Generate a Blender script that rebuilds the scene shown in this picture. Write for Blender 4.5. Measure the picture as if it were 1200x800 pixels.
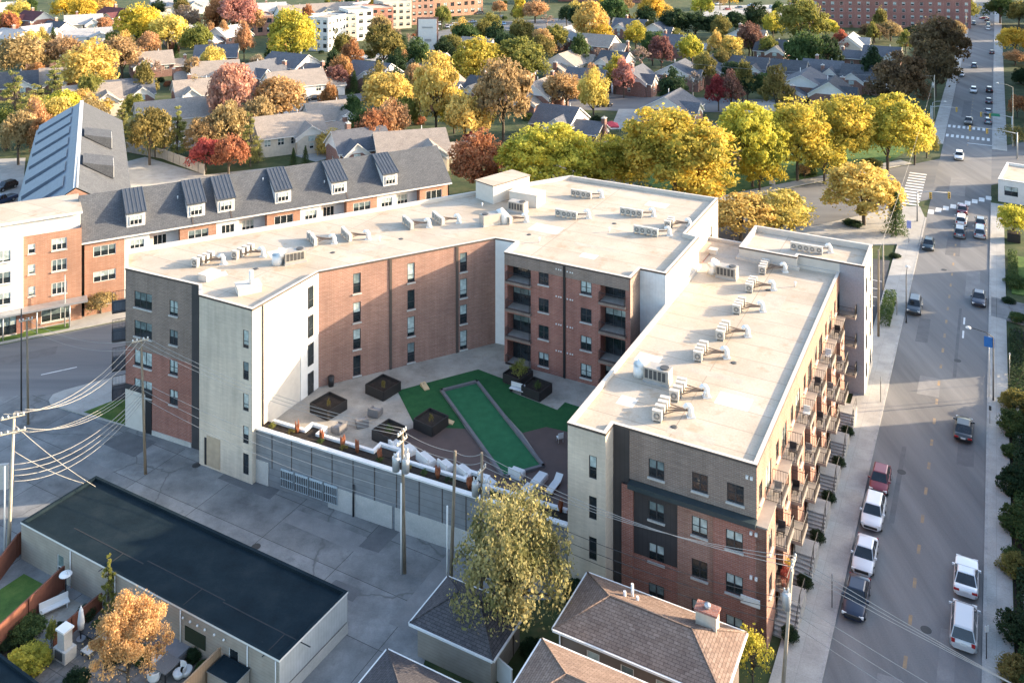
import bpy, math, random
import numpy as np
from mathutils import Vector, Matrix
for o in list(bpy.data.objects): bpy.data.objects.remove(o)
S = bpy.context.scene; COL = S.collection
rad = math.radians
R = random.Random(11)

# ---------------------------------------------------------------- camera, sky, sun, exposure
CAM_F, CAM_H, HORIZON = 1059.0, 58.0, -110.0      # focal length in photo pixels, eye height in metres, horizon row
cam_d = bpy.data.cameras.new('camera'); cam = bpy.data.objects.new('camera', cam_d); COL.objects.link(cam)
cam.location = (0, 0, CAM_H); cam.rotation_euler = (rad(90), 0, 0)
cam_d.sensor_width = 36; cam_d.lens = 36*CAM_F/1200; cam_d.shift_y = -(400-HORIZON)/1200
cam_d.clip_end = 5000; cam_d.clip_start = 1
S.camera = cam
SUN_EL, SUN_AZ = 15.5, 8.5                       # elevation; degrees from +X towards +Y
world = bpy.data.worlds.new('World'); S.world = world; world.use_nodes = True
wn = world.node_tree; bg = wn.nodes['Background']
sky = wn.nodes.new('ShaderNodeTexSky'); sky.sky_type = 'NISHITA'; sky.sun_disc = False
sky.sun_elevation = rad(SUN_EL); sky.sun_rotation = rad(90-SUN_AZ)
sky.dust_density = 2.2; sky.ozone_density = 1.5
wn.links.new(sky.outputs[0], bg.inputs[0]); bg.inputs[1].default_value = 0.15
sl = bpy.data.lights.new('sun', 'SUN'); sun = bpy.data.objects.new('sun', sl); COL.objects.link(sun)
sl.energy = 3.3; sl.angle = rad(0.5); sl.color = (1.0, 0.79, 0.55)
sd = Vector((math.cos(rad(SUN_EL))*math.cos(rad(SUN_AZ)), math.cos(rad(SUN_EL))*math.sin(rad(SUN_AZ)), math.sin(rad(SUN_EL))))
sun.rotation_euler = sd.to_track_quat('Z', 'Y').to_euler(); sun.location = (60, 60, 80)
S.view_settings.view_transform = 'Standard'; S.view_settings.look = 'None'
S.view_settings.exposure = 2.15; S.view_settings.gamma = 1.0; S.view_settings.use_curve_mapping = False
S.render.engine = 'CYCLES'
S.cycles.max_bounces = 6; S.cycles.diffuse_bounces = 3; S.cycles.glossy_bounces = 2
S.cycles.transmission_bounces = 4; S.cycles.transparent_max_bounces = 6; S.cycles.use_denoising = True

# ---------------------------------------------------------------- frames of reference
def G(px, py, z=0.0):                              # a photo pixel at a known height -> a point in the world
    Y = CAM_F*(CAM_H-z)/(py-HORIZON)
    return Vector(((px-600)*Y/CAM_F, Y, z))
TH = rad(28.2)
U = Vector((math.sin(TH), math.cos(TH), 0)); V = Vector((math.cos(TH), -math.sin(TH), 0))   # along / across the avenue
C1 = Vector((19.2, 70.9, 0))
def A(a, b, z=0.0): return C1 + U*a + V*b + Vector((0, 0, z))
LD = Vector((0.883, 0.469, 0)).normalized(); LN = Vector((LD.y, -LD.x, 0))                 # along / across the diagonal side street
L0 = Vector((-61, 112.7, 0))
def D(s, t, z=0.0): return L0 + LD*s + LN*t + Vector((0, 0, z))   # t>0 towards the apartment building
YU, YL = math.atan2(V.y, V.x), math.atan2(LD.y, LD.x)

# ---------------------------------------------------------------- mesh building
class MB:
    def __init__(s): s.v = []; s.f = []; s.m = []; s.sm = []
    def face(s, pts, mi=0, sm=False):
        i = len(s.v); s.v += [tuple(p) for p in pts]; s.f.append(tuple(range(i, i+len(pts)))); s.m.append(mi); s.sm.append(sm); return s
    def box(s, c, size, rz=0.0, mi=0, M=None):     # centre of the base, size, turn about z
        c = Vector(c); sx, sy, sz = size[0]/2, size[1]/2, size[2]
        cs, sn = math.cos(rz), math.sin(rz)
        P = [Vector((x*cs-y*sn, x*sn+y*cs, z))+c for z in (0, sz) for x, y in ((-sx, -sy), (sx, -sy), (sx, sy), (-sx, sy))]
        if M: P = [M @ p for p in P]
        for q in ((3, 2, 1, 0), (4, 5, 6, 7), (0, 1, 5, 4), (1, 2, 6, 5), (2, 3, 7, 6), (3, 0, 4, 7)): s.face([P[k] for k in q], mi)
        return s
    def prism(s, poly, z0, z1, mi=0, top=None, bottom=False):
        n = len(poly); P = [(p[0], p[1]) for p in poly]
        for i in range(n):
            a, b = P[i], P[(i+1) % n]
            s.face([(a[0], a[1], z0), (b[0], b[1], z0), (b[0], b[1], z1), (a[0], a[1], z1)], mi)
        s.face([(p[0], p[1], z1) for p in P], mi if top is None else top)
        if bottom: s.face([(p[0], p[1], z0) for p in reversed(P)], mi)
        return s
    def tube(s, pts, rr, n=8, mi=0, sm=True):
        pts = [Vector(p) for p in pts]; rr = rr if isinstance(rr, (list, tuple)) else [rr]*len(pts)
        rings = []
        for i, p in enumerate(pts):
            t = (pts[min(i+1, len(pts)-1)]-pts[max(i-1, 0)])
            t = t.normalized() if t.length > 1e-9 else Vector((0, 0, 1))
            a = t.cross(Vector((0, 0, 1)) if abs(t.z) < .9 else Vector((1, 0, 0))).normalized(); b = t.cross(a)
            k = len(s.v); rings.append(k)
            for j in range(n):
                w = 2*math.pi*j/n; s.v.append(tuple(p+(a*math.cos(w)+b*math.sin(w))*rr[i]))
        for i in range(len(pts)-1):
            for j in range(n):
                j2 = (j+1) % n
                s.f.append((rings[i]+j, rings[i]+j2, rings[i+1]+j2, rings[i+1]+j)); s.m.append(mi); s.sm.append(sm)
        s.f.append(tuple(rings[0]+j for j in range(n-1, -1, -1))); s.m.append(mi); s.sm.append(False)
        s.f.append(tuple(rings[-1]+j for j in range(n))); s.m.append(mi); s.sm.append(False)
        return s
    def bar(s, p, q, w, mi=0): return s.tube([p, q], w/2*1.2, 4, mi, False)
    def dome(s, c, r, rz, mi=0, n=10, m=5, full=False):
        c = Vector(c); lo = -m if full else 0
        rows = []
        for i in range(lo, m+1):
            ph = math.pi/2*i/m; k = len(s.v); rows.append(k)
            for j in range(n):
                w = 2*math.pi*j/n; s.v.append((c.x+r*math.cos(ph)*math.cos(w), c.y+r*math.cos(ph)*math.sin(w), c.z+rz*math.sin(ph)))
        for i in range(len(rows)-1):
            for j in range(n):
                s.f.append((rows[i]+j, rows[i]+(j+1) % n, rows[i+1]+(j+1) % n, rows[i+1]+j)); s.m.append(mi); s.sm.append(True)
        return s
    def wall(s, p, q, z0, z1, holes=(), mi=0, rmi=None, depth=.16):   # outward side is to the right of p->q
        p = Vector((p[0], p[1], 0)); q = Vector((q[0], q[1], 0)); L = (q-p).length; d = (q-p)/L; n = Vector((d.y, -d.x, 0))
        xs = sorted({0, L, *[h[0] for h in holes], *[h[1] for h in holes]}); zs = sorted({z0, z1, *[h[2] for h in holes], *[h[3] for h in holes]})
        xs = [x for x in xs if -1e-6 <= x <= L+1e-6]; zs = [z for z in zs if z0-1e-6 <= z <= z1+1e-6]
        P = lambda x, z, o=0: p+d*x+n*o+Vector((0, 0, z))
        for k in range(len(zs)-1):
            run = None
            for i in range(len(xs)-1):
                mx, mz = (xs[i]+xs[i+1])/2, (zs[k]+zs[k+1])/2
                hole = any(h[0] < mx < h[1] and h[2] < mz < h[3] for h in holes)
                if hole:
                    if run is not None: s.face([P(run, zs[k]), P(xs[i], zs[k]), P(xs[i], zs[k+1]), P(run, zs[k+1])], mi); run = None
                elif run is None: run = xs[i]
            if run is not None: s.face([P(run, zs[k]), P(L, zs[k]), P(L, zs[k+1]), P(run, zs[k+1])], mi)
        r = mi if rmi is None else rmi
        for h in holes:
            x0, x1, a, b = h[:4]; e = -(h[4] if len(h) > 4 else depth)
            s.face([P(x0, a), P(x0, b), P(x0, b, e), P(x0, a, e)], r); s.face([P(x1, b), P(x1, a), P(x1, a, e), P(x1, b, e)], r)
            s.face([P(x0, b), P(x1, b), P(x1, b, e), P(x0, b, e)], r); s.face([P(x1, a), P(x0, a), P(x0, a, e), P(x1, a, e)], r)
        return s
    def data(s, name, off=None, uv=True):
        me = bpy.data.meshes.new(name)
        vs = s.v if off is None else [(x-off[0], y-off[1], z-off[2]) for x, y, z in s.v]
        me.from_pydata(vs, [], s.f)
        me.polygons.foreach_set('material_index', s.m); me.polygons.foreach_set('use_smooth', s.sm)
        if uv:
            lay = me.uv_layers.new(name='UVMap'); out = []
            for f in s.f:
                a, b, c = Vector(s.v[f[0]]), Vector(s.v[f[1]]), Vector(s.v[f[2]])
                n = (b-a).cross(c-a)
                if len(f) > 4 and n.length < 1e-9: n = Vector((0, 0, 1))
                n = n.normalized() if n.length > 1e-12 else Vector((0, 0, 1))
                t = Vector((1, 0, 0)) if abs(n.z) > .98 else Vector((-n.y, n.x, 0)).normalized()
                bt = n.cross(t) if abs(n.z) <= .98 else Vector((0, 1, 0))
                for i in f:
                    p = Vector(s.v[i]); out += [p.dot(t), p.dot(bt)]
            lay.data.foreach_set('uv', out)
        me.update(); return me
    def build(s, name, mats, parent=None, off=None):
        base = off if off is not None else (ORG.get(parent.name, (0, 0, 0)) if parent else None)
        me = s.data(name, base)
        return link(name, me, mats, parent, None if parent else base)
ORG = {}
def link(name, me, mats=None, parent=None, loc=None):
    o = bpy.data.objects.new(name, me); COL.objects.link(o)
    if mats is not None:
        for m in (mats if isinstance(mats, (list, tuple)) else [mats]): me.materials.append(m)
    if parent: o.parent = parent
    if loc is not None: o.location = loc
    return o
def tag(o, label=None, cat=None, group=None, kind=None):
    if label: o['label'] = label
    if cat: o['category'] = cat
    if group: o['group'] = group
    if kind: o['kind'] = kind
    return o
def thing(name, label, cat, loc=(0, 0, 0), group=None, rz=0.0):
    o = bpy.data.objects.new(name, None); COL.objects.link(o); o.location = loc; o.rotation_euler = (0, 0, rz); o.empty_display_size = .5
    ORG[o.name] = tuple(loc) if rz == 0 else (0, 0, 0)
    return tag(o, label, cat, group)
def struct(name, mb, mats): o = mb.build(name, mats); return tag(o, kind='structure')
def copy_tree(o, parent=None):
    c = o.copy(); COL.objects.link(c)
    if parent: c.parent = parent
    for ch in list(o.children): copy_tree(ch, c)
    return c
def place(proto, loc, rz=0.0, label=None, group=None, used=set()):
    o = proto if proto.name not in used else copy_tree(proto)
    if o is proto: used.add(proto.name)
    o.location = loc; o.rotation_euler = (0, 0, rz)
    if label: o['label'] = label
    if group: o['group'] = group
    return o

# ---------------------------------------------------------------- materials
MATS = {}
def nodes(name):
    m = bpy.data.materials.new(name); m.use_nodes = True; nt = m.node_tree; b = nt.nodes['Principled BSDF']; MATS[name] = m
    return m, nt, b
def ramp(nt, fac, stops):
    r = nt.nodes.new('ShaderNodeValToRGB'); e = r.color_ramp.elements
    while len(e) < len(stops): e.new(.5)
    for k, (p, c) in enumerate(stops): e[k].position = p; e[k].color = (*c, 1) if len(c) == 3 else c
    nt.links.new(fac, r.inputs[0]); return r.outputs[0]
def noise(nt, vec, sc, det=4, rough=.6, stretch=(1, 1, 1), rot=0.0):
    mp = nt.nodes.new('ShaderNodeMapping'); mp.inputs['Scale'].default_value = stretch; mp.inputs['Rotation'].default_value = (0, 0, rot)
    nt.links.new(vec, mp.inputs[0])
    n = nt.nodes.new('ShaderNodeTexNoise'); n.inputs['Scale'].default_value = sc; n.inputs['Detail'].default_value = det; n.inputs['Roughness'].default_value = rough
    nt.links.new(mp.outputs[0], n.inputs['Vector']); return n.outputs[0]
def mixc(nt, fac, a, b, mode='MIX'):
    m = nt.nodes.new('ShaderNodeMix'); m.data_type = 'RGBA'; m.blend_type = mode
    for sock, v in ((m.inputs[0], fac), (m.inputs[6], a), (m.inputs[7], b)):
        if hasattr(v, 'links'): nt.links.new(v, sock)
        else: sock.default_value = v if not isinstance(v, tuple) else ((*v, 1) if len(v) == 3 else v)
    return m.outputs[2]
def uvs(nt, obj=False):
    t = nt.nodes.new('ShaderNodeTexCoord'); return t.outputs['Object' if obj else 'UV']
def bump(nt, b, h, st=.3, dist=.05):
    k = nt.nodes.new('ShaderNodeBump'); k.inputs['Strength'].default_value = st; k.inputs['Distance'].default_value = dist
    nt.links.new(h, k.inputs['Height']); nt.links.new(k.outputs[0], b.inputs['Normal'])
def plain(name, c, rough=.6, metal=0.0, var=.12, sc=1.5, obj=False, spec=.4):
    m, nt, b = nodes(name)
    f = noise(nt, uvs(nt, obj), sc, 5)
    lo = tuple(x*(1-var) for x in c); hi = tuple(min(1, x*(1+var)) for x in c)
    nt.links.new(ramp(nt, f, [(.3, lo), (.7, hi)]), b.inputs['Base Color'])
    b.inputs['Roughness'].default_value = rough; b.inputs['Metallic'].default_value = metal; b.inputs['Specular IOR Level'].default_value = spec
    return m
def brick(name, c1, c2, c3, mortar=(.42, .39, .35)):
    m, nt, b = nodes(name); uv = uvs(nt)
    bt = nt.nodes.new('ShaderNodeTexBrick'); bt.inputs['Scale'].default_value = 1; bt.inputs['Brick Width'].default_value = .42; bt.inputs['Row Height'].default_value = .15
    bt.inputs['Mortar Size'].default_value = .012; bt.inputs['Mortar Smooth'].default_value = .4; bt.inputs['Bias'].default_value = 0
    bt.inputs['Color1'].default_value = (*c1, 1); bt.inputs['Color2'].default_value = (*c2, 1); bt.inputs['Mortar'].default_value = (*mortar, 1)
    nt.links.new(uv, bt.inputs['Vector'])
    streak = noise(nt, uv, 1.0, 4, .7, (.55, 5.5, 1)); big = noise(nt, uv, .16, 3)
    col = mixc(nt, ramp(nt, streak, [(.35, (0, 0, 0)), (.68, (.8, .8, .8))]), bt.outputs[0], c3)
    vs = noise(nt, uv, 1.0, 4, .6, (1.3, .10, 1))
    col = mixc(nt, .45, col, ramp(nt, big, [(.3, (.58, .58, .60)), (.7, (1.2, 1.15, 1.1))]), 'MULTIPLY'); col = mixc(nt, .4, col, ramp(nt, vs, [(.33, (.68, .67, .66)), (.62, (1.12, 1.12, 1.12))]), 'MULTIPLY')
    nt.links.new(col, b.inputs['Base Color']); b.inputs['Roughness'].default_value = .85; b.inputs['Specular IOR Level'].default_value = .2
    bump(nt, b, bt.outputs['Fac'], .25, .02); return m
def blotch(name, base, dark, light, sc=.35, rough=.8, fine=6, rot=0.0, stretch=(1, 1, 1), stain=None, crack=None, obj=False, joints=None, spec=.25, jv=(.8, 1.15)):
    m, nt, b = nodes(name); uv = uvs(nt, obj)
    n1 = noise(nt, uv, sc, 6, .65, stretch, rot); n2 = noise(nt, uv, fine, 3)
    col = ramp(nt, n1, [(.28, dark), (.5, base), (.72, light)])
    col = mixc(nt, .4, col, ramp(nt, n2, [(.3, (.75, .75, .75)), (.7, (1.2, 1.2, 1.2))]), 'MULTIPLY')
    for stain in ([] if stain is None else stain if isinstance(stain, list) else [stain]):
        n3 = noise(nt, uv, stain[1], 5, .7, (1, 1, 1), .7*stain[1]); col = mixc(nt, ramp(nt, n3, [(stain[2], (0, 0, 0)), (stain[2]+.14, (.75, .75, .75))]), col, stain[0])
    if joints:
        mp = nt.nodes.new('ShaderNodeMapping'); mp.inputs['Rotation'].default_value = (0, 0, TH); nt.links.new(uv, mp.inputs[0]); bt = nt.nodes.new('ShaderNodeTexBrick'); bt.offset = 0; bt.inputs['Scale'].default_value = 1
        bt.inputs['Brick Width'].default_value, bt.inputs['Row Height'].default_value, bt.inputs['Mortar Size'].default_value = joints[:3]; bt.inputs['Mortar Smooth'].default_value = .6
        bt.inputs['Color1'].default_value = (*[jv[0]]*3, 1); bt.inputs['Color2'].default_value = (*[jv[1]]*3, 1); nt.links.new(mp.outputs[0], bt.inputs['Vector'])
        col = mixc(nt, .8, col, bt.outputs[0], 'MULTIPLY'); col = mixc(nt, bt.outputs['Fac'], col, joints[3])
    if crack:
        vo = nt.nodes.new('ShaderNodeTexVoronoi'); vo.feature = 'DISTANCE_TO_EDGE'; vo.inputs['Scale'].default_value = crack[0]
        d = nt.nodes.new('ShaderNodeVectorMath'); d.operation = 'ADD'; nn = nt.nodes.new('ShaderNodeTexNoise'); nn.inputs['Scale'].default_value = .8
        nt.links.new(uv, nn.inputs['Vector']); nt.links.new(uv, d.inputs[0]); nt.links.new(nn.outputs[1], d.inputs[1]); nt.links.new(d.outputs[0], vo.inputs['Vector'])
        col = mixc(nt, ramp(nt, vo.outputs['Distance'], [(crack[1], (1, 1, 1)), (crack[1]*2.2, (0, 0, 0))]), col, crack[2])
    nt.links.new(col, b.inputs['Base Color']); b.inputs['Roughness'].default_value = rough; b.inputs['Specular IOR Level'].default_value = spec
    bump(nt, b, n2, .25, .03); return m
def shingle(name, c, c2):
    m, nt, b = nodes(name); uv = uvs(nt)
    bt = nt.nodes.new('ShaderNodeTexBrick'); bt.inputs['Scale'].default_value = 1; bt.inputs['Brick Width'].default_value = .5; bt.inputs['Row Height'].default_value = .22
    bt.inputs['Mortar Size'].default_value = .02; bt.inputs['Color1'].default_value = (*c, 1); bt.inputs['Color2'].default_value = (*c2, 1)
    bt.inputs['Mortar'].default_value = (*[x*.6 for x in c], 1); nt.links.new(uv, bt.inputs['Vector'])
    big = noise(nt, uv, .5, 5); wn_ = noise(nt, uv, 4, 3)
    col = mixc(nt, .5, bt.outputs[0], ramp(nt, big, [(.3, (.7, .7, .72)), (.7, (1.2, 1.18, 1.15))]), 'MULTIPLY')
    col = mixc(nt, .5, col, ramp(nt, wn_, [(.35, (.7, .7, .7)), (.65, (1.25, 1.25, 1.25))]), 'MULTIPLY')
    nt.links.new(col, b.inputs['Base Color']); b.inputs['Roughness'].default_value = .9; b.inputs['Specular IOR Level'].default_value = .2
    bump(nt, b, bt.outputs['Fac'], .4, .02); return m
def ribbed(name, c, pitch=.45, axis=0, depth=.5, rough=.5, metal=.0):   # standing seams / siding boards
    m, nt, b = nodes(name); uv = uvs(nt); sp = nt.nodes.new('ShaderNodeSeparateXYZ'); nt.links.new(uv, sp.inputs[0])
    md = nt.nodes.new('ShaderNodeMath'); md.operation = 'PINGPONG'; md.inputs[1].default_value = pitch/2; nt.links.new(sp.outputs[axis], md.inputs[0])
    n = noise(nt, uv, .8, 4)
    col = ramp(nt, n, [(.3, tuple(x*.85 for x in c)), (.7, tuple(x*1.12 for x in c))])
    col = mixc(nt, ramp(nt, md.outputs[0], [(0, (depth,)*3), (.04, (0, 0, 0))]), col, tuple(x*.45 for x in c))
    nt.links.new(col, b.inputs['Base Color']); b.inputs['Roughness'].default_value = rough; b.inputs['Metallic'].default_value = metal
    return m
def glass(name, c, rough=.06):
    m, nt, b = nodes(name); f = noise(nt, uvs(nt), .9, 3)
    nt.links.new(ramp(nt, f, [(.35, tuple(x*.6 for x in c)), (.65, tuple(x*1.5 for x in c))]), b.inputs['Base Color'])
    b.inputs['Roughness'].default_value = rough; b.inputs['Specular IOR Level'].default_value = .7; return m
def leafmat(name, c1, c2, c3, trans=.42):
    m, nt, b = nodes(name)
    g = nt.nodes.new('ShaderNodeNewGeometry'); oi = nt.nodes.new('ShaderNodeObjectInfo')
    col = ramp(nt, g.outputs['Random Per Island'], [(0, c1), (.45, c2), (1, c3)])
    n = noise(nt, uvs(nt, True), 1.1, 3); col = mixc(nt, .55, col, ramp(nt, n, [(.32, tuple(x*.75 for x in c1)), (.68, tuple(min(1, x*1.15) for x in c3))]))
    hs = nt.nodes.new('ShaderNodeHueSaturation'); mr = nt.nodes.new('ShaderNodeMapRange'); mr.inputs[3].default_value = .485; mr.inputs[4].default_value = .515
    nt.links.new(oi.outputs['Random'], mr.inputs[0]); hs.inputs['Saturation'].default_value = .95; nt.links.new(mr.outputs[0], hs.inputs['Hue']); nt.links.new(col, hs.inputs['Color'])
    nt.links.new(hs.outputs[0], b.inputs['Base Color']); b.inputs['Roughness'].default_value = .65; b.inputs['Specular IOR Level'].default_value = .15
    t = nt.nodes.new('ShaderNodeBsdfTranslucent'); nt.links.new(hs.outputs[0], t.inputs[0])
    mx = nt.nodes.new('ShaderNodeMixShader'); mx.inputs[0].default_value = trans
    nt.links.new(b.outputs[0], mx.inputs[1]); nt.links.new(t.outputs[0], mx.inputs[2]); nt.links.new(mx.outputs[0], nt.nodes['Material Output'].inputs[0])
    return m
M_redbrick = brick('red_brick', (.30, .11, .078), (.37, .15, .108), (.25, .12, .095))
M_tanbrick = brick('rosy_brick', (.30, .15, .11), (.37, .20, .145), (.26, .15, .115))
M_brownbrick = brick('brown_brick', (.225, .165, .13), (.28, .21, .165), (.20, .155, .135))
M_creambrick = brick('cream_brick', (.60, .52, .41), (.68, .59, .47), (.55, .475, .38), (.62, .55, .45))
M_darkpanel = ribbed('dark_metal_panel', (.045, .043, .045), .4, 0, .6, .5)
M_charcoal = plain('charcoal_trim', (.035, .035, .038), .5)
M_white = plain('white_stucco', (.54, .50, .44), .8, var=.06)
M_whitepaint = plain('white_paint', (.70, .69, .66), .55, var=.05)
M_tpo = blotch('white_roof_membrane', (.445, .37, .285), (.365, .295, .215), (.505, .43, .345), .16, .65, 5, stain=[((.33, .235, .145), .35, .55), ((.38, .325, .26), .09, .53), ((.25, .20, .15), 1.6, .63)], joints=(24, 3.05, .05, (.30, .245, .185)), jv=(.92, 1.06))
M_parapet = plain('parapet_membrane', (.52, .465, .40), .6, var=.08, sc=.8)
M_coping = plain('coping_metal', (.075, .06, .052), .55)
M_asphalt = blotch('asphalt', (.165, .163, .16), (.105, .105, .107), (.235, .23, .222), .22, .85, 9, rot=TH, stretch=(1, .07, 1), stain=((.125, .125, .13), .9, .66))
M_asphalt2 = blotch('side_street_asphalt', (.15, .152, .155), (.11, .113, .118), (.20, .198, .195), .25, .85, 9, rot=-YL, stretch=(.08, 1, 1), stain=((.11, .11, .115), .8, .66))
M_alley = blotch('alley_concrete', (.20, .20, .195), (.11, .11, .11), (.30, .295, .285), .28, .85, 7, crack=(.06, .0022, (.12, .12, .115)), stain=((.10, .10, .10), .45, .60), joints=(8.5, 5.2, .035, (.06, .06, .058)))
M_lot = blotch('new_asphalt', (.07, .07, .075), (.05, .05, .055), (.10, .10, .10), .4, .85, 9)
M_walk = blotch('sidewalk_concrete', (.36, .345, .315), (.28, .27, .25), (.42, .40, .37), .5, .8, 8, joints=(1.9, 1.9, .016, (.28, .27, .25)), jv=(.94, 1.05))
M_kerb = blotch('kerb_concrete', (.34, .33, .31), (.25, .25, .24), (.42, .4, .38), 1, .8, 8)
M_patio = blotch('patio_concrete', (.33, .30, .255), (.21, .19, .16), (.42, .385, .33), .35, .8, 6, stain=((.20, .14, .095), .5, .58))
M_turf = blotch('artificial_turf', (.018, .085, .028), (.014, .066, .022), (.024, .10, .034), 1.2, .95, 30)
M_turf2 = blotch('bocce_turf', (.022, .115, .05), (.018, .095, .04), (.028, .14, .06), 1.0, .95, 30)
M_deck = ribbed('wood_deck', (.095, .062, .052), .16, 1, .8, .7)
M_grass = blotch('lawn_grass', (.075, .135, .028), (.045, .085, .02), (.14, .18, .045), .5, .95, 8)
M_ground = blotch('mixed_ground', (.05, .07, .026), (.024, .036, .016), (.11, .105, .05), .22, .95, 1.5, stain=[((.16, .10, .045), .5, .58), ((.17, .16, .145), .06, .60)])
M_soil = blotch('mulch_bed', (.024, .019, .016), (.014, .012, .01), (.045, .034, .026), 1.5, .95, 14)
M_line = blotch('white_road_paint', (.62, .62, .6), (.4, .4, .4), (.72, .72, .7), 1.2, .7, 9)
M_yline = blotch('yellow_road_paint', (.27, .20, .13), (.18, .165, .145), (.36, .24, .12), 1.5, .7, 9)
M_glass = glass('window_glass', (.02, .026, .03)); M_glass2 = glass('window_blind', (.36, .42, .40), .12); M_glass3 = glass('window_half_tone', (.14, .18, .18), .08)
M_black = plain('black_metal', (.018, .018, .02), .45); M_steel = plain('galvanised_steel', (.42, .43, .44), .4, .6)
M_unit = plain('condenser_casing', (.50, .46, .40), .5, var=.2, sc=.8); M_dark = plain('dark_grille', (.06, .06, .06), .6)
M_wood = blotch('weathered_pole_wood', (.22, .18, .13), (.13, .105, .08), (.32, .27, .2), 2, .9, 9, stretch=(3, .3, 1))
M_redwood = ribbed('red_cedar_fence', (.17, .06, .035), .16, 0, .6, .8); M_tanwood = ribbed('tan_cedar_fence', (.30, .20, .12), .16, 0, .6, .8)
M_conc = blotch('cast_concrete', (.46, .44, .40), (.37, .36, .33), (.53, .50, .46), .6, .8, 7)
# ---------------------------------------------------------------- ground, streets, walks
g = MB()
g.face([(-1500, -300, -.03), (1500, -300, -.03), (1500, 3500, -.03), (-1500, 3500, -.03)])
struct('ground', g, M_ground)
def sheet(name, poly, z, m): mb = MB(); mb.face([(p[0], p[1], z) for p in poly]); return struct(name, mb, m)
def slab(name, poly, h, m): mb = MB(); mb.prism(poly, -.03, h, 0); return struct(name, mb, m)
RL, RR = 5.1, 15.6                                           # kerb lines of the avenue
sheet('avenue_road', [A(-60, RL), A(-60, RR), A(700, RR), A(700, RL)], .004, M_asphalt)
sheet('side_street_road', [D(-80, -9), D(-80, 9), D(330, 9), D(330, -9)], .0, M_asphalt2)
# alley paving: everything from the apartment wall to the flat-roofed block, out to the side street on the left
sheet('alley', [G(-140, 470), G(-140, 830), G(300, 850), G(480, 840), G(520, 690), G(600, 705), G(670, 700), A(-1.2, -15.6), G(290, 520), G(146, 480), G(60, 462)], .002, M_alley)
# avenue walks and kerbs
def walk(a0, a1, b0, b1): return [A(a0, b0), A(a0, b1), A(a1, b1), A(a1, b0)]
slab('avenue_sidewalk', walk(-40, 96, 1.6, RL-.25), .13, M_walk)
slab('far_avenue_sidewalk', walk(-40, 128, RR+.25, RR+2.2), .13, M_walk)
mb = MB()
for a0, a1, b0, b1 in ((-40, 128, RR, RR+.25), (-40, 113, RL-.25, RL), (172, 690, RL-.3, RL), (172, 690, RR, RR+.3)): mb.prism(walk(a0, a1, b0, b1), -.03, .14)
struct('kerb', mb, M_kerb)
slab('upper_avenue_sidewalk', walk(172, 690, RL-3, RL-.3), .13, M_walk)
slab('upper_far_avenue_sidewalk', walk(172, 690, RR+.3, RR+3.2), .13, M_walk)
slab('plaza_sidewalk', [A(96, 4.8), A(113, 4.8), A(119, 3.6), D(149, 9.3), D(118, 9.3), D(118, 16), A(90, -8), A(96, 1.4)], .12, M_walk)
slab('north_sidewalk', [D(100, -9.4), D(176, -9.4), D(176, -12.4), D(100, -11.5)], .12, M_walk)
# the corner walk at the end of the left wing
cw = [G(57, 470), G(62, 463), G(75, 458), G(112, 448), G(147, 440), G(152, 470), G(150, 500), G(100, 487), G(75, 480), G(60, 475)]
slab('corner_sidewalk', cw, .13, M_walk)
sheet('corner_lawn', [G(98, 484), G(118, 476), G(150, 464), G(150, 500)], .14, M_grass)
slab('condominium_sidewalk', [D(-60, -9.3), D(60, -9.3), D(60, -15.5), D(-60, -15.5)], .12, M_walk)
sheet('verge_lawn', [D(-40, -9.8), D(5.5, -9.8), D(5.5, -11.6), D(-40, -11.6)], .13, M_grass)
# car park past the end of the right wing
sheet('parking_lot', [A(50.5, 2.3), A(52, -12), A(78, -18), A(86, -12), A(88, 1.2), A(60, 2.4)], .006, M_lot)
mb = MB()
for k in range(8):
    a = 56+k*3.2; mb.face([A(a, -3.4, .011), A(a, 1.0, .011), A(a+.16, 1.0, .011), A(a+.16, -3.4, .011)])
for k in range(4):
    a = 73+k*3.0; mb.face([A(a, -14, .011), A(a, -9.5, .011), A(a+.16, -9.5, .011), A(a+.16, -14, .011)])
struct('parking_lot_marking', mb, M_line)
# park lawn, drive and paths behind the right wing
sheet('park_lawn', [D(112, -12.4), D(172, -12.4), A(178, 1.9), A(195, 1.5), A(200, -45), D(118, -40)], .004, M_grass)
sheet('park_drive', [D(96, -9), D(112, -9), D(112, -45), D(100, -45)], .008, M_asphalt2)
sheet('cul_de_sac_road', [G(650, 128), G(720, 130), G(1010, 134), G(1010, 120), G(720, 112), G(650, 118)], .016, M_asphalt2)
sheet('court_road', [G(320, 132), G(345, 120), G(430, 108), G(450, 112), G(375, 130), G(340, 142)], .012, M_asphalt2)
sheet('upper_parking_lot', [G(815, 21), G(838, 7), G(960, 5), G(965, 20)], .006, M_walk)
sheet('north_parking_lot', [G(480, 44), G(560, 27), G(720, 18), G(720, 30), G(560, 38), G(510, 55)], .006, M_asphalt2)
sheet('condominium_courtyard', [G(150, 250), G(146, 190), G(170, 184), G(240, 205), G(330, 195), G(330, 215)], .012, M_walk)
sheet('left_lane', [G(-40, 188), G(30, 185), G(20, 300), G(-60, 300)], .006, M_walk)
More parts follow.
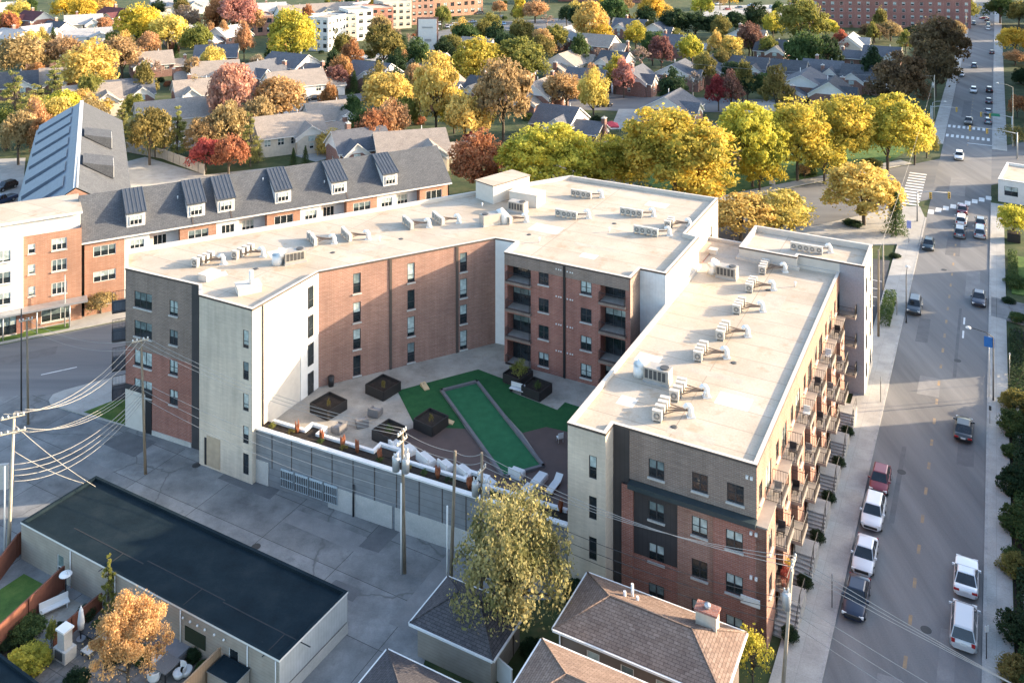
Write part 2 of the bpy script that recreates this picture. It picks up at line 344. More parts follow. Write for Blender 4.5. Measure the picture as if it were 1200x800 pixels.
# drives and garden paths between the townhouses
for k, pix in enumerate(([(725, 128), (745, 128), (760, 150), (715, 152)], [(690, 118), (735, 112), (722, 90), (708, 92)], [(860, 122), (900, 118), (930, 128), (870, 134)], [(255, 92), (285, 90), (300, 98), (260, 104)], [(440, 112), (470, 108), (520, 128), (470, 132)], [(200, 170), (230, 152), (262, 160), (236, 178)], [(330, 178), (380, 164), (420, 176), (370, 190)], [(60, 58), (120, 52), (150, 56), (80, 66)], [(400, 66), (470, 52), (500, 60), (440, 72)], [(1000, 95), (1050, 97), (1050, 104), (1000, 104)], [(795, 52), (850, 50), (850, 56), (800, 60)], [(480, 78), (530, 66), (545, 74), (500, 84)])):
    sheet('garden_drive', [G(x, y) for x, y in pix], .020+.003*k, M_walk)
# street markings
mb = MB()
def stripe(p, q, w, z, mi=0):
    d = (q-p).normalized(); n = Vector((d.y, -d.x, 0))*w/2; mb.face([(*(p-n).xy, z), (*(p+n).xy, z), (*(q+n).xy, z), (*(q-n).xy, z)], mi)
for k in range(-3, 60):                                      # yellow centre dashes, worn
    a = k*4.6-6
    if not 112 < a < 172: stripe(A(a, 10.4), A(a+1.3, 10.4), .28, .010, 1)
for k in range(17):                                          # near crosswalk of short bars along the side street's line
    p = D(149.5+k*2.15, 14)
    if RL < (p-C1).dot(V) < RR: stripe(p-U*1.3, p+U*1.3, 1.0, .010)
for k in range(12):
    p = A(182, 5.6+k*1.15)
    if k < 9: stripe(p-U*1.5, p+U*1.5, .62, .010)
    if k < 8: p = A(193, 5.6+k*1.15); stripe(p-U*1.5, p+U*1.5, .62, .010)
for k in range(9):
    pass
for k in range(13):                                           # ladder crossing over the side street
    p = A(118+k*2.05, 1.6); stripe(p-V*1.7, p+V*1.7, .95, .010)
stripe(A(112, 10.6), A(118, 10.6), .2, .010, 1); stripe(A(176, RL+5.2), A(176, RR), .45, .010)
for a in (64, 68.5): stripe(A(a, 12.6), A(a+2.4, 12.6), .22, .010)
for s, l in ((2, 4), (14, 4), (26, 4), (-8, 4), (-20, 4)): stripe(D(s, 2.0), D(s+l, 2.0), .2, .006)
struct('road_marking', mb, [M_line, M_yline])
# asphalt repairs
M_patch = blotch('asphalt_patch', (.128, .128, .13), (.105, .105, .108), (.15, .15, .15), .8, .9, 9); M_patch2 = blotch('pale_asphalt_patch', (.21, .205, .20), (.17, .17, .165), (.25, .245, .235), .6, .9, 9)
for k, (a, b, l, w, m) in enumerate(((2, 12.6, 7, 1.2, M_patch2), (20, 7.6, 14, .5, M_patch), (33, 12.9, 9, 1.6, M_patch), (46, 8.2, 5, 2.4, M_patch2), (52, 11.8, 22, .4, M_patch), (60, 7.0, 8, 1.5, M_patch), (78, 12.4, 12, 2.0, M_patch2), (-8, 8.6, 10, 1.8, M_patch2), (95, 9.0, 9, 2.2, M_patch), (130, 8.0, 14, 3.0, M_patch2), (205, 8, 25, 2.2, M_patch))):
    q = [A(a, b), A(a+.3, b+w), A(a+l, b+w*.95), A(a+l-.2, b+.05)]; sheet('road_patch', q, .0065, m)
for k, (s, t, l, w, m) in enumerate(((-5, -3, 9, 2.2, M_patch), (12, 1, 12, 1.2, M_patch2), (-22, 3, 14, 3, M_patch2), (20, -5, 8, 1, M_patch))):
    sheet('road_patch', [D(s, t), D(s+.4, t-w), D(s+l, t-w), D(s+l-.3, t)], .0042, m)
for k, (x, y, ang, l, w, m) in enumerate(((255, 560, 0, 7, 2.6, M_patch), (330, 610, 0, 9, 2.0, M_patch2), (215, 525, 0, 6, 2.5, M_patch2), (420, 640, 1, 5, 2.2, M_patch), (455, 730, 1, 12, 3.4, M_patch2), (120, 520, 0, 5, 3, M_patch), (70, 545, 0, 6, 2, M_patch2), (380, 690, 0, 3, 1.4, M_patch))):
    c = G(x, y); e, f = (V, U) if not ang else (U, V); q = [c, c+e*l, c+e*l*.97+f*w, c+f*w*.95+e*.2]; sheet('alley_patch', q if not ang else q[::-1], .007+.0015*k, m)
# ---------------------------------------------------------------- the apartment building
H1, H2, H3, Z0 = 17.6, 14.2, 15.4, 4.8                       # left/middle roof, right roof, far roof, courtyard deck
apt = thing('apartment_building', 'large U-shaped brick apartment building with white flat roofs around a green courtyard', 'apartment building', A(-4, -10))
def pt(px, py, z): p = G(px, py, z); return Vector((p.x, p.y, 0))
P0, P1 = pt(147.2, 314, H1), pt(233.5, 333.7, H1)
P2, P3 = pt(233.5, 345, H1), pt(295.7, 362, H1)
P4, P5 = pt(373, 318, H1), pt(580.5, 278.7, H1)
P6, P7, P8 = A(24.7, -34.5), A(21.1, -34.1), A(21.1, -18.5)
P9, P10, P11, P12, P13 = A(24.1, -18.5), A(24.1, -15.5), A(36.6, -15.5), A(37, -17.3), A(52.2, -17.4)
P14, P15 = A(52.0, -39.8), pt(147.2, 292.5, H1)
LP = [P0, P1, P2, P3, P4, P5, P6, P7, P8, P9, P10, P11, P12, P13, P14, P15]
RP = [A(*c) for c in ((-1.7, -15.5), (-1.7, -12.05), (0, -12.05), (0, 0), (42.4, 0), (42.4, -4.8), (41.5, -4.8), (41.5, -11.8), (46.4, -11.8), (46.4, -17.3), (36.6, -17.3), (36.6, -15.52))]
FP = [A(*c) for c in ((41.5, -11.8), (41.5, -4.8), (42.4, -4.8), (42.4, 2.8), (50.1, 2.8), (50.1, -11.8))]
def inset(poly, d):
    out = []
    for i in range(len(poly)):
        a, b, c = poly[i-1], poly[i], poly[(i+1) % len(poly)]
        d1 = (b-a).normalized(); d2 = (c-b).normalized(); n1 = Vector((-d1.y, d1.x, 0)); n2 = Vector((-d2.y, d2.x, 0))
        k = 1+n1.dot(n2); m = (n1+n2)/max(k, .35); out.append(b+m*d)
    return out
def flat_roof(name, poly, top, drop, par, mr, mp, mc, th=.3, cop=.2):
    mb = MB(); inn = inset(poly, th); out = inset(poly, -.05)
    mb.face([(p.x, p.y, top-drop) for p in inn], 0)
    for i in range(len(poly)):
        j = (i+1) % len(poly); a, b, c, d = inn[i], inn[j], out[i], out[j]
        mb.face([(b.x, b.y, top-drop), (a.x, a.y, top-drop), (a.x, a.y, top), (b.x, b.y, top)], 1)
        mb.face([(a.x, a.y, top), (c.x, c.y, top), (d.x, d.y, top), (b.x, b.y, top)], 1)
        mb.face([(c.x, c.y, top-cop), (d.x, d.y, top-cop), (d.x, d.y, top), (c.x, c.y, top)], 2)
        mb.face([(poly[i].x, poly[i].y, top-cop), (poly[j].x, poly[j].y, top-cop), (d.x, d.y, top-cop), (c.x, c.y, top-cop)], 2)
    return mb.build(name, [mr, mp, mc], par)
flat_roof('roof', LP, H1, .5, apt, M_tpo, M_parapet, M_coping)
flat_roof('roof', RP, H2, .35, apt, M_tpo, M_parapet, M_coping)
flat_roof('roof', FP, H3, .7, apt, M_tpo, M_parapet, M_coping)
# columns and rows read off a wall
def col(p, q, px):
    d = (q-p); k = (px-600)/CAM_F; return (k*p.y-p.x)/(d.x-k*d.y)*d.length
def zat(p, q, s, py): y = p.y+(q-p).y/(q-p).length*s; return CAM_H-(py-HORIZON)*y/CAM_F
def opening(p, q, px0, px1, py, h): s0, s1 = col(p, q, px0), col(p, q, px1); z = zat(p, q, s0, py); return (s0, s1, z-h, z)
WIN = {}
def window_mesh(w, h, style, var, fm):
    key = (round(w, 2), round(h, 2), style, var, fm.name)
    if key in WIN: return WIN[key]
    f, t = MB(), .07
    def b(x0, x1, z0, z1, y0=-.05, y1=.03): f.box(((x0+x1)/2, (y0+y1)/2, z0), (x1-x0, y1-y0, z1-z0))
    b(0, w, 0, t); b(0, w, h-t, h); b(0, t, t, h-t); b(w-t, w, t, h-t)
    if style == 'pair': b(w/2-t*.8, w/2+t*.8, t, h-t)
    if style in ('pair', 'single', 'slim'):
        m = h*(.5 if style != 'slim' else .38)
        xs = [(t, w/2-t*.8), (w/2+t*.8, w-t)] if style == 'pair' else [(t, w-t)]
        for x0, x1 in xs: b(x0, x1, m-t*.4, m+t*.4, -.05, .015)
    if style == 'triple':
        for k in (1, 2): b(w*k/3-t*.5, w*k/3+t*.5, t, h-t)
    if style == 'door': b(w/2-t/2, w/2+t/2, t, h-t)
    g = MB(); y = -.02; cut = h*(.5 if var != 2 else .18)
    g.face([(t, y, t), (w-t, y, t), (w-t, y, cut), (t, y, cut)], 0); g.face([(t, y, cut), (w-t, y, cut), (w-t, y, h-t), (t, y, h-t)], {0: 0, 1: 1, 2: 1, 3: 2}[var])
    fd, gd = f.data('window'), g.data('pane'); fd.materials.append(fm)
    for m in (M_glass, M_glass2, M_glass3): gd.materials.append(m)
    WIN[key] = (fd, gd); return WIN[key]
def put_window(par, p, q, h4, style='pair', var=None, fm=None, depth=.10, name='window', sill=None):
    s0, s1, z0, z1 = h4[:4]; d = (q-p).normalized(); n = Vector((d.y, -d.x, 0))
    fd, gd = window_mesh(s1-s0, z1-z0, style, R.choice((0, 1, 1, 3, 2)) if var is None else var, fm or M_charcoal)
    o = link(name, fd, None, par); base = Vector(ORG[par.name]); loc = p+d*s0-n*depth+Vector((0, 0, z0))-base
    Mx = Matrix(((d.x, -n.x*-1 if False else -n.x, 0), (d.y, -n.y, 0), (0, 0, 1))).to_4x4()      # local x along the wall, y inwards
    Mx = Matrix(((d.x, -n.x), (d.y, -n.y))); a = math.atan2(d.y, d.x)
    o.location = loc; o.rotation_euler = (0, 0, a)
    c = link('pane', gd, None, o)
    if sill:
        k = ('sill', round(s1-s0, 2))
        if k not in WIN: sm = MB(); sm.box(((s1-s0)/2, -.12, -.14), (s1-s0+.16, .26, .13)); WIN[k] = sm.data('sill'); WIN[k].materials.append(sill)
        link('sill', WIN[k], None, o)
    return o
def facade(par, name, p, q, z0, z1, m, wins=(), rm=None):      # wins: (opening, style, sill?)
    mb = MB(); mb.wall(p, q, z0, z1, [w[0] for w in wins], 0, 0); o = mb.build(name, [m], par)
    for w in wins: put_window(par, p, q, w[0], w[1], None, rm, sill=(M_conc if w[2] else None))
    return o
def strip(par, name, p, q, px0, px1, z0, z1, m, proud=.06):    # a vertical strip standing a little proud of a wall
    s0, s1 = col(p, q, px0), col(p, q, px1); d = (q-p).normalized(); n = Vector((d.y, -d.x, 0)); c = p+d*(s0+s1)/2+n*proud/2
    mb = MB(); mb.box((c.x, c.y, z0), (s1-s0, proud, z1-z0), math.atan2(d.y, d.x)); return mb.build(name, [m], par)
# --- left wing: front
ws = []
for y1, y2 in ((340.5, 351.2), (374.5, 385.5), (408.7, 420.5), (442.3, 455.5)):
    ws += [(opening(P0, P1, 157.5, 178, y1, 1.75), 'triple', 1), (opening(P0, P1, 198.7, 208.3, y2, 1.6), 'pair', 1)]
ZB = ws[4][0][2]-.55+3.3-.9
facade(apt, 'upper_wall', P0, P1, ZB, H1-.2, M_brownbrick, [w for w in ws if w[0][2] > ZB])
facade(apt, 'lower_wall', P0, P1, -1, ZB, M_redbrick, [w for w in ws if w[0][3] < ZB])
strip(apt, 'dark_panel', P0, P1, 225, 233.4, 0, H1-.2, M_darkpanel, .05)
strip(apt, 'garage_panel', P0, P1, 147.5, 170.5, 0, 4.2, M_white, .08)
strip(apt, 'entrance_door', P0, P1, 171, 178, 0, 4.2, M_black, .07)
strip(apt, 'belt_course', P0, P1, 147.4, 178.3, 4.25, 4.8, M_charcoal, .12)
strip(apt, 'base_course', P0, P1, 178.6, 224.8, 0, .5, M_conc, .10)
facade(apt, 'tower_return', P1, P2, -1, H1-.2, M_creambrick)
tw = [(opening(P2, P3, 284.8, 291.4, y, h), 'slim', 0) for y, h in ((386, 1.8), (423, 1.8), (460, 1.75), (498, 1.75), (530, 2.1))]
facade(apt, 'tower_wall', P2, P3, -1, H1-.2, M_creambrick, tw)
strip(apt, 'garage_panel', P2, P3, 242.5, 258, 0.2, 3.3, plain('beige_panel', (.42, .33, .23), .6), .05)
strip(apt, 'vent_slot', P2, P3, 239.8, 242.3, 0.2, 3.0, M_black, .04)
S35 = P3+(P4-P3).normalized()*col(P3, P4, 307)
facade(apt, 'tower_side_wall', P3, S35, -1, H1-.2, M_creambrick)
facade(apt, 'white_side_wall', S35, P4, -1, H1-.2, M_white)
strip(apt, 'white_panel', P3, P4, 352, 372.6, Z0, H1-.2, M_whitepaint, .07)
for y, h in ((337, 2.35), (371, 2.35), (404, 2.35), (438, 2.3)):
    put_window(apt, P3, P4, opening(P3, P4, 360, 366.3, y, h), 'slim', 0, None, -.12)
mb = MB(); q = P3+(P4-P3).normalized()*col(P3, P4, 307.5)+Vector(((P4-P3).y, -(P4-P3).x, 0)).normalized()*.1
mb.tube([(q.x, q.y, Z0), (q.x, q.y, H1-.2)], .07, 6); mb.build('downspout', [M_coping], apt)
# --- left wing: courtyard side
ws = []
for px0, px1, ys in ((413.8, 422.8, (321, 355, 386.5, 417.5)), (477.4, 486, (309, 340.5, 372, 402.5)), (539, 547.3, (297, 327.5, 358, 388))):
    ws += [(opening(P4, P5, px0, px1, y, 2.25), 'slim', 1) for y in ys]
facade(apt, 'courtyard_wall', P4, P5, Z0-.5, H1-.2, M_tanbrick, ws)
for px in (457.6, 535.6):
    strip(apt, 'downspout', P4, P5, px-1.4, px+1.4, Z0, H1-.2, M_coping, .1)
# --- middle wing
facade(apt, 'white_corner_wall', P5, P6, Z0-.5, H1-.2, M_whitepaint); facade(apt, 'white_corner_wall', P6, P7, Z0-.5, H1-.2, M_whitepaint)
ws = []
for y1, y2 in ((316.5, 327.5), (348.5, 360), (380, 392.5), (411.7, 425)):
    ws += [(opening(P7, P8, 631.2, 643, y1, 1.55), 'pair', 1), (opening(P7, P8, 680.4, 693.2, y2, 1.55), 'pair', 1)]
recess = []
for px0, px1 in ((594.5, 622), (703.5, 733)):
    for k in range(4): recess.append((col(P7, P8, px0), col(P7, P8, px1), Z0+3.2*k+.02, Z0+3.2*k+2.62, 1.5))
zb = 15.2
mb = MB(); hs = [w[0] for w in ws]
mb.wall(P7, P8, Z0-.5, H1-.2, hs+recess, 0, 0); mb.build('courtyard_wall', [M_redbrick], apt)
d = (P8-P7).normalized(); n = Vector((d.y, -d.x, 0)); cc = (P7+P8)/2
strip(apt, 'brown_band', P7, P8, 591.3, 737.2, H1-1.45, H1-.14, M_brownbrick, .05)
for w in ws: put_window(apt, P7, P8, w[0], w[1], sill=M_conc)
def railing(mb, pts, z, h=1.05, gap=.14, mi=0):
    for i in range(len(pts)-1):
        a, b = Vector(pts[i]), Vector(pts[i+1]); L = (b-a).length; k = max(2, int(L/gap)); dd = (b-a)/L
        for zz in (z+.08, z+h): mb.bar((a.x, a.y, zz), (b.x, b.y, zz), .045, mi)
        for j in range(k+1):
            p = a+dd*(L*j/k); mb.bar((p.x, p.y, z), (p.x, p.y, z+h), .05 if j in (0, k) else .022, mi)
M_slab = plain('balcony_slab', (.40, .37, .33), .7)
for h in recess:
    s0, s1, z0 = h[0], h[1], h[2]; a = P7+d*s0; b = P7+d*s1; m = (a+b)/2
    mb = MB(); c = m+n*.12; mb.box((c.x, c.y, z0-.3), (s1-s0+.2, .5, .28), math.atan2(d.y, d.x)); bo = mb.build('balcony', [M_brownbrick], apt)
    rb = MB(); railing(rb, [a-n*.2, a+n*.42, b+n*.42, b-n*.2], z0); rb.build('railing', [M_black], bo, ORG[apt.name])
    mb = MB(); mb.face([tuple(a-n*1.5+Vector((0, 0, z0+.01))), tuple(a+Vector((0, 0, z0+.01))), tuple(b+Vector((0, 0, z0+.01))), tuple(b-n*1.5+Vector((0, 0, z0+.01)))]); mb.build('deck', [M_slab], bo, ORG[apt.name])
    w0 = (s1-s0)
    put_window(apt, P7, P8, (s0+.05, s1-.05, z0+.05, z0+2.5), 'triple', R.choice((0, 3, 1)), None, 1.44, 'balcony_door')
strip(apt, 'downspout', P7, P8, 660.2, 662.8, Z0, H1-.2, M_black, .1)
k0 = 0
for y in (314.5, 346.5, 379, 410):
    for px in (652, 655, 657.5, 665, 668.5, 671):
        s = col(P7, P8, px); zz = zat(P7, P8, s, y+(px-652)*.25); p = P7+d*s+n*.04
        mb = MB(); mb.box((p.x, p.y, zz-.1), (.13, .09, .13), math.atan2(d.y, d.x)); mb.build('vent_cap', [M_whitepaint], apt)
facade(apt, 'side_wall', P8, P9, Z0-.5, H1-.2, M_brownbrick); facade(apt, 'white_end_wall', P9, P10, Z0-.5, H1-.2, ribbed('pale_metal_siding', (.62, .64, .64), .35, 0, .12, .6))
facade(apt, 'white_step_wall', P10, P11, H2-1, H1-.2, M_white); facade(apt, 'white_step_wall', P11, P12, H2-1, H1-.2, M_white)
pv = [((4.0, 5.0, H1-4.9, H1-2.6), 'slim', 0)]
facade(apt, 'side_wall', P12, P13, H2-6, H1-.2, brick('pale_brick', (.44, .37, .31), (.5, .42, .35), (.42, .36, .31)), [((11.2, 12.1, H1-5.2, H1-2.9), 'slim', 0)])
facade(apt, 'back_wall', P13, P14, -1, H1-.2, M_redbrick); facade(apt, 'back_wall', P14, P15, -1, H1-.2, M_brownbrick); facade(apt, 'end_wall', P15, P0, -1, H1-.2, M_redbrick)
dE = (P0-P15).normalized(); nE = Vector((dE.y, -dE.x, 0))
for k in range(4):
    c = P0-dE*2.2+nE*.7; z = 2.9+3.25*k
    mb = MB(); mb.box((c.x, c.y, z-.2), (3.2, 1.4, .2), math.atan2(dE.y, dE.x)); bo = mb.build('balcony', [M_charcoal], apt)
    a, b = P0-dE*.6, P0-dE*3.8; rb = MB(); railing(rb, [b, b+nE*1.4, a+nE*1.4, a], z); rb.build('railing', [M_black], bo, ORG[apt.name])
# penthouse on the left wing roof
c = [pt(578, 235, H1), pt(620.5, 222, H1)]; e1 = (c[1]-c[0]); e1.z = 0; dn = Vector((-e1.y, e1.x, 0)).normalized()*3.6
ph = [c[0], c[1], c[1]+dn, c[0]+dn]; zt = H1+1.9
mb = MB(); mb.prism([inset(ph, .0)[i] for i in range(4)], H1-.5, zt, 0); mb.build('penthouse', [M_white], apt)
mb = MB(); mb.prism(inset(ph, -.12), zt+.003, zt+.14, 0, 1); mb.build('penthouse_roof', [M_coping, M_tpo], apt)
# --- right wing: front
fa, fb = A(0, -12.05), A(0, 0)
def rw(b0, b1, zt, h, st='pair'): return ((b0+12.05, b1+12.05, zt-h, zt), st, 1)
rows = (12.15, 8.65, 5.2, 1.9)
up = [rw(-8.9, -7.55, 12.15, 1.5), rw(-5.2, -3.9, 12.15, 1.5), rw(-2.35, -1.0, 12.15, 1.5)]
ZC = 9.95
facade(apt, 'upper_wall', fa, fb, ZC, H2-.2, M_brownbrick, up)
mb = MB(); mb.box((*((fa+fb)/2+V*.8-U*.38).xy, ZC-.42), (10.55, .75, .40), YU); mb.build('cornice', [plain('teal_black_metal', (.03, .045, .05), .45)], apt)
low = [rw(-8.9, -7.55, z, 1.5) for z in rows[1:]]+[rw(-5.2, -3.9, z, 1.5) for z in rows[1:]]+[rw(-2.35, -1.0, z, 1.5) for z in rows[1:]]
def at_b(lo, hi): return [w for w in low if lo < w[0][0]-12.05 < hi]
def seg(name, b0, b1, z0, z1, m, ws, out=0.0):
    p, q = A(-out, b0), A(-out, b1); w2 = [((w[0][0]-12.05-b0, w[0][1]-12.05-b0, w[0][2], w[0][3]), w[1], w[2]) for w in ws]
    return facade(apt, name, p, q, z0, z1, m, w2)
seg('dark_panel', -10.2, -6.4, 3.9, ZC-.42, M_darkpanel, [w for w in at_b(-9, -8) if w[0][2] > 3.5]); seg('lower_wall', -10.2, -6.4, -1, 3.9, M_redbrick, [w for w in at_b(-9, -8) if w[0][2] < 3.5], .03)
seg('brick_pier', -11.2, -10.2, -1, ZC-.42, M_redbrick, [], .25); facade(apt, 'pier_return', A(-.25, -10.2), A(.0, -10.2), -1, ZC-.42, M_redbrick); facade(apt, 'pier_return', A(.0, -11.2), A(-.25, -11.2), -1, ZC-.42, M_redbrick)
seg('dark_joint', -12.05, -11.2, -1, ZC, M_darkpanel, [])
strip(apt, 'dark_panel', fa, fb, 719.4, 737.5, 0, H2-.2, M_darkpanel, .05)
seg('brown_bay', -6.4, -3.35, -1, ZC-.42, M_tanbrick, at_b(-5.5, -5), .1); facade(apt, 'bay_return', A(0, -6.4), A(-.1, -6.4), -1, ZC-.42, M_tanbrick)
seg('red_bay', -3.35, .85, -1, 9.7, M_redbrick, at_b(-2.6, -2), .35); facade(apt, 'bay_return', A(-.1, -3.35), A(-.35, -3.35), -1, 9.7, M_redbrick)
facade(apt, 'tower_return', A(0, -12.05), A(-1.7, -12.05), -1, H2-.2, M_creambrick) if False else None
facade(apt, 'tower_return', A(-1.7, -12.05), A(0, -12.05), -1, H2-.2, M_creambrick)
ta, tb = A(-1.7, -15.5), A(-1.7, -12.05)
facade(apt, 'tower_wall', ta, tb, -1, H2-.2, M_creambrick, [((1.95, 2.65, z-1.9, z), 'slim', 0) for z in (12.0, 8.6, 5.2)])
facade(apt, 'inner_wall', A(41.5, -15.5), A(-1.7, -15.5), Z0-4.9, H2-.2, M_redbrick)
facade(apt, 'back_wall', A(46.4, -11.8), A(46.4, -17.3), -1, H2-.2, M_brownbrick); facade(apt, 'back_wall', A(46.4, -17.3), A(36.6, -17.3), Z0, H2-.2, M_brownbrick)
for zz in (9.15, 5.7):
    for b in (-.35, .05):
        mb = MB(); mb.box((*A(-.42, b).xy, zz-.3), (.2, .14, .24), YU); mb.build('wall_light', [M_whitepaint], apt)
for b in (-.75, -.4):
    mb = MB(); mb.box((*A(-.06, b).xy, 12.9), (.2, .12, .24), YU); mb.build('wall_light', [M_whitepaint], apt)
mb = MB(); mb.box((*A(-.41, -.4).xy, 3.3), (1.5, .1, .62), YU); mb.build('sign_board', [M_whitepaint], apt)
# --- right wing: avenue side, six bays with balconies and stoops
PER = 6.25
wins = []
for k in range(7):
    a0 = k*PER-.3
    for z in (9.75,):
        if a0+3.4 < 42: wins.append(((a0+3.5, a0+5.5, z, z+2.25), 'door', 0))
        if 0 < a0+1.2 < 41: wins.append(((a0+1.1, a0+2.2, z+.8, z+2.3), 'pair', 1))
    for z in (6.35, 2.95): 
        if a0+3.4 < 42: wins.append(((a0+3.5, a0+5.5, z, z+2.25), 'door', 0))
facade(apt, 'avenue_wall', A(0, 0), A(42.4, 0), 9.6, H2-.2, M_tanbrick, [w for w in wins if w[0][2] > 9.6])
facade(apt, 'avenue_wall', A(0, 0), A(42.4, 0), -1, 9.6, M_redbrick, [w for w in wins if w[0][2] < 9.6])
M_rail = plain('bronze_railing', (.04, .033, .03), .5)
M_bslab = plain('balcony_fascia', (.27, .235, .20), .7)
BAL = []
for k in range(7):
    a0 = k*PER-.35; a1 = min(a0+3.2, 42.3)
    out = .85
    hs = [((.75, 1.85, z, z+1.5), 'pair', 1) for z in (7.15, 3.75)]
    L = a1-a0; p, q = A(a0, out), A(a1, out)
    facade(apt, 'brick_bay', p, q, -1, 9.6, M_tanbrick, hs if L > 2.5 else [])
    facade(apt, 'bay_side', A(a0, 0), p, -1, 9.6, M_tanbrick); facade(apt, 'bay_side', q, A(a1, 0), -1, 9.6, M_tanbrick)
    mb = MB(); c = A((a0+a1)/2, out/2); mb.box((c.x, c.y, 9.6), (out+.2, L+.2, .14), YU); mb.build('bay_ledge', [M_bslab], apt)
    if k == 6: continue
    b0, b1 = a1+.12, a0+PER-.12
    for z, pr in ((9.7, 1.35), (6.3, 1.75), (2.9, 1.75)):
        c = A((b0+b1)/2, pr/2); mb = MB(); mb.box((c.x, c.y, z-.28), (pr, b1-b0, .28), YU); bo = mb.build('balcony', [M_bslab], apt)
        rb = MB(); railing(rb, [A(b0+.05, 0), A(b0+.05, pr-.05), A(b1-.05, pr-.05), A(b1-.05, 0)], z, 1.05, .2); rb.build('railing', [M_rail], bo, ORG[apt.name])
        BAL.append((b0, b1, pr, z))
    # stoop: landing and steps coming down towards the camera, along the wall
    zl = 1.35; mb = MB(); c = A((b0+b1)/2+.6, 1.75); mb.box((c.x, c.y, 0), (1.8, 2.2, zl), YU)
    ns = 7
    for j in range(ns): c = A((b0+b1)/2-.5-j*.32-.16, 1.75); mb.box((c.x, c.y, 0), (1.75, .32, zl-(j+1)*zl/(ns+1)), YU)
    st = mb.build('staircase', [M_walk], apt); rb = MB(); x0, x1 = (b0+b1)/2+1.6, (b0+b1)/2-.5
    for b in (.98, 2.55):
        p, q, r = A(x0, b, zl+.95), A(x1, b, zl+.95), A(x1-ns*.32, b, 1.05)
        rb.bar(p, q, .06); rb.bar(q, r, .06)
        for t in (p, q, (q+r)/2, r): rb.bar(t, (t.x, t.y, t.z-.98), .05)
    rb.build('handrail', [M_black], st, ORG[apt.name])
# --- far end block on the avenue
M_grey = blotch('grey_render', (.30, .29, .30), (.26, .255, .26), (.34, .33, .335), .3, .85, 6)
facade(apt, 'grey_end_wall', A(42.4, 0), A(42.4, 2.8), -1, H3-.2, M_grey)
facade(apt, 'roof_step_wall', A(42.4, -4.8), A(42.4, 0), H2-1, H3-.2, M_parapet); facade(apt, 'roof_step_wall', A(41.5, -11.8), A(41.5, -4.8), H2-1, H3-.2, M_parapet); facade(apt, 'roof_step_wall', A(41.5, -4.8), A(42.4, -4.8), H2-1, H3-.2, M_parapet)
facade(apt, 'roof_step_wall', A(46.4, -11.8), A(41.5, -11.8), H2-1, H3-.2, M_parapet)
facade(apt, 'end_wall', A(42.4, 2.8), A(50.1, 2.8), -1, H3-.2, M_white, [((s, s+1.6, z, z+2), 'pair', 0) for s in (1.2, 4.8) for z in (1.2, 4.6, 8, 11.4)])
facade(apt, 'back_wall', A(50.1, 2.8), A(50.1, -11.8), -1, H3-.2, M_white); facade(apt, 'back_wall', A(50.1, -11.8), A(46.4, -11.8), -1, H3-.2, M_white)
for z in (9.7, 6.3, 2.9):
    c = A(41.6, 1.05); mb = MB(); mb.box((c.x, c.y, z-.25), (1.9, 1.5, .25), YU); bo = mb.build('balcony', [M_bslab], apt)
    rb = MB(); railing(rb, [A(40.9, .2), A(40.9, 1.95), A(42.3, 1.95)], z, 1.05, .12); rb.build('railing', [M_black], bo, ORG[apt.name])
# --- courtyard deck and its retaining wall on the alley
W0, W1 = pt(296.5, 499, 5.5), A(-1.68, -15.55)
facade(apt, 'courtyard_retaining_wall', W0, W1, -1, 5.3, ribbed('board_marked_concrete', (.20, .205, .21), .62, 1, .75, .85))
def along(s, o=0.0): dd = (W1-W0).normalized(); nn = Vector((dd.y, -dd.x, 0)); return W0+dd*s+nn*o
WL = (W1-W0).length; aw = math.atan2((W1-W0).y, (W1-W0).x)
mb = MB(); c = along(WL/2, -.12); mb.box((c.x, c.y, 5.303), (WL, .5, .16), aw); mb.build('wall_coping', [M_whitepaint], apt)
for k in range(1, 14):
    c = along(k*WL/14, .02); mb = MB(); mb.box((c.x, c.y, 1.9), (.06, .05, 3.35), aw); mb.build('wall_joint', [M_coping], apt)
for s0, s1 in ((.1, 2.0), (9.3, 16.6), (16.9, 25.5)):
    c = along((s0+s1)/2, .03); mb = MB(); mb.box((c.x, c.y, .0), (s1-s0, .07, 2.1 if s0 > 9 else 2.3), aw); mb.build('wall_panel', [M_conc], apt)
Mlou = ribbed('grey_louvre', (.34, .37, .38), .22, 0, .8, .6)
for k in range(4):
    c = along(4.4+k*1.75, .10); mb = MB(); mb.box((c.x, c.y, .5), (1.55, .10, 1.75), aw)
    for i in range(7):
        for j in range(2): e = along(4.4+k*1.75-.66+i*.22, .17); mb.box((e.x, e.y, .6+j*.8), (.1, .06, .68), aw, 1)
    mb.build('louvre_panel', [plain('pale_louvre', (.40, .45, .47), .6) if 'pale_louvre' not in MATS else MATS['pale_louvre'], M_dark], apt)
for s in (12.3,):
    c = along(s, .14); mb = MB(); mb.tube([(c.x, c.y, 0), (c.x, c.y, 3.0)], .1, 6); mb.build('downspout', [M_black], apt)
c = A(23.0, -15.9)
deck = [W0, W1, A(36.6, -15.52), P9, P8, P7, P6, P5, P4, P3]
mb = MB(); mb.face([(p.x, p.y, Z0) for p in [W0, W1, A(24.1, -15.5), P9, P8, P7, P6, P5, P4]]); mb.build('courtyard_patio', [M_patio], apt)
def cpoly(name, pix, dz, m):
    mb = MB(); mb.face([tuple(G(x, y, Z0+dz)) for x, y in pix][::-1]); o = mb.build(name, [m], apt); return o
cpoly('courtyard_turf', [(465.5, 457.5), (560.5, 432.5), (601, 448), (598, 458), (607, 462), (638, 474), (653, 480), (662, 471), (690, 480), (672, 507), (640, 500), (612, 507), (560, 450), (517, 459), (546, 502), (487, 500)], .02, M_turf)
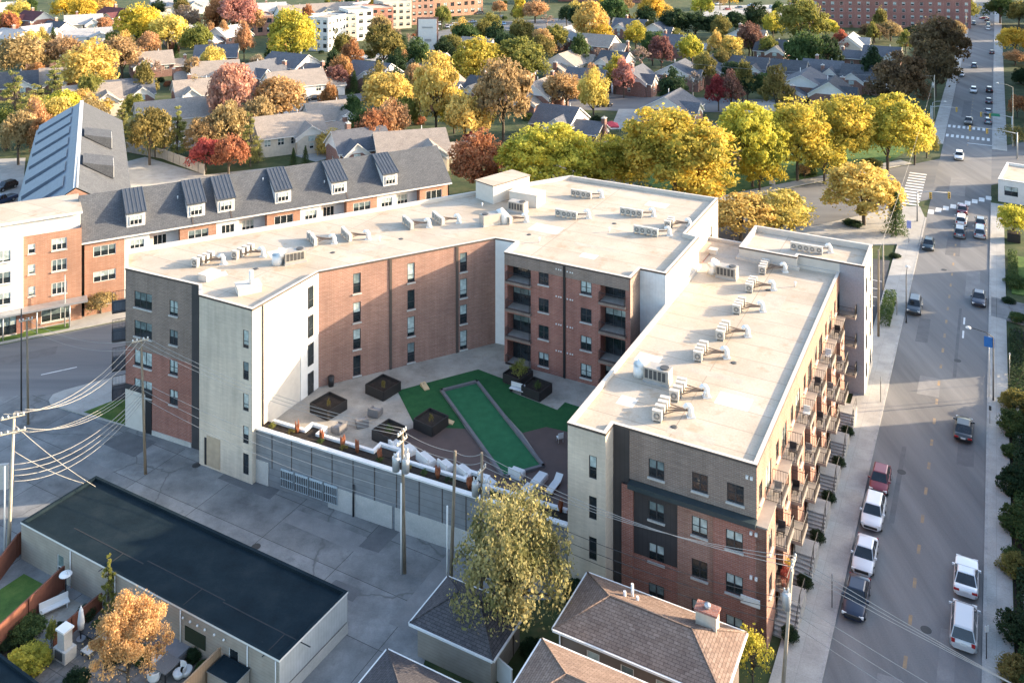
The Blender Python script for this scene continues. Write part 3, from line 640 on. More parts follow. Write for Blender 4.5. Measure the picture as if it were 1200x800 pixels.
cpoly('courtyard_wood_deck', [(474, 505), (487, 500), (546, 502), (590, 560), (640, 548), (612, 507), (640, 500), (672, 507), (672, 625), (560, 580), (476, 540)], .015, M_deck)
bc = [G(517.5, 459, Z0), G(559, 448.5, Z0), G(636.5, 547.5, Z0), G(590.5, 560.5, Z0)]
mb = MB(); mb.face([(p.x, p.y, Z0+.04) for p in bc][::-1]); mb.build('bocce_court', [M_turf2], apt)
mb = MB()
for i in range(4):
    a, b = bc[i], bc[(i+1) % 4]; dd = (b-a).normalized(); c = (a+b)/2; mb.box((c.x, c.y, Z0), ((b-a).length+.3, .3, .28), math.atan2(dd.y, dd.x))
mb.build('bocce_border', [plain('grey_timber', (.13, .125, .13), .7)], apt)
# white zig-zag planter wall behind the coping, with soil
Mpl = plain('planter_white', (.66, .66, .65), .6, var=.05)
zz = [(1.2, 1.9), (5.0, 1.9), (5.0, 3.1), (6.6, 3.1), (6.6, 1.9), (13.2, 1.9), (13.2, 3.2), (15.6, 3.2), (15.6, 1.9), (23.2, 1.9), (23.2, 3.1), (25.0, 3.1), (25.0, 1.9), (33.2, 1.9)]
mb = MB()
for i in range(len(zz)-1):
    a, b = along(zz[i][0], -zz[i][1]), along(zz[i+1][0], -zz[i+1][1]); dd = (b-a).normalized(); c = (a+b)/2
    mb.box((c.x, c.y, Z0), ((b-a).length+.32, .34, .62+.004*(i % 2)), math.atan2(dd.y, dd.x))
mb.build('planter_wall', [Mpl], apt)
mb = MB(); c = along(WL/2, -1.05); mb.box((c.x, c.y, Z0), (WL-.6, 1.45, .38), aw)
for s, o in ((5.8, -2.35), (14.4, -2.4), (24.1, -2.35)): c = along(s, o); mb.box((c.x, c.y, Z0), (1.2 if s != 14.4 else 2.0, 1.1, .376), aw)
mb.build('planter_soil', [M_soil], apt)
# ---------------------------------------------------------------- rooftop plant
def make_condenser():
    t = thing('condenser', 'x', 'air conditioner')
    mb = MB(); mb.box((0, 0, .12), (.82, .40, .80)); mb.box((0, 0, .923), (.86, .44, .04)); mb.build('casing', [M_unit], t)
    mb = MB(); mb.tube([(0, -.212, .52), (0, -.235, .52)], [.27, .27], 14, 0); mb.tube([(0, -.236, .52), (0, -.25, .52)], .09, 8, 1)
    for k in range(6): w = k*math.pi/6; mb.bar((-.27*math.cos(w), -.243, .52-.27*math.sin(w)), (.27*math.cos(w), -.243, .52+.27*math.sin(w)), .03, 1)
    mb.build('fan_grille', [M_dark, M_unit], t)
    for x in (-.33, .33): mb = MB(); mb.box((x, 0, 0), (.08, .5, .12)); mb.build('foot_rail', [M_steel], t)
    return t
COND = make_condenser()
BANKS = [ # photo x, y, roof height, number, direction of the row (degrees), words
 (238, 308, H1-.5, 4, 62, 'at the near left end of the upper roof'), (285, 299, H1-.5, 4, 62, 'second along from the near left end of the upper roof'),
 (366, 284, H1-.5, 4, 118, 'behind the big roof duct on the left wing'), (406, 279, H1-.5, 4, 118, 'fourth bank along the left wing roof'),
 (478, 265, H1-.5, 4, 118, 'near the middle of the left wing roof'), (513, 260, H1-.5, 4, 118, 'just left of the roof duct at the bend'),
 (592, 259, H1-.5, 4, 118, 'in front of the box at the bend of the roof'), (664, 255, H1-.5, 4, 152, 'near the centre of the middle roof'),
 (681, 231, H1-.5, 4, 152, 'at the back of the middle roof'), (740, 253, H1-.5, 4, 152, 'near the right rear of the middle roof'),
 (757, 275, H1-.5, 4, 152, 'by the right edge of the middle roof'), (785, 265, H1-.5, 3, 62, 'against the right parapet of the middle roof'),
 (945, 295, H3-.7, 5, 152, 'on the small raised roof at the far end'),
 (895, 317, H2-.35, 4, 62, 'furthest back on the lower right roof'), (880, 338, H2-.35, 4, 62, 'second from the back on the lower right roof'),
 (866, 363, H2-.35, 4, 62, 'third from the back on the lower right roof'), (847, 392, H2-.35, 4, 62, 'fourth from the back on the lower right roof'),
 (821, 417, H2-.35, 4, 62, 'third from the front on the lower right roof'), (795, 462, H2-.35, 4, 62, 'second from the front on the lower right roof'),
 (775, 485, H2-.35, 4, 62, 'nearest the front edge of the lower right roof')]
GOOSE = []
for x, y, z, n, ang, words in BANKS:
    c = G(x, y, z); d = Vector((math.cos(rad(ang)), math.sin(rad(ang)), 0)); rz = rad(ang)+(rad(90) if ang > 100 else rad(-90+0))
    for i in range(n):
        p = c+d*((i-(n-1)/2)*.76+R.uniform(-.07, .07))+Vector((R.uniform(-.06, .06), R.uniform(-.06, .06), 0))
        place(COND, tuple(p), (rad(ang-90)+rad(6)) if ang < 100 else rad(ang-180)+rad(0)+rad(R.uniform(-3, 3)), 'pale condenser in the bank '+words, 'condenser bank '+words)
    # pipe rack beside the bank and the white goose-neck where its pipes come through the roof
    side = Vector((math.cos(rad(SUN_AZ-12)), math.sin(rad(SUN_AZ-12)), 0)); e = c+side*2.6-d*.3
    pr = thing('pipe_rack', 'brown pipes from condensers '+words, 'pipes', tuple(c))
    mb = MB()
    for i in range(4): a = c+d*(i-1.5)*.6+side*.5; mb.tube([a+Vector((0, 0, .45)), c+side*1.3+d*(i-1.5)*.25+Vector((0, 0, .5)), e+Vector((0, 0, .55))], .055, 5)
    mb.build('pipe', [plain('pipe_lagging', (.20, .14, .10), .7) if 'pipe_lagging' not in MATS else MATS['pipe_lagging']], pr, tuple(c))
    gv = thing('pipe_vent', 'white pipe vent for condensers '+words, 'vent', tuple(e))
    mb = MB(); mb.box(tuple(e), (.7, .6, .12)); mb.tube([e+Vector((0, 0, .1)), e+Vector((.0, 0, .75)), e+Vector((-.12, 0, .98)), e+Vector((-.38, 0, 1.0)), e+Vector((-.55, 0, .8))], [.3, .24, .22, .2, .19], 9)
    mb.build('hood', [M_whitepaint], gv, tuple(e))
# packaged units
def packaged(x, y, z, ang, words, duct=True):
    c = G(x, y, z); t = thing('packaged_unit', words, 'roof unit', tuple(c)); O = tuple(c); r = rad(ang)
    mb = MB(); mb.box(O, (2.5, 1.35, .25), r, 1); mb.box((c.x, c.y, c.z+.25), (2.4, 1.3, 1.15), r); mb.build('cabinet', [plain('weathered_cabinet', (.36, .33, .29), .55, .2) if 'weathered_cabinet' not in MATS else MATS['weathered_cabinet'], M_steel], t, O)
    d = Vector((math.cos(r), math.sin(r), 0)); n = Vector((-d.y, d.x, 0))
    f = c+d*.65+Vector((0, 0, 1.4)); mb = MB(); mb.tube([f, f+Vector((0, 0, .1))], .42, 14); mb.build('fan_cowl', [M_dark], t, O)
    f = c-n*.66+Vector((0, 0, .45)); mb = MB()
    for k in range(5): mb.box((f+d*(-.9+k*.42)).to_tuple(), (.3, .04, .8), r)
    mb.build('grille', [M_dark], t, O)
    if duct:
        a = c-d*1.9; mb = MB(); mb.tube([a+n*.3+Vector((0, 0, .0)), a+n*.3+Vector((0, 0, 1.0)), a+d*.25+n*.1+Vector((0, 0, 1.35)), c-d*1.15+Vector((0, 0, 1.2))], [.62, .6, .58, .52], 12); mb.build('duct', [M_whitepaint], t, O)
    return t
packaged(771, 447, H2-.35, YU*57.3, 'large weathered air handler with white duct near the front of the lower roof')
packaged(852, 325, H2-.35, YU*57.3, 'weathered air handler near the step at the back of the lower roof')
packaged(345, 307, H1-.5, YL*57.3, 'air handler with two white ducts near the left end of the upper roof')
packaged(574, 263, H1-.5, YL*57.3+180, 'air handler with white duct at the bend of the upper roof')
packaged(607, 248, H1-.5, YU*57.3, 'brown air handler beside the white box at the roof bend', False)
# roof hatch boxes
def curb(x, y, z, s, ang, words, pipe=False):
    c = G(x, y, z); t = thing('roof_hatch', words, 'roof hatch', tuple(c)); O = tuple(c)
    mb = MB(); r = rad(ang); mb.box(O, s, r); mb.build('curb', [M_white], t, O)
    mb = MB(); mb.box((c.x, c.y, c.z+s[2]+.003), (s[0]+.15, s[1]+.15, .1), r); mb.build('lid', [M_parapet], t, O)
    if pipe: mb = MB(); mb.tube([(c.x+.3, c.y, c.z+s[2]), (c.x+.3, c.y, c.z+s[2]+1.5)], .22, 9); mb.build('flue', [M_whitepaint], t, O)
curb(291, 341, H1-.5, (2.4, 1.8, .7), 28, 'white roof curb with a tall flue near the tower corner', True)
curb(245, 326, H1-.5, (1.8, 1.3, .6), 60, 'low white roof curb beside the first condenser bank')
curb(618, 238, H1-.5, (4.2, 2.6, 1.6), YU*57.3, 'tall white box beside the penthouse at the roof bend')
curb(836, 262+35, H2-.35, (.9, .9, .5), YU*57.3, 'small white curb below the stepped white wall')
for k, (x, y, z, w) in enumerate(((565, 243, H1-.5, 'thin plumbing pipe by the penthouse'), (445, 283, H1-.5, 'lone plumbing pipe on the left wing roof'), (714, 272, H1-.5, 'lone plumbing pipe on the middle roof'), (632, 284, H1-.5, 'short plumbing pipe near the middle roof front'), (823, 274, H1-.5, 'white mushroom vent on the right parapet corner'), (932, 336, H2-.35, 'small vent stub on the lower roof by its raised parapet'), (826, 466, H2-.35, 'small dark vent stub in the open lower roof'))):
    c = G(x, y, z); mb = MB(); mb.tube([(c.x, c.y, c.z), (c.x, c.y, c.z+.55)], .07, 6); mb.dome((c.x, c.y, c.z+.5), .15, .12)
    tag(mb.build('roof_pipe', [M_whitepaint], None, tuple(c)), w, 'vent')

# ---------------------------------------------------------------- courtyard furniture
M_planterblack = plain('black_planter', (.022, .02, .02), .6)
M_wicker = plain('grey_wicker', (.17, .16, .155), .85, var=.25, sc=12); M_cush = plain('pale_cushion', (.58, .58, .57), .8, var=.06)
def planter(x, y, s, words, ang=-8):
    c = G(x, y, Z0+.02); t = thing('planter_box', words, 'planter', tuple(c)); O = tuple(c); r = YU+rad(ang)
    mb = MB(); h = 1.0; cs, sn = math.cos(r), math.sin(r)
    def rot(px, py): return (c.x+px*cs-py*sn, c.y+px*sn+py*cs)
    for px, py, sx, sy in ((0, -s/2, s, .1), (0, s/2, s, .1), (-s/2, 0, .1, s-.1), (s/2, 0, .1, s-.1)): mb.box((*rot(px, py), c.z), (sx, sy, h), r)
    mb.build('side', [M_planterblack], t, O)
    mb = MB(); mb.box((c.x, c.y, c.z), (s-.1, s-.1, h-.25), r); mb.build('soil', [M_soil], t, O); return c
planter(385, 481, 2.7, 'black square planter box nearest the white side wall'); planter(449, 459, 2.7, 'black square planter box beside the green turf corner')
planter(505, 500, 2.5, 'black planter box between turf and wood deck'); planter(456, 513, 2.4, 'black planter box behind the utility pole transformers')
planter(607, 446, 2.4, 'black planter box holding a leafy yellow green shrub'); planter(629, 461, 2.4, 'black planter box right of the white bench')
def lounge(x, y, ang, words):
    c = G(x, y, Z0+.02); t = thing('wicker_armchair', words, 'armchair', (0, 0, 0)); t.location = c; t.rotation_euler.z = rad(ang)
    mb = MB(); mb.box((0, 0, .06), (1.0, 1.0, .32)); mb.build('seat', [M_wicker], t, (0, 0, 0))
    mb = MB(); mb.box((0, .52, .06), (1.2, .18, .8)); mb.build('backrest', [M_wicker], t, (0, 0, 0))
    for sx in (-.55, .55): mb = MB(); mb.box((sx, -.04, .06), (.16, .95, .56)); mb.build('armrest', [M_wicker], t, (0, 0, 0))
    mb = MB(); mb.box((0, -.02, .385), (.9, .85, .12)); mb.build('cushion', [plain('grey_cushion', (.2, .2, .21), .9) if 'grey_cushion' not in MATS else MATS['grey_cushion']], t, (0, 0, 0))
lounge(424, 498, 200, 'grey wicker armchair in the middle of the patio trio'); lounge(440, 486, 160, 'grey wicker armchair closest to the turf'); lounge(397, 505, 240, 'grey wicker armchair nearest the zigzag planter')
def sofa(x, y, w, ang, words, back=True):
    c = G(x, y, Z0+.02); t = thing('outdoor_sofa' if back else 'ottoman', words, 'sofa' if back else 'ottoman', (0, 0, 0)); t.location = c; t.rotation_euler.z = rad(ang)
    mb = MB(); mb.box((0, 0, .0), (w, .95, .4)); mb.box((0, 0, .403), (w-.1, .85, .1)); mb.build('seat', [M_cush], t, (0, 0, 0))
    if back: mb = MB(); mb.box((0, .5, .0), (w, .16, .85)); mb.build('backrest', [M_cush], t, (0, 0, 0))
sofa(500, 541, 2.0, 130, 'white outdoor sofa just right of the transformer pole'); sofa(545, 556, 1.9, 130, 'white outdoor sofa beside the second wooden pole')
sofa(462, 523, 1.3, 130, 'small white outdoor seat behind the transformer pole'); sofa(606, 557, 1.3, 150, 'white outdoor seat at the near end of the bocce court')
sofa(523, 549, 1.4, 130, 'white outdoor seat between the two long white sofas'); sofa(572, 568, 1.6, 130, 'white outdoor sofa behind the hidden transformer pole'); sofa(618, 578, 1.5, 60, 'pale low seat between the planter wall and the square ottoman', False); sofa(480, 530, 1.3, 130, 'white outdoor seat just left of the transformer pole')
sofa(632, 565, 1.8, 60, 'square white ottoman on the wood deck', False)
c = G(648, 573, Z0+.02); t = thing('chaise_longue', 'pale chaise longue lying on the deck by the cream tower', 'lounger'); t.location = c; t.rotation_euler.z = rad(62)
mb = MB(); mb.box((0, 0, .18), (1.9, .7, .12)); mb.build('seat', [M_cush], t, (0, 0, 0)); mb = MB(); mb.face([(.95, -.35, .3), (1.5, -.35, .65), (1.5, .35, .65), (.95, .35, .3)]); mb.face([(.95, .35, .27), (1.5, .35, .62), (1.5, -.35, .62), (.95, -.35, .27)]); mb.build('backrest', [M_cush], t, (0, 0, 0))
mb = MB()
for x in (-.85, .85):
    for y in (-.28, .28): mb.box((x, y, 0), (.06, .06, .18))
mb.build('leg_frame', [M_black], t, (0, 0, 0))
c = G(606, 460, Z0+.03); t = thing('bench', 'pale bench between the two black planters by the turf', 'bench'); t.location = c; t.rotation_euler.z = YU
mb = MB(); mb.box((0, 0, .38), (1.7, .55, .07)); mb.build('seat', [M_cush], t, (0, 0, 0)); mb = MB(); mb.box((0, .26, .5), (1.7, .07, .45)); mb.build('backrest', [M_cush], t, (0, 0, 0))
for x in (-.7, .7): mb = MB(); mb.box((x, 0, 0), (.07, .5, .38)); mb.build('leg', [M_black], t, (0, 0, 0))
for x, y, a, w in ((498, 454, 30, 'tan cornhole board on the turf near the brick wall'), (525, 495, 75, 'tan cornhole board beside the bocce court border')):
    c = G(x, y, Z0+.03); t = thing('cornhole_board', w, 'game board'); t.location = c; t.rotation_euler.z = rad(a)
    Mt = MATS.get('pale_plywood') or plain('pale_plywood', (.50, .36, .20), .7)
    mb = MB(); mb.face([(-.3, -.6, .08), (.3, -.6, .08), (.3, .6, .34), (-.3, .6, .34)]); mb.face([(-.3, -.6, 0), (-.3, .6, 0), (-.3, .6, .34), (-.3, -.6, .08)]); mb.face([(.3, .6, 0), (.3, -.6, 0), (.3, -.6, .08), (.3, .6, .34)]); mb.face([(.3, -.6, 0), (-.3, -.6, 0), (-.3, -.6, .08), (.3, -.6, .08)]); mb.face([(-.3, .6, 0), (.3, .6, 0), (.3, .6, .34), (-.3, .6, .34)]); mb.build('board', [Mt], t, (0, 0, 0))
    mb = MB(); mb.tube([(0, .35, .287), (0, .35, .30)], .09, 10); mb.build('hole', [M_dark], t, (0, 0, 0))
c = G(388, 452, Z0); t = thing('litter_bin', 'black round litter bin by the corner of the courtyard walls', 'bin'); t.location = c
mb = MB(); mb.tube([(0, 0, 0), (0, 0, 1.0)], [.3, .36], 12); mb.build('body', [M_black], t, (0, 0, 0)); mb = MB(); mb.dome((0, 0, 1.0), .38, .16); mb.build('lid', [M_planterblack], t, (0, 0, 0))
def chair(x, y, a, words, z=Z0+.02, m=None):
    m = m or M_cush; c = G(x, y, z); t = thing('garden_chair', words, 'chair'); t.location = c; t.rotation_euler.z = rad(a)
    mb = MB(); mb.box((0, 0, .42), (.55, .55, .05)); mb.build('seat', [m], t, (0, 0, 0)); mb = MB(); mb.box((0, .27, .47), (.55, .05, .5)); mb.build('backrest', [m], t, (0, 0, 0))
    for sx in (-.24, .24):
        for sy in (-.24, .24): mb = MB(); mb.box((sx, sy, 0), (.05, .05, .42)); mb.build('leg', [M_steel], t, (0, 0, 0))
chair(656, 517, 200, 'light blue grey metal chair on the deck under the cream tower')
chair(712, 433, 160, 'white chair on the low balcony behind the right wing', Z0+.05)
# rusty-red grasses in the planter along the wall
M_copper = plain('copper_grass', (.30, .10, .045), .8, var=.4, sc=6)
for k, (x, y) in enumerate(((348, 507), (377, 517), (402, 525), (419, 530), (445, 540), (513, 560), (550, 573), (657, 600))):
    c = G(x, y, Z0+.35); mb = MB()
    for i in range(26):
        w = R.uniform(0, 6.28); r0 = R.uniform(0, .12); e = R.uniform(.12, .3); h = R.uniform(.8, 1.35)
        mb.tube([(c.x+r0*math.cos(w), c.y+r0*math.sin(w), c.z), (c.x+e*.8*math.cos(w), c.y+e*.8*math.sin(w), c.z+h*.6), (c.x+e*.9*math.cos(w), c.y+e*.9*math.sin(w), c.z+h)], [.05, .06, .01], 3)
    tag(mb.build('ornamental_grass', [M_copper], None, tuple(c)), 'upright rust-red grass clump in the planter along the alley wall', 'plant', 'rust-red grasses along the alley wall')

# repairs, walkway pads and drains on the membranes
M_pad = blotch('roof_patch_membrane', (.42, .36, .29), (.36, .30, .24), (.47, .41, .34), .8, .7, 6); M_pad2 = blotch('new_roof_patch', (.58, .53, .46), (.54, .49, .42), (.62, .57, .5), .8, .6, 6)
for x, y, z, l, w, m in ((430, 292, H1-.5, 5, 1.2, M_pad), (330, 296, H1-.5, 3, 2.2, M_pad2), (540, 270, H1-.5, 7, 1.0, M_pad), (640, 268, H1-.5, 4, 2.6, M_pad2), (700, 290, H1-.5, 6, .9, M_pad), (770, 240, H1-.5, 3, 2, M_pad2), (690, 300, H1-.5, 2, 1.4, M_pad2), (840, 440, H2-.35, 5, 1.0, M_pad), (760, 420, H2-.35, 2.4, 1.8, M_pad2), (860, 470, H2-.35, 3, 2.2, M_pad2), (905, 355, H2-.35, 2.2, 5, M_pad), (810, 510, H2-.35, 4, 1.1, M_pad), (735, 470, H2-.35, 1.6, 1.6, M_pad2), (850, 300, H2-.35, 2.4, 1.5, M_pad), (255, 322, H1-.5, 2, 1.4, M_pad2), (600, 285, H1-.5, 3, .9, M_pad)):
    c = G(x, y, z); r = YU if x > 560 else YL; e = Vector((math.cos(r), math.sin(r), 0)); f = Vector((-e.y, e.x, 0)); zz = z+.005; q = [c-e*l/2-f*w/2, c+e*l/2-f*w/2, c+e*l/2+f*w/2, c-e*l/2+f*w/2]
    mb = MB(); mb.face([(p.x, p.y, zz) for p in q]); mb.build('roof_patch', [m], apt)
for x, y, z in ((390, 296, H1-.5), (470, 280, H1-.5), (620, 275, H1-.5), (720, 262, H1-.5), (860, 425, H2-.35), (790, 500, H2-.35), (900, 340, H2-.35), (300, 315, H1-.5)):
    c = G(x, y, z); mb = MB(); mb.tube([(c.x, c.y, z+.003), (c.x, c.y, z+.06)], [.32, .22], 10); mb.build('roof_drain', [M_dark], apt)
# ---------------------------------------------------------------- vehicles
M_tyre = plain('tyre_rubber', (.02, .02, .02), .85); M_rim = plain('alloy_rim', (.45, .45, .46), .35, .7); M_cglass = glass('car_glass', (.012, .015, .018), .05)
M_head = plain('headlight_lens', (.75, .75, .72), .15); M_tail = plain('tail_light_lens', (.35, .02, .02), .2); M_plate = plain('black_plastic', (.03, .03, .03), .6)
PAINT = {}
def paint(c):
    if c not in PAINT:
        m, nt, b = nodes('car_paint'); b.inputs['Base Color'].default_value = (*c, 1); b.inputs['Roughness'].default_value = .35; b.inputs['Metallic'].default_value = .15
        b.inputs['Coat Weight'].default_value = .6; b.inputs['Coat Roughness'].default_value = .08; PAINT[c] = m
    return PAINT[c]
SHAPE = { # length, width, belt height, roof height, hood end, windscreen top, roof rear, rear glass base (fractions from nose), nose h, tail h
 'sedan': (4.75, 1.82, .92, 1.44, .26, .43, .72, .88, .70, .92), 'suv': (4.65, 1.88, 1.06, 1.70, .24, .38, .86, .97, .86, 1.05), 'hatch': (4.2, 1.78, .96, 1.50, .22, .40, .80, .96, .74, .98),
 'van': (5.0, 1.96, 1.05, 1.76, .17, .33, .90, .98, .82, 1.05), 'coupe': (4.75, 1.9, .93, 1.36, .34, .50, .68, .88, .78, .98), 'pickup': (5.5, 1.98, 1.12, 1.82, .22, .34, .52, .58, .98, 1.10)}
CARM = {}
def car_mesh(kind):
    if kind in CARM: return CARM[kind]
    L, Wd, belt, roof, h0, w1, r1, r0, nose, tail = SHAPE[kind]; X = lambda f: L*(f-.5); hw = Wd/2
    b = MB()
    st = [(0, nose-.28, .66), (.012, nose-.12, .78), (.04, nose-.02, .89), (.09, nose+.05, .955), (.15, nose+.09, .985), (h0, belt-.02, 1.0), (.5, belt, 1.005), (r0, belt, .995), (.945, tail, .965), (.975, tail-.06, .90), (.992, tail-.2, .80), (1, tail-.34, .74)]
    if kind == 'pickup': st = [(0, nose-.3, .84), (.03, nose, .93), (.12, nose+.06, .98), (h0, belt, 1.0), (.5, belt, 1.0), (r0, belt, 1.0), (.8, belt, 1.0), (.98, belt, 1.0), (1, belt-.02, .98)]
    rows = []
    for f, zt, wf in st:
        w = hw*wf; zb = .24 if .04 < f < .96 else .34; k = len(b.v); x = X(f)
        sec = [(-w*.90, zb), (-w, zb+.16), (-w, zt-.22), (-w*.93, zt-.05), (-w*.78, zt), (w*.78, zt), (w*.93, zt-.05), (w, zt-.22), (w, zb+.16), (w*.90, zb)]
        b.v += [(x, y, z) for y, z in sec]; rows.append(k)
    for i in range(len(rows)-1):
        for j in range(9):
            b.f.append((rows[i]+j, rows[i+1]+j, rows[i+1]+j+1, rows[i]+j+1)); b.m.append(0); b.sm.append(True)
    for k, rev in ((rows[0], False), (rows[-1], True)):
        f = tuple(k+j for j in range(10)); b.f.append(f[::-1] if rev else f); b.m.append(0); b.sm.append(False)
    cw, rw = hw*.90, hw*.70
    base = [(X(h0), -cw, belt-.04), (X(r0), -cw, belt-.04), (X(r0), cw, belt-.04), (X(h0), cw, belt-.04)]; top = [(X(w1), -rw, roof-.05), (X(r1), -rw, roof-.05), (X(r1), rw, roof-.05), (X(w1), rw, roof-.05)]
    for i in range(4): j = (i+1) % 4; b.face([base[i], base[j], top[j], top[i]], 0, False)
    k = .92; cx = (X(w1)+X(r1))/2
    top2 = [((x-cx)*k+cx, y*.86, roof) for x, y, z in top]
    for i in range(4): j = (i+1) % 4; b.face([top[i], top[j], top2[j], top2[i]], 0, True)
    b.face(top2, 0)
    if kind == 'pickup': b.box((X(.79), 0, belt+.004), (L*.34, hw*1.5, .01), 0, 1)
    def pane(q, ins, out):
        v = [Vector(p) for p in q]; c = sum(v, Vector())/4; n = (v[1]-v[0]).cross(v[3]-v[0]).normalized()
        if n.dot(c-Vector((0, 0, .8))) < 0: n = -n
        return [tuple(p+(c-p)*ins+n*out) for p in v]
    ws, rwn, sl, sr = MB(), MB(), MB(), MB()
    ws.face(pane([base[0], top[0], top[3], base[3]], .06, .03)); rwn.face(pane([base[2], top[2], top[1], base[1]], .08, .03))
    for mb_, ids, nd in ((sl, (0, 1), 2), (sr, (3, 2), 2)):
        p0, p1, t0, t1 = Vector(base[ids[0]]), Vector(base[ids[1]]), Vector(top[ids[0]]), Vector(top[ids[1]])
        for i in range(nd):
            u0, u1 = i/nd+.02, (i+1)/nd-.02; q = [p0.lerp(p1, u0), p0.lerp(p1, u1), t0.lerp(t1, u1), t0.lerp(t1, u0)]; mb_.face(pane(q, .08, .03))
    r = .34 if kind in ('sedan', 'hatch', 'coupe') else .37
    ty, rm, ar = MB(), MB(), MB()
    ty.tube([(0, -.11, 0), (0, .11, 0)], r, 16); 
    for s in (-1, 1): rm.tube([(0, s*.111, 0), (0, s*.125, 0)], [r*.66, r*.6], 10)
    hl, tl, bp, mi, pl = MB(), MB(), MB(), MB(), MB()
    hl.box((0, 0, -.09), (.14, .36, .17)); tl.box((0, 0, -.12), (.1, .26, .26) if kind in ('suv', 'van', 'hatch', 'pickup') else (.1, .42, .16))
    bp.box((0, 0, 0), (.1, Wd*.62, .2)); mi.box((0, 0, 0), (.12, .22, .15)); pl.box((0, 0, 0), (.03, .46, .16))
    d = {n: m.data(n) for n, m in (('body', b), ('windshield', ws), ('rear_window', rwn), ('side_window', sl), ('side_window2', sr), ('tyre', ty), ('rim', rm), ('headlight', hl), ('taillight', tl), ('grille', bp), ('mirror', mi), ('plate', pl))}
    for n, ms in (('windshield', M_cglass), ('rear_window', M_cglass), ('side_window', M_cglass), ('side_window2', M_cglass), ('tyre', M_tyre), ('rim', M_rim), ('headlight', M_head), ('taillight', M_tail), ('grille', M_plate), ('plate', M_whitepaint)): d[n].materials.append(ms)
    d['body'].materials.append(M_plate); d['body'].materials.append(M_plate); d['mirror'].materials.append(M_plate)
    CARM[kind] = (d, r); return CARM[kind]
CARP = {}
def car(x, y, kind, colr, words, ang, world=None, group=None, name='parked_car', cat='car'):
    key = (kind, colr); loc = world if world is not None else G(x, y, .012)
    if key in CARP: t = copy_tree(CARP[key]); t.name = name
    else:
        d, r = car_mesh(kind); L, Wd, belt, roof, h0, w1, r1, r0, nose, tail = SHAPE[kind]; t = thing(name, 'x', 'car'); X = lambda f: L*(f-.5)
        body = link('body', d['body'], None, t); body.material_slots[0].link = 'OBJECT'; body.material_slots[0].material = paint(colr)
        bv = body.modifiers.new('bevel', 'BEVEL'); bv.width = .09; bv.segments = 3; bv.limit_method = 'ANGLE'
        for n in ('windshield', 'rear_window', 'side_window'): link(n, d[n], None, t)
        link('side_window', d['side_window2'], None, t)
        for fx in (.185, .80):
            for s in (-1, 1):
                w = bpy.data.objects.new('wheel', None); COL.objects.link(w); w.parent = t; w.location = (X(fx), s*(Wd/2-.10), r)
                link('tyre', d['tyre'], None, w); link('rim', d['rim'], None, w)
        for s in (-1, 1):
            link('headlight', d['headlight'], None, t, (X(.03), s*Wd*.36, nose-.14)); link('taillight', d['taillight'], None, t, (X(.99), s*Wd*.36, tail-.18 if kind != 'pickup' else belt-.3))
            m = link('mirror', d['mirror'], None, t, (X(h0+.07), s*(Wd/2+.06), belt-.02)); m.material_slots[0].link = 'OBJECT'; m.material_slots[0].material = paint(colr)
        link('grille', d['grille'], None, t, (X(.004), 0, .42)); link('number_plate', d['plate'], None, t, (X(1.0), 0, tail-.36))
        CARP[key] = t
    t.location = loc; t.rotation_euler = (0, 0, ang); t['label'] = words; t['category'] = cat
    if group: t['group'] = group
    elif 'group' in t: del t['group']
    return t
AW = math.atan2(U.y, U.x); TOW = AW; AWAY = AW+math.pi       # nose towards the camera / away from it (nose is at -x)
WHT, BLK, NAVY, SILV, REDC, DKG, GRY, BLU = (.78, .78, .77), (.015, .016, .018), (.008, .016, .04), (.42, .43, .44), (.22, .035, .045), (.045, .05, .052), (.18, .19, .2), (.05, .12, .30)
def onav(a, b, *k): car(0, 0, *k, world=A(a, b, .012))
def avn(px, py, b, kind, c, words, ang):                     # a car on the avenue in the lane b metres from the facade line, at the row where it stands
    p = G(px, py); a = (p-C1).dot(U); car(0, 0, kind, c, words, ang, world=A(a, b, .012))
avn(1029, 567, 6.3, 'hatch', REDC, 'dark red hatchback parked at the head of the kerb row', TOW); avn(1020, 606, 6.3, 'suv', WHT, 'white crossover parked just behind the dark red hatchback', TOW)
avn(1009, 655, 6.3, 'sedan', (.66, .67, .68), 'pale silver sedan parked between white crossover and navy sedan', TOW); avn(999, 705, 6.3, 'sedan', NAVY, 'dark navy sedan last in the kerb row', TOW)
avn(1139, 684, 14.3, 'coupe', WHT, 'white coupe parked on the far kerb ahead of the silver crossover', AWAY); avn(1135, 742, 14.3, 'van', (.55, .55, .55), 'silver crossover parked on the far kerb behind the white coupe', AWAY)
avn(1144, 511, 13.4, 'sedan', BLK, 'black sedan with white roof glint driving up the far lane', AWAY); avn(1066, 362, 6.2, 'suv', (.03, .045, .06), 'dark slate pickup-like car parked near the hedge', TOW)
avn(1155, 355, 14.3, 'sedan', (.02, .025, .045), 'dark blue sedan parked on the far kerb below the street lamp', TOW); avn(1081, 289, 6.4, 'hatch', (.02, .04, .05), 'dark hatchback parked beside the car park', TOW)
avn(1132, 277, 10.9, 'suv', GRY, 'dark grey crossover waiting behind the white one', AWAY); avn(1133, 263, 10.9, 'suv', WHT, 'white crossover waiting in the left turn lane', AWAY)
avn(1138, 250, 10.9, 'sedan', (.10, .03, .05), 'dark maroon sedan first in the queue at the crossing', AWAY); avn(1156, 277, 14.0, 'van', SILV, 'silver crossover second in the right lane queue', AWAY); avn(1157, 265, 14.0, 'hatch', (.12, .14, .15), 'dark hatchback first in the right lane queue', AWAY)
avn(1116, 185, 9.0, 'suv', (.74, .75, .76), 'white car crossing the sunlit junction', TOW); avn(1128, 144, 10.0, 'pickup', (.10, .09, .08), 'dark truck with an orange load just beyond the junction', TOW)
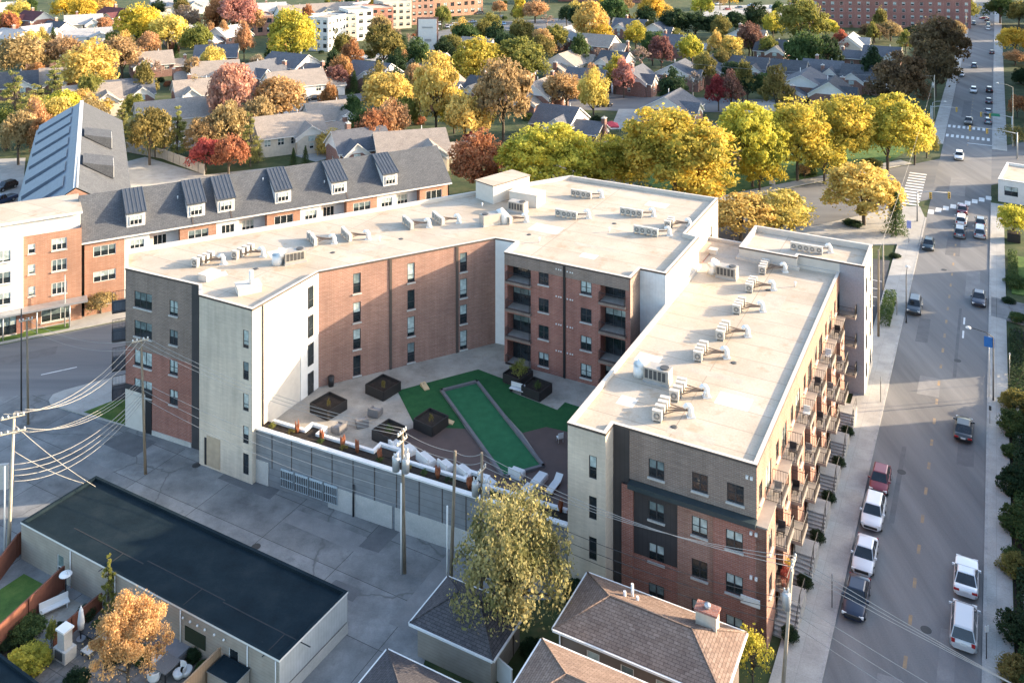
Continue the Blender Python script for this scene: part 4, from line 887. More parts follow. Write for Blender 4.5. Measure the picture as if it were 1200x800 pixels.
avn(1161, 110, 10.3, 'suv', (.72, .72, .72), 'white crossover coming down the centre lane', TOW); avn(1175, 109, 14.6, 'suv', BLK, 'black crossover parked behind the street sign', AWAY)
avn(1176, 122, 14.6, 'sedan', (.03, .05, .07), 'dark sedan parked under the green street sign', AWAY); avn(1176, 135, 14.6, 'sedan', (.08, .13, .17), 'blue grey sedan parked by the far traffic signal', AWAY); avn(1175, 146, 14.6, 'hatch', (.20, .25, .28), 'grey hatchback parked nearest the far crossing', AWAY)
avn(1125, 89, 6.0, 'sedan', (.45, .5, .54), 'pale blue sedan near the kerb past the brown trees', TOW); avn(1141, 79, 9.5, 'suv', (.10, .2, .3), 'blue car in the sunlit band of road', AWAY)
avn(1141, 29, 6.8, 'suv', (.10, .18, .25), 'blue crossover far up the avenue on the left', TOW); avn(1176, 26, 12.2, 'sedan', BLK, 'black car far up the avenue ahead of two white ones', AWAY); avn(1177, 36, 13.2, 'van', WHT, 'white van far up the avenue', AWAY); avn(1177, 31, 13.0, 'suv', (.35, .5, .55), 'pale green car far up the avenue before the white van', AWAY)
avn(1160, 23, 11, 'sedan', (.35, .03, .03), 'red car crossing far up the avenue', YU)
avn(1176, 64, 15.0, 'sedan', (.06, .01, .015), 'dark maroon car parked beneath the yellow tree', AWAY)
# cars on the diagonal street side and in the courts behind
car(7, 222, 'suv', BLK, 'black crossover parked in the lane left of the long roof', rad(70)); car(3, 238, 'pickup', (.02, .05, .12), 'navy pickup parked behind the black crossover', rad(70)); car(5, 262, 'sedan', (.5, .52, .54), 'pale car half hidden by the white corner block', rad(70))
car(121, 207, 'sedan', (.6, .62, .64), 'white car nearest the court behind the dormer roof', rad(28)); car(129, 214, 'suv', (.5, .52, .53), 'silver car in the court behind the dormer roof', rad(28)); car(132, 200, 'sedan', (.3, .33, .35), 'grey car at the back of the court', rad(28))
car(374, 113, 'sedan', (.5, .53, .55), 'silver sedan on the driveway by the tan townhouse', rad(35)); car(368, 117, 'sedan', BLK, 'black sedan beside the silver one on the driveway', rad(35))
car(708, 125, 'sedan', BLK, 'black sedan on the cul-de-sac by the brick chimney', rad(20)); car(857, 139, 'suv', (.03, .04, .06), 'dark car nosing out behind the yellow trees', rad(60))
for x, y, k, c, w in ((852, 12, 'sedan', (.25, .04, .05), 'maroon car alone in the sunlit lot'), (866, 10, 'sedan', (.04, .10, .16), 'dark teal car in the sunlit lot'), (880, 8, 'suv', (.2, .3, .42), 'blue car at the right of the sunlit lot'), (842, 6, 'suv', WHT, 'white car at the top left of the sunlit lot'), (905, 10, 'suv', SILV, 'silver car beside the sunlit lot hedge'),
                      (515, 30, 'suv', WHT, 'white car first in the brick block forecourt'), (524, 33, 'suv', SILV, 'silver car second in the brick block forecourt'), (532, 31, 'van', WHT, 'white van third in the brick block forecourt'), (541, 29, 'sedan', (.4, .42, .44), 'grey car fourth in the brick block forecourt'), (508, 36, 'van', (.6, .62, .64), 'pale van under the billboard'), (553, 27, 'sedan', (.3, .35, .4), 'slate car at the lot edge'),
                      (562, 17, 'suv', (.08, .1, .1), 'dark car by the lone orange tree'), (586, 22, 'suv', (.1, .1, .11), 'dark car right of the lot entrance'), (590, 29, 'sedan', (.25, .45, .6), 'pale blue car in the shaded lot'), (574, 32, 'sedan', (.6, .62, .65), 'pale car in the shaded lot'), (607, 5, 'suv', BLK, 'black car at the upper left of the orange round tree')):
    car(x, y, k, c, w, rad(R.choice((15, 20, 105))))
# ---------------------------------------------------------------- the long dormered block across the side street
M_cshingle = shingle('grey_shingle', (.088, .094, .104), (.11, .116, .126)); M_seam = ribbed('standing_seam_metal', (.085, .095, .11), .42, 0, .8, .45, .3)
M_bluemetal = ribbed('blue_grey_metal_roof', (.12, .155, .20), .6, 1, .4, .5, .2)
M_orbrick = brick('orange_brick', (.36, .17, .10), (.43, .22, .14), (.33, .18, .12)); M_wsiding = ribbed('white_siding', (.62, .61, .58), .2, 1, .25, .6)
con = thing('condominium_block', 'long grey-roofed condominium block with metal dormers and a white and brick corner tower', 'condominium', (-60, 135, 0))
E0, E1 = G(99, 282, 10.8), G(526, 212.5, 10.8); E0.z = E1.z = 0
dl = (E1-E0).normalized(); nl = Vector((dl.y, -dl.x, 0)); LL = (E1-E0).length; ac = math.atan2(dl.y, dl.x)
def Q(s, t, z=0.0): return E0+dl*s+nl*t+Vector((0, 0, z))      # along the front, towards the street, up
EV, RZ, DEP = 10.8, 15.6, 11.5
mb = MB()
mb.face([Q(-.4, .45, EV-.15), Q(LL+.4, .45, EV-.15), Q(LL+.4, -DEP/2, RZ), Q(-.4, -DEP/2, RZ)]); mb.face([Q(LL+.4, -DEP-.45, EV-.15), Q(-.4, -DEP-.45, EV-.15), Q(-.4, -DEP/2, RZ), Q(LL+.4, -DEP/2, RZ)])
mb.face([Q(-.4, .45, EV-.4), Q(LL+.4, .45, EV-.4), Q(LL+.4, .45, EV-.15), Q(-.4, .45, EV-.15)], 1)
mb.face([Q(LL+.4, .45, EV-.16), Q(LL+.4, -DEP-.45, EV-.16), Q(LL+.4, -DEP/2, RZ-.01)], 1)
mb.build('roof', [M_cshingle, M_wsiding], con)
# front wall: bays alternate brick, white siding and set-back balconies
ss = 0; k = 0; bays = []
while ss < LL-1:
    w = (5.2, 3.4, 4.2)[k % 3]; e = min(ss+w, LL); bays.append((ss, e, k % 3)); ss = e; k += 1
for s0, s1, kind in bays:
    off = (0, .0, -1.2)[kind]; p, q = Q(s0, off), Q(s1, off); L = s1-s0
    hs = [((L*.22, L*.78, z, z+1.5), 'triple' if kind != 2 else 'door', 0) for z in (1.2, 4.6, 8.2)] if L > 2 else []
    if kind == 2: hs = [((L*.15, L*.6, z, z+2.1), 'triple', 0) for z in (.6, 4.0, 7.4)] if L > 2 else []
    facade(con, ('brick_bay', 'white_bay', 'recessed_wall')[kind], p, q, -1, EV-.3 if kind != 2 else EV-.2, (M_orbrick, M_wsiding, M_wsiding)[kind], hs, M_whitepaint)
    if kind == 2:
        facade(con, 'bay_side', Q(s0, 0), p, -1, EV-.3, M_orbrick); facade(con, 'bay_side', q, Q(s1, 0), -1, EV-.3, M_orbrick)
        for z in (3.9, 7.3):
            c = Q((s0+s1)/2, -.5); mb = MB(); mb.box((c.x, c.y, z-.2), (L, 1.5, .2), ac); bo = mb.build('balcony', [M_wsiding], con)
            rb = MB(); railing(rb, [Q(s0, .2), Q(s1, .2)], z, 1.0, .2); rb.build('railing', [M_black], bo, ORG[con.name])
facade(con, 'gable_wall', Q(LL, 0), Q(LL, -DEP), -1, EV-.3, M_orbrick); facade(con, 'back_wall', Q(LL, -DEP), Q(0, -DEP), -1, EV-.3, M_orbrick)
# dormers with seamed metal roofs
def dormer(par, s, w=2.5, front=-.6, h=2.9, back=4.6):
    z0 = EV+(-front)*((RZ-EV)/(DEP/2))-.3; zf = z0+h; hw = w/2; xb = front-back; zb = RZ-.1
    xb = -DEP/2*.98
    p = lambda a, t, z: tuple(Q(s+a, t, z))
    mb = MB(); mb.face([p(-hw, front, z0), p(hw, front, z0), p(hw, front, zf-.25), p(-hw, front, zf-.25)]); mb.face([p(hw, front, z0), p(hw, xb, zb), p(hw, front, zf-.25)]); mb.face([p(-hw, front, zf-.25), p(-hw, xb, zb), p(-hw, front, z0)])
    do = mb.build('dormer', [M_wsiding], par)
    mb = MB(); a = hw+.22; f2 = front+.3
    t = [p(-a, f2, zf-.3), p(a, f2, zf-.3), p(a, xb, zb+.22), p(-a, xb, zb+.22)]; mb.face(t); mb.face([p(-a, f2, zf-.5), p(a, f2, zf-.5), p(a, f2, zf-.3), p(-a, f2, zf-.3)])
    mb.face([p(a, f2, zf-.5), p(a, xb, zb+.02), p(a, xb, zb+.22), p(a, f2, zf-.3)]); mb.face([p(-a, xb, zb+.02), p(-a, f2, zf-.5), p(-a, f2, zf-.3), p(-a, xb, zb+.22)])
    for k in range(6):
        x = -a+.1+k*(2*a-.2)/5; mb.bar(p(x, f2, zf-.27), p(x, xb, zb+.25), .07)
    mb.build('dormer_roof', [M_seam], do, ORG[par.name])
    fd, gd = window_mesh(1.7, 1.35, 'triple', 1, M_whitepaint); o = link('dormer_window', fd, None, do); o.location = Q(s-.85, front+.06, z0+.75)-Vector(ORG[par.name]); o.rotation_euler = (0, 0, ac); link('pane', gd, None, o)
for px, py in ((160, 248), (231, 235), (266, 231), (333, 218), (399, 209), (459, 200)):
    dormer(con, col(E0, E1, px)+.0)
for s in (14.6, 20.2, 38.5): mb = MB(); c0 = Q(s, .5, EV-.1); mb.face([Q(s-.1, .46, EV-.1), Q(s+.1, .46, EV-.1), Q(s+.1, -DEP/2, RZ+.06), Q(s-.1, -DEP/2, RZ+.06)]); mb.build('roof_valley', [M_coping], con)
for s, t in ((6.8, -3.2), (13, -3.4), (26, -4.2), (35.5, -2.5), (45, -3.2)): mb = MB(); c = Q(s, t, EV-t*((RZ-EV)/(DEP/2))); mb.tube([c, c+Vector((0, 0, .5))], .09, 6); mb.build('roof_pipe', [M_whitepaint], con)
# corner tower block: white, then brick with a white attic storey
T0, T1, T2 = Q(-16, 1.4), Q(-7.6, 1.4), Q(-.4, .6)
r3 = lambda p, q, f0, f1, zs, h, st='triple': [((f0*(q-p).length, f1*(q-p).length, z, z+h), st, 1) for z in zs]
facade(con, 'white_wall', T0, T1, 3.5, 12.6, M_wsiding, r3(T0, T1, .5, .82, (4.4, 7.2, 10.1), 1.6), M_whitepaint)
facade(con, 'glass_wall', T0, T1, -1, 3.5, M_redbrick, r3(T0, T1, .1, .55, (.3,), 2.4)+r3(T0, T1, .6, .9, (.3,), 2.4), M_charcoal)
facade(con, 'wall_return', T1, Q(-7.6, .6), -1, 12.6, M_wsiding)
B0 = Q(-7.6, .6)
facade(con, 'brick_wall', B0, T2, -1, 12.9, M_orbrick, r3(B0, T2, .08, .2, (4.6, 7.6, 10.4), 1.3, 'single')+r3(B0, T2, .48, .74, (4.2, 7.4, 10.3), 1.6)+r3(B0, T2, .3, .8, (.6,), 1.8, 'triple'), M_whitepaint)
facade(con, 'brick_return', T2, Q(-.4, -6), -1, 12.9, M_orbrick)
mb = MB(); mb.prism([Q(-16, -.4), Q(-.45, -.9), Q(-.45, -9), Q(-16, -9)], 12.4, 14.6, 0, 1); mb.build('attic', [M_wsiding, M_tpo], con)
mb = MB(); mb.prism([Q(-16.4, .2), Q(-.2, -.3), Q(-.2, -9.4), Q(-16.4, -9.4)], 14.603, 14.9, 0, 1); mb.build('attic_roof', [M_whitepaint, M_tpo], con)
mb = MB(); mb.prism([Q(-16, 1.4), Q(-7.6, 1.4), Q(-7.6, -1), Q(-16, -1)], 12.603, 12.75, 0); mb.build('parapet_cap', [M_whitepaint], con)
mb = MB(); c = Q(-8, 1.9, 3.2); mb.box(tuple(c), (16.5, 1.9, .25), ac); mb.build('street_canopy', [M_steel], con)
for s in (-14, -10, -6, -2): c = Q(s, 2.6); mb = MB(); mb.tube([(c.x, c.y, 0), (c.x, c.y, 3.2)], .09, 6); mb.build('canopy_post', [M_steel], con)
# back wing running away, steep metal west slope
aw_ = (dl*4.9-nl*65).normalized(); kr = Vector((aw_.y, -aw_.x, 0)); WLn = 66; wd = 16.0; w0 = Q(-.6, -9.6)-kr*8.3
def K(x, y, z=0.0): return w0+kr*x+aw_*y+Vector((0, 0, z))
mb = MB(); mb.face([K(wd+.4, 0, EV), K(wd+.4, WLn, EV), K(wd*.52, WLn, RZ+.2), K(wd*.52, 0, RZ+.2)], 0); mb.face([K(-.4, WLn, EV-.5), K(-.4, 0, EV-.5), K(wd*.52, 0, RZ+.2), K(wd*.52, WLn, RZ+.2)], 1)
mb.face([K(wd*.52-.35, 0, RZ+.12), K(wd*.52+.35, 0, RZ+.12), K(wd*.52+.35, WLn, RZ+.32), K(wd*.52-.35, WLn, RZ+.32)], 2)
mb.build('back_wing_roof', [M_cshingle, M_bluemetal, M_wsiding], con)
facade(con, 'back_wing_wall', K(wd, 0), K(wd, WLn), -1, EV-.1, M_wsiding); facade(con, 'back_wing_wall', K(0, WLn), K(0, 0), -1, EV-.6, M_orbrick); 
mb = MB(); mb.face([K(wd, WLn-.3, -1), K(0, WLn-.3, -1), K(0, WLn-.3, EV), K(wd*.52, WLn-.3, RZ), K(wd, WLn-.3, EV)]); mb.face([K(0, 0, -1), K(wd, 0, -1), K(wd, 0, EV), K(wd*.52, 0, RZ), K(0, 0, EV)]); mb.build('back_wing_gable', [M_orbrick], con)
for k in range(7):
    y = 5+k*9; z = lambda x: EV-.5+(RZ+.7-EV)*(x/(wd*.52)); mb = MB()
    a = [K(.2, y, z(.2)+1.0), K(.2, y+6.4, z(.2)+1.0), K(wd*.40, y+6.4, z(wd*.40)+.4), K(wd*.40, y, z(wd*.40)+.4)]; lo = [K(.2, y, z(.2)-.1), K(.2, y+6.4, z(.2)-.1), K(wd*.40, y+6.4, z(wd*.40)-.1), K(wd*.40, y, z(wd*.40)-.1)]
    mb.face(a[::-1]); 
    for i in range(4): j = (i+1) % 4; mb.face([lo[i], lo[j], a[j], a[i]], 0 if i != 2 else 1)
    mb.build('roof_monitor', [M_bluemetal, M_whitepaint], con)
for y in (14, 34):
    for dy, n in ((0, 1),):
        x0, x1 = wd*.57, wd*.86; z = lambda x: EV+(RZ+.2-EV)*((wd+.4-x)/(wd*.48)); mb = MB()
        a = [K(x0, y, z(x0)+.25), K(x1, y, z(x1)+2.2), K(x1, y+6.4, z(x1)+2.2), K(x0, y+6.4, z(x0)+.25)]; lo = [K(x0, y, z(x0)), K(x1, y, z(x1)), K(x1, y+6.4, z(x1)), K(x0, y+6.4, z(x0))]
        mb.face(a, 1)
        for i in range(4): j = (i+1) % 4; mb.face([lo[i], lo[j], a[j], a[i]])
        do = mb.build('roof_terrace', [M_cshingle, M_cshingle], con)
        for yy in (.35, 2.4, 4.45):
            fd, gd = window_mesh(1.65, 1.75, 'pair', 0, M_whitepaint); o = link('terrace_window', fd, None, do); o.location = K(x1+.03, y+yy, z(x1)+.2)-Vector(ORG[con.name]); o.rotation_euler = (0, 0, math.atan2(aw_.y, aw_.x)); link('pane', gd, None, o)
# ---------------------------------------------------------------- foreground: flat-roofed block, garages, houses, back yards
M_blackroof = blotch('black_roof_membrane', (.011, .021, .028), (.008, .015, .02), (.02, .03, .036), .35, .9, 6, stain=((.09, .09, .09), .6, .68), spec=.08)
M_tan = ribbed('tan_board_siding', (.33, .29, .24), .25, 1, .3, .7); M_greyside = ribbed('pale_grey_siding', (.42, .43, .42), .3, 0, .3, .6)
HB = 3.3
fl, bk, rt, fr = (G(x, y, HB) for x, y in ((25, 611), (112.5, 557.5), (407, 692.5), (327.5, 772.5)))
for v in (fl, bk, rt, fr): v.z = 0
flat = thing('flat_roofed_garage_block', 'long low tan block with a black flat roof beside the alley', 'garage block', tuple(((fl+rt)/2)))
BP = [fl, fr, rt, bk]
flat_roof('roof', BP, HB, .28, flat, M_blackroof, M_blackroof, M_whitepaint, .22, .16)
pL = (fr-fl).length
def fp(s0, s1, z0, z1): return ((s0, s1, z0, z1), 'single', 1)
facade(flat, 'front_wall', fl, fr, -1, HB-.16, M_tan, [((5.0, 5.9, .1, 2.2), 'single', 0), ((25.4, 26.4, .1, 2.2), 'single', 0)], M_whitepaint)
facade(flat, 'end_wall', fr, rt, .9, HB-.16, M_greyside); facade(flat, 'end_plinth', fr+V*.06, rt+V*.06, -1, .9, M_conc)
facade(flat, 'alley_wall', rt, bk, -1, HB-.16, M_greyside); facade(flat, 'end_wall', bk, fl, -1, HB-.16, M_tan)
dfl = (fr-fl).normalized(); nfl = Vector((dfl.y, -dfl.x, 0))
for s in (6.9, 12.6, 20.3, 27.4, 30.2): c = fl+dfl*s+nfl*.07; mb = MB(); mb.tube([(c.x, c.y, 0), (c.x, c.y, HB-.2)], .05, 6); mb.build('downspout', [M_whitepaint], flat)
for s, t in ((9, 2.0), (18, 2.4), (27, 2.2)):
    mb = MB()
    c = fl+dfl*s-nfl*t; mb.box((c.x, c.y, HB-.277), (9, .10, .012), math.atan2(dfl.y, dfl.x)); mb.box((c.x+dfl.x*2-nfl.x*-1.2, c.y+dfl.y*2-nfl.y*-1.2, HB-.264), (.09, 2.4, .012), math.atan2(dfl.y, dfl.x)); mb.build('roof_seam', [plain('roof_seam_grey', (.021, .025, .029), .9) if 'roof_seam_grey' not in MATS else MATS['roof_seam_grey']], flat)
c = fl+dfl*21.9+nfl*.05; mb = MB(); mb.box((c.x, c.y, 1.0), (2.2, .06, 1.1), math.atan2(dfl.y, dfl.x)); mb.build('wall_board', [plain('dark_green_board', (.02, .03, .015), .7)], flat)
for s in (20.6, 21.4, 22.2, 23.0, 24.0, 25.0): c = fl+dfl*s+nfl*.1; mb = MB(); mb.dome((c.x, c.y, 2.65), .10, .10, 0, 7, 3, True); mb.build('wall_lamp', [M_whitepaint], flat)

M_brownshingle = shingle('brown_shingle', (.195, .135, .105), (.255, .185, .148)); M_darkshingle = shingle('charcoal_shingle', (.075, .07, .075), (.10, .092, .095))
def hip_roof(par, corners, ev, rise, m, over=.45, ridge_in=None, gut=M_whitepaint):   # corners ccw, the first edge is a long one
    c = [Vector((p[0], p[1], 0)) for p in corners]; c = inset(c, -over); L = (c[1]-c[0]).length; w = (c[2]-c[1]).length; k = (ridge_in if ridge_in is not None else w/2)/L
    m0 = (c[0]+c[3])/2; m1 = (c[1]+c[2])/2; r0 = m0.lerp(m1, k); r1 = m1.lerp(m0, k); z = lambda p, h: (p.x, p.y, h)
    mb = MB(); mb.face([z(c[0], ev), z(c[1], ev), z(r1, ev+rise), z(r0, ev+rise)]); mb.face([z(c[1], ev), z(c[2], ev), z(r1, ev+rise)]); mb.face([z(c[2], ev), z(c[3], ev), z(r0, ev+rise), z(r1, ev+rise)]); mb.face([z(c[3], ev), z(c[0], ev), z(r0, ev+rise)])
    mb.face([z(p, ev-.02) for p in reversed(c)], 1)
    ro = mb.build('roof', [m, M_whitepaint], par)
    mb = MB()
    for i in range(4):
        a, b = c[i], c[(i+1) % 4]; d = (b-a).normalized(); n = Vector((d.y, -d.x, 0)); q = (a+b)/2+n*.06; mb.box((q.x, q.y, ev-.16), ((b-a).length, .12, .15), math.atan2(d.y, d.x))
    mb.build('gutter', [gut], ro, ORG[par.name])
    mb = MB()
    for a, b in ((r0, r1),): mb.tube([z(a, ev+rise+.01), z(b, ev+rise+.01)], .07, 5)
    for a, b in ((c[0], r0), (c[3], r0), (c[1], r1), (c[2], r1)): mb.tube([z(a, ev+.01), z(b, ev+rise+.01)], .07, 5)
    mb.build('ridge_cap', [m], ro, ORG[par.name]); return ro
def walls(par, corners, z1, m, holes=None, fm=None):
    for i in range(len(corners)): facade(par, 'wall', Vector((*corners[i][:2], 0)), Vector((*corners[(i+1) % len(corners)][:2], 0)), -1, z1, m, (holes or {}).get(i, []), fm or M_whitepaint)
def rect(o, l, w, d=None): d = d or V; n = Vector((-d.y, d.x, 0)); return [o, o+d*l, o+d*l+n*w, o+n*w]
# garage with charcoal hip roof under the willow
g0 = G(481, 729, 2.7); g0.z = 0; gr = thing('garage', 'small tan garage with a charcoal hip roof under the big olive tree', 'garage', tuple(g0))
gp = rect(g0+V*.4+U*.4, 6.5, 4.6); walls(gr, gp, 2.7, M_tan); hip_roof(gr, gp, 2.7, 1.5, M_darkshingle)
g0 = G(454, 761, 2.6); g0.z = 0; o = g0-U*6.6+V*.4; gr = thing('garage', 'charcoal roofed garage cut off by the bottom edge near the concrete drive', 'garage', tuple(o))
gp = rect(o, 7.2, 6.2); walls(gr, gp, 2.6, M_tan); hip_roof(gr, gp, 2.6, 1.5, M_brownshingle if False else M_darkshingle)
# brown hip-roofed house with chimney
ha = G(648, 736, 5.5); ha.z = 0; hs = thing('house', 'house with a brown hip roof and a brick chimney in front of the right wing', 'house', tuple(ha))
hp = rect(ha+V*.45+U*.45, 11.6, 5.4)
walls(hs, hp, 5.5, plain('brown_stucco', (.16, .13, .11), .85), {0: [((2+2.6*k, 3+2.6*k, 3.2, 4.6), 'single', 1) for k in range(4)]})
hip_roof(hs, hp, 5.5, 1.35, M_brownshingle)
c = G(829, 727, 6.5); mb = MB(); mb.box((c.x, c.y, 5.2), (1.5, .85, 2.1), YU); mb.box((c.x, c.y, 7.303), (1.7, 1.05, .14), YU, 1); ch = mb.build('chimney', [M_creambrick, M_redbrick], hs)
mb = MB(); mb.tube([(c.x, c.y, 7.44), (c.x, c.y, 7.62)], .2, 8); mb.dome((c.x, c.y, 7.62), .26, .2); mb.build('chimney_cap', [M_steel], ch, ORG[hs.name])
for x, y, h in ((741, 700, .75), (732, 703, .4), (747, 707, .25)): c = G(x, y, 6.0); mb = MB(); mb.tube([(c.x, c.y, 5.5), (c.x, c.y, 6.3+h)], .11, 7); mb.build('vent_pipe', [M_whitepaint], hs)
mb = MB(); mb.tube([(hp[0].x-.1, hp[0].y-.1, 0), (hp[0].x-.1, hp[0].y-.1, 5.3)], .07, 6); mb.build('downspout', [M_whitepaint], hs)
hb = G(635, 748, 6.5); hb.z = 0; o = hb-U*7.0; h2 = thing('house', 'house with a brown hip roof cut off by the bottom edge of the photo', 'house', tuple(o))
gp = rect(o+V*.45+U*.45, 11, 6.1); walls(h2, gp, 6.5, plain('dun_stucco', (.2, .17, .14), .85)); hip_roof(h2, gp, 6.5, 1.5, M_brownshingle)
# white fence pieces by the garage
def fence(pts, h, m, words, name='fence', t=.08, posts=True, cat='fence'):
    P = [Vector((p[0], p[1], 0)) for p in pts]; f = thing(name, words, cat, tuple(P[0]))
    for i in range(len(P)-1):
        a, b = P[i], P[i+1]; d = (b-a); L = d.length; d /= L; c = (a+b)/2; mb = MB(); mb.box((c.x, c.y, 0), (L, t, h), math.atan2(d.y, d.x)); mb.build('board_panel', [m], f)
        mb = MB(); mb.box((c.x, c.y, h+.003), (L, t+.06, .06), math.atan2(d.y, d.x)); mb.build('top_rail', [m], f)
        if posts:
            n = max(1, int(L/2.6)); nn = Vector((d.y, -d.x, 0))
            for k in range(n+1): q = a+d*L*k/n+nn*(t/2+.05); mb = MB(); mb.box((q.x, q.y, 0), (.1, .1, h+.1), math.atan2(d.y, d.x)); mb.build('post', [m], f)
    return f
fence([G(573, 788), G(600, 812)], 1.7, M_whitepaint, 'white board fence beside the charcoal roofed garage')
fence([G(-8, 690), G(20, 652), G(25, 648)], 1.9, M_redwood, 'red cedar fence by the white pole at the left edge')
fence([G(-12, 772), G(74, 690)], 1.9, M_redwood, 'red cedar fence between the lawn and the patio')
fence([G(62, 762), G(84, 742), G(118, 714)], 1.3, M_redwood, 'low red cedar fence between the two patios')
fence([G(214, 836), G(257, 792)], 2.1, M_tanwood, 'tan cedar fence right of the grey patio set')
sheet('yard_lawn', [G(-60, 730), G(28, 672), G(62, 690), G(-10, 770), G(-60, 810)], .012, M_grass)
sheet('yard_patio', [G(48, 722), G(76, 698), G(116, 716), G(84, 742)], .010, M_patio)
sheet('lower_patio', [G(-40, 790), G(50, 770), G(84, 744), G(120, 716), G(258, 790), G(215, 860), G(60, 860), G(-40, 850)], .006, blotch('yard_stone', (.17, .155, .14), (.09, .085, .075), (.25, .23, .21), .8, .85, 7, stain=((.06, .055, .04), .6, .56), joints=(1.1, 1.1, .03, (.08, .075, .07)), jv=(.85, 1.1)))
sheet('yard_bed', [G(-30, 775), G(20, 742), G(50, 752), G(45, 775), G(-20, 800)], .016, M_soil)
# white pole, satellite dish, grill shelter, umbrella, patio sets
c = G(77, 702); t = thing('satellite_dish', 'white satellite dish on a dark post by the red fence', 'satellite dish', tuple(c))
mb = MB(); mb.tube([(c.x, c.y, 0), (c.x, c.y, 2.1)], .06, 6); mb.build('post', [M_black], t)
mb = MB(); mb.dome((c.x, c.y, 2.1), .52, .16, 0, 16, 4); mb.build('dish', [M_whitepaint], t); mb = MB(); mb.bar((c.x+.35, c.y-.2, 2.1), (c.x+.1, c.y-.1, 2.55), .05); mb.build('feed_arm', [M_steel], t)
c = G(64, 716); t = thing('bench', 'white garden bench on the patio by the red fence', 'bench'); t.location = c; t.rotation_euler.z = rad(40)
mb = MB(); mb.box((0, 0, .4), (2.2, .6, .08)); mb.build('seat', [M_whitepaint], t, (0, 0, 0)); mb = MB(); mb.box((0, .3, .48), (2.2, .07, .5)); mb.build('backrest', [M_whitepaint], t, (0, 0, 0))
for x in (-.9, .9): mb = MB(); mb.box((x, 0, 0), (.08, .55, .4)); mb.build('leg', [M_whitepaint], t, (0, 0, 0))
c = G(95, 749); t = thing('garden_umbrella', 'closed white garden umbrella beside the second patio table', 'umbrella', tuple(c))
mb = MB(); mb.tube([(c.x, c.y, 0), (c.x, c.y, 2.7)], .03, 6); mb.build('pole', [M_steel], t); mb = MB(); mb.tube([(c.x, c.y, .9), (c.x, c.y, 1.4), (c.x, c.y, 2.3), (c.x, c.y, 2.65)], [.24, .27, .16, .03], 10); mb.build('canopy', [M_cush], t); mb = MB(); mb.tube([(c.x, c.y, 0), (c.x, c.y, .12)], .35, 12); mb.build('base', [M_steel], t)
c = G(76, 770); t = thing('outdoor_fireplace', 'stone outdoor fireplace with a white capped chimney', 'fireplace', tuple(c))
mb = MB(); mb.box(tuple(c), (1.4, 1.0, .9), YU); mb.box((c.x, c.y, .903), (.8, .7, 1.3), YU, 0); mb.build('stack', [M_conc], t); mb = MB(); mb.box((c.x, c.y, 2.21), (1.0, .9, .14), YU); mb.build('cap', [M_whitepaint], t)
q = c-U*.55; mb = MB(); mb.box((q.x, q.y, .25), (.8, .06, .6), YU); mb.build('firebox', [M_dark], t)
def table(x, y, w, l, h, m, words, ang=None, name='patio_table'):
    c = G(x, y); t = thing(name, words, 'table'); t.location = c; t.rotation_euler.z = YU if ang is None else rad(ang)
    mb = MB(); mb.box((0, 0, h-.07), (w, l, .07)); mb.build('tabletop', [m], t, (0, 0, 0))
    for sx in (-1, 1):
        for sy in (-1, 1): mb = MB(); mb.box((sx*(w/2-.1), sy*(l/2-.1), 0), (.08, .08, h-.07)); mb.build('leg', [M_black], t, (0, 0, 0))
    return t
table(108, 748, 1.6, 1.2, .74, M_charcoal, 'dark square patio table below the white umbrella'); table(112, 760, .9, 2.0, .45, M_conc, 'long pale low table beside the dark square one')
table(195, 788, 1.5, 1.5, .74, MATS['grey_wicker'], 'square wicker table with white round chairs around it')
M_wch = M_whitepaint
for x, y, a, w in ((186, 779, 120, 'white tub chair behind the wicker table'), (210, 793, -60, 'white tub chair right of the wicker table'), (181, 797, 170, 'white tub chair left of the wicker table'), (218, 790, -40, 'small white stool by the tan fence')):
    c = G(x, y); t = thing('tub_chair' if 'stool' not in w else 'stool', w, 'chair' if 'stool' not in w else 'stool'); t.location = c; t.rotation_euler.z = rad(a)
    mb = MB(); mb.tube([(0, 0, .1), (0, 0, .42), (0, 0, .46)], [.38, .48, .42], 12); mb.build('seat', [M_wch], t, (0, 0, 0))
    mb = MB(); mb.tube([(0, 0, 0), (0, 0, .1)], .2, 8); mb.build('base', [M_black], t, (0, 0, 0))
    if 'stool' not in w:
        mb = MB(); n = 9
        for i in range(n):
            a0, a1 = rad(20+140*i/n), rad(20+140*(i+1)/n); P = lambda w_, r, z: (r*math.cos(w_), r*math.sin(w_), z)
            mb.face([P(a0, .5, .3), P(a1, .5, .3), P(a1, .54, .85), P(a0, .54, .85)]); mb.face([P(a1, .44, .3), P(a0, .44, .3), P(a0, .48, .85), P(a1, .48, .85)]); mb.face([P(a0, .54, .85), P(a1, .54, .85), P(a1, .48, .85), P(a0, .48, .85)])
        mb.build('backrest', [M_wch], t, (0, 0, 0))
c = G(207, 767); t = thing('ottoman', 'big grey square ottoman under the green wall board', 'ottoman'); t.location = c; t.rotation_euler.z = YU
mb = MB(); mb.box((0, 0, .08), (1.9, 1.6, .42)); mb.build('seat', [MATS['grey_wicker']], t, (0, 0, 0)); mb = MB(); mb.box((0, 0, .503), (1.8, 1.5, .14)); mb.build('cushion', [MATS['grey_cushion']], t, (0, 0, 0))
c = G(150, 702); t = thing('pergola', 'small brown slatted pergola against the low tan block', 'pergola', tuple(c))
mb = MB()
for k in range(6): q = c+V*(k*.4-1.0); mb.box((q.x, q.y, 2.2), (.12, 2.0, .16), YU)
mb.build('slat', [M_wood], t)
for a in (-1, 1):
    for b in (-.9, .9): q = c+V*a+U*b; mb = MB(); mb.box((q.x, q.y, 0), (.14, .14, 2.2), YU); mb.build('post', [M_wood], t)
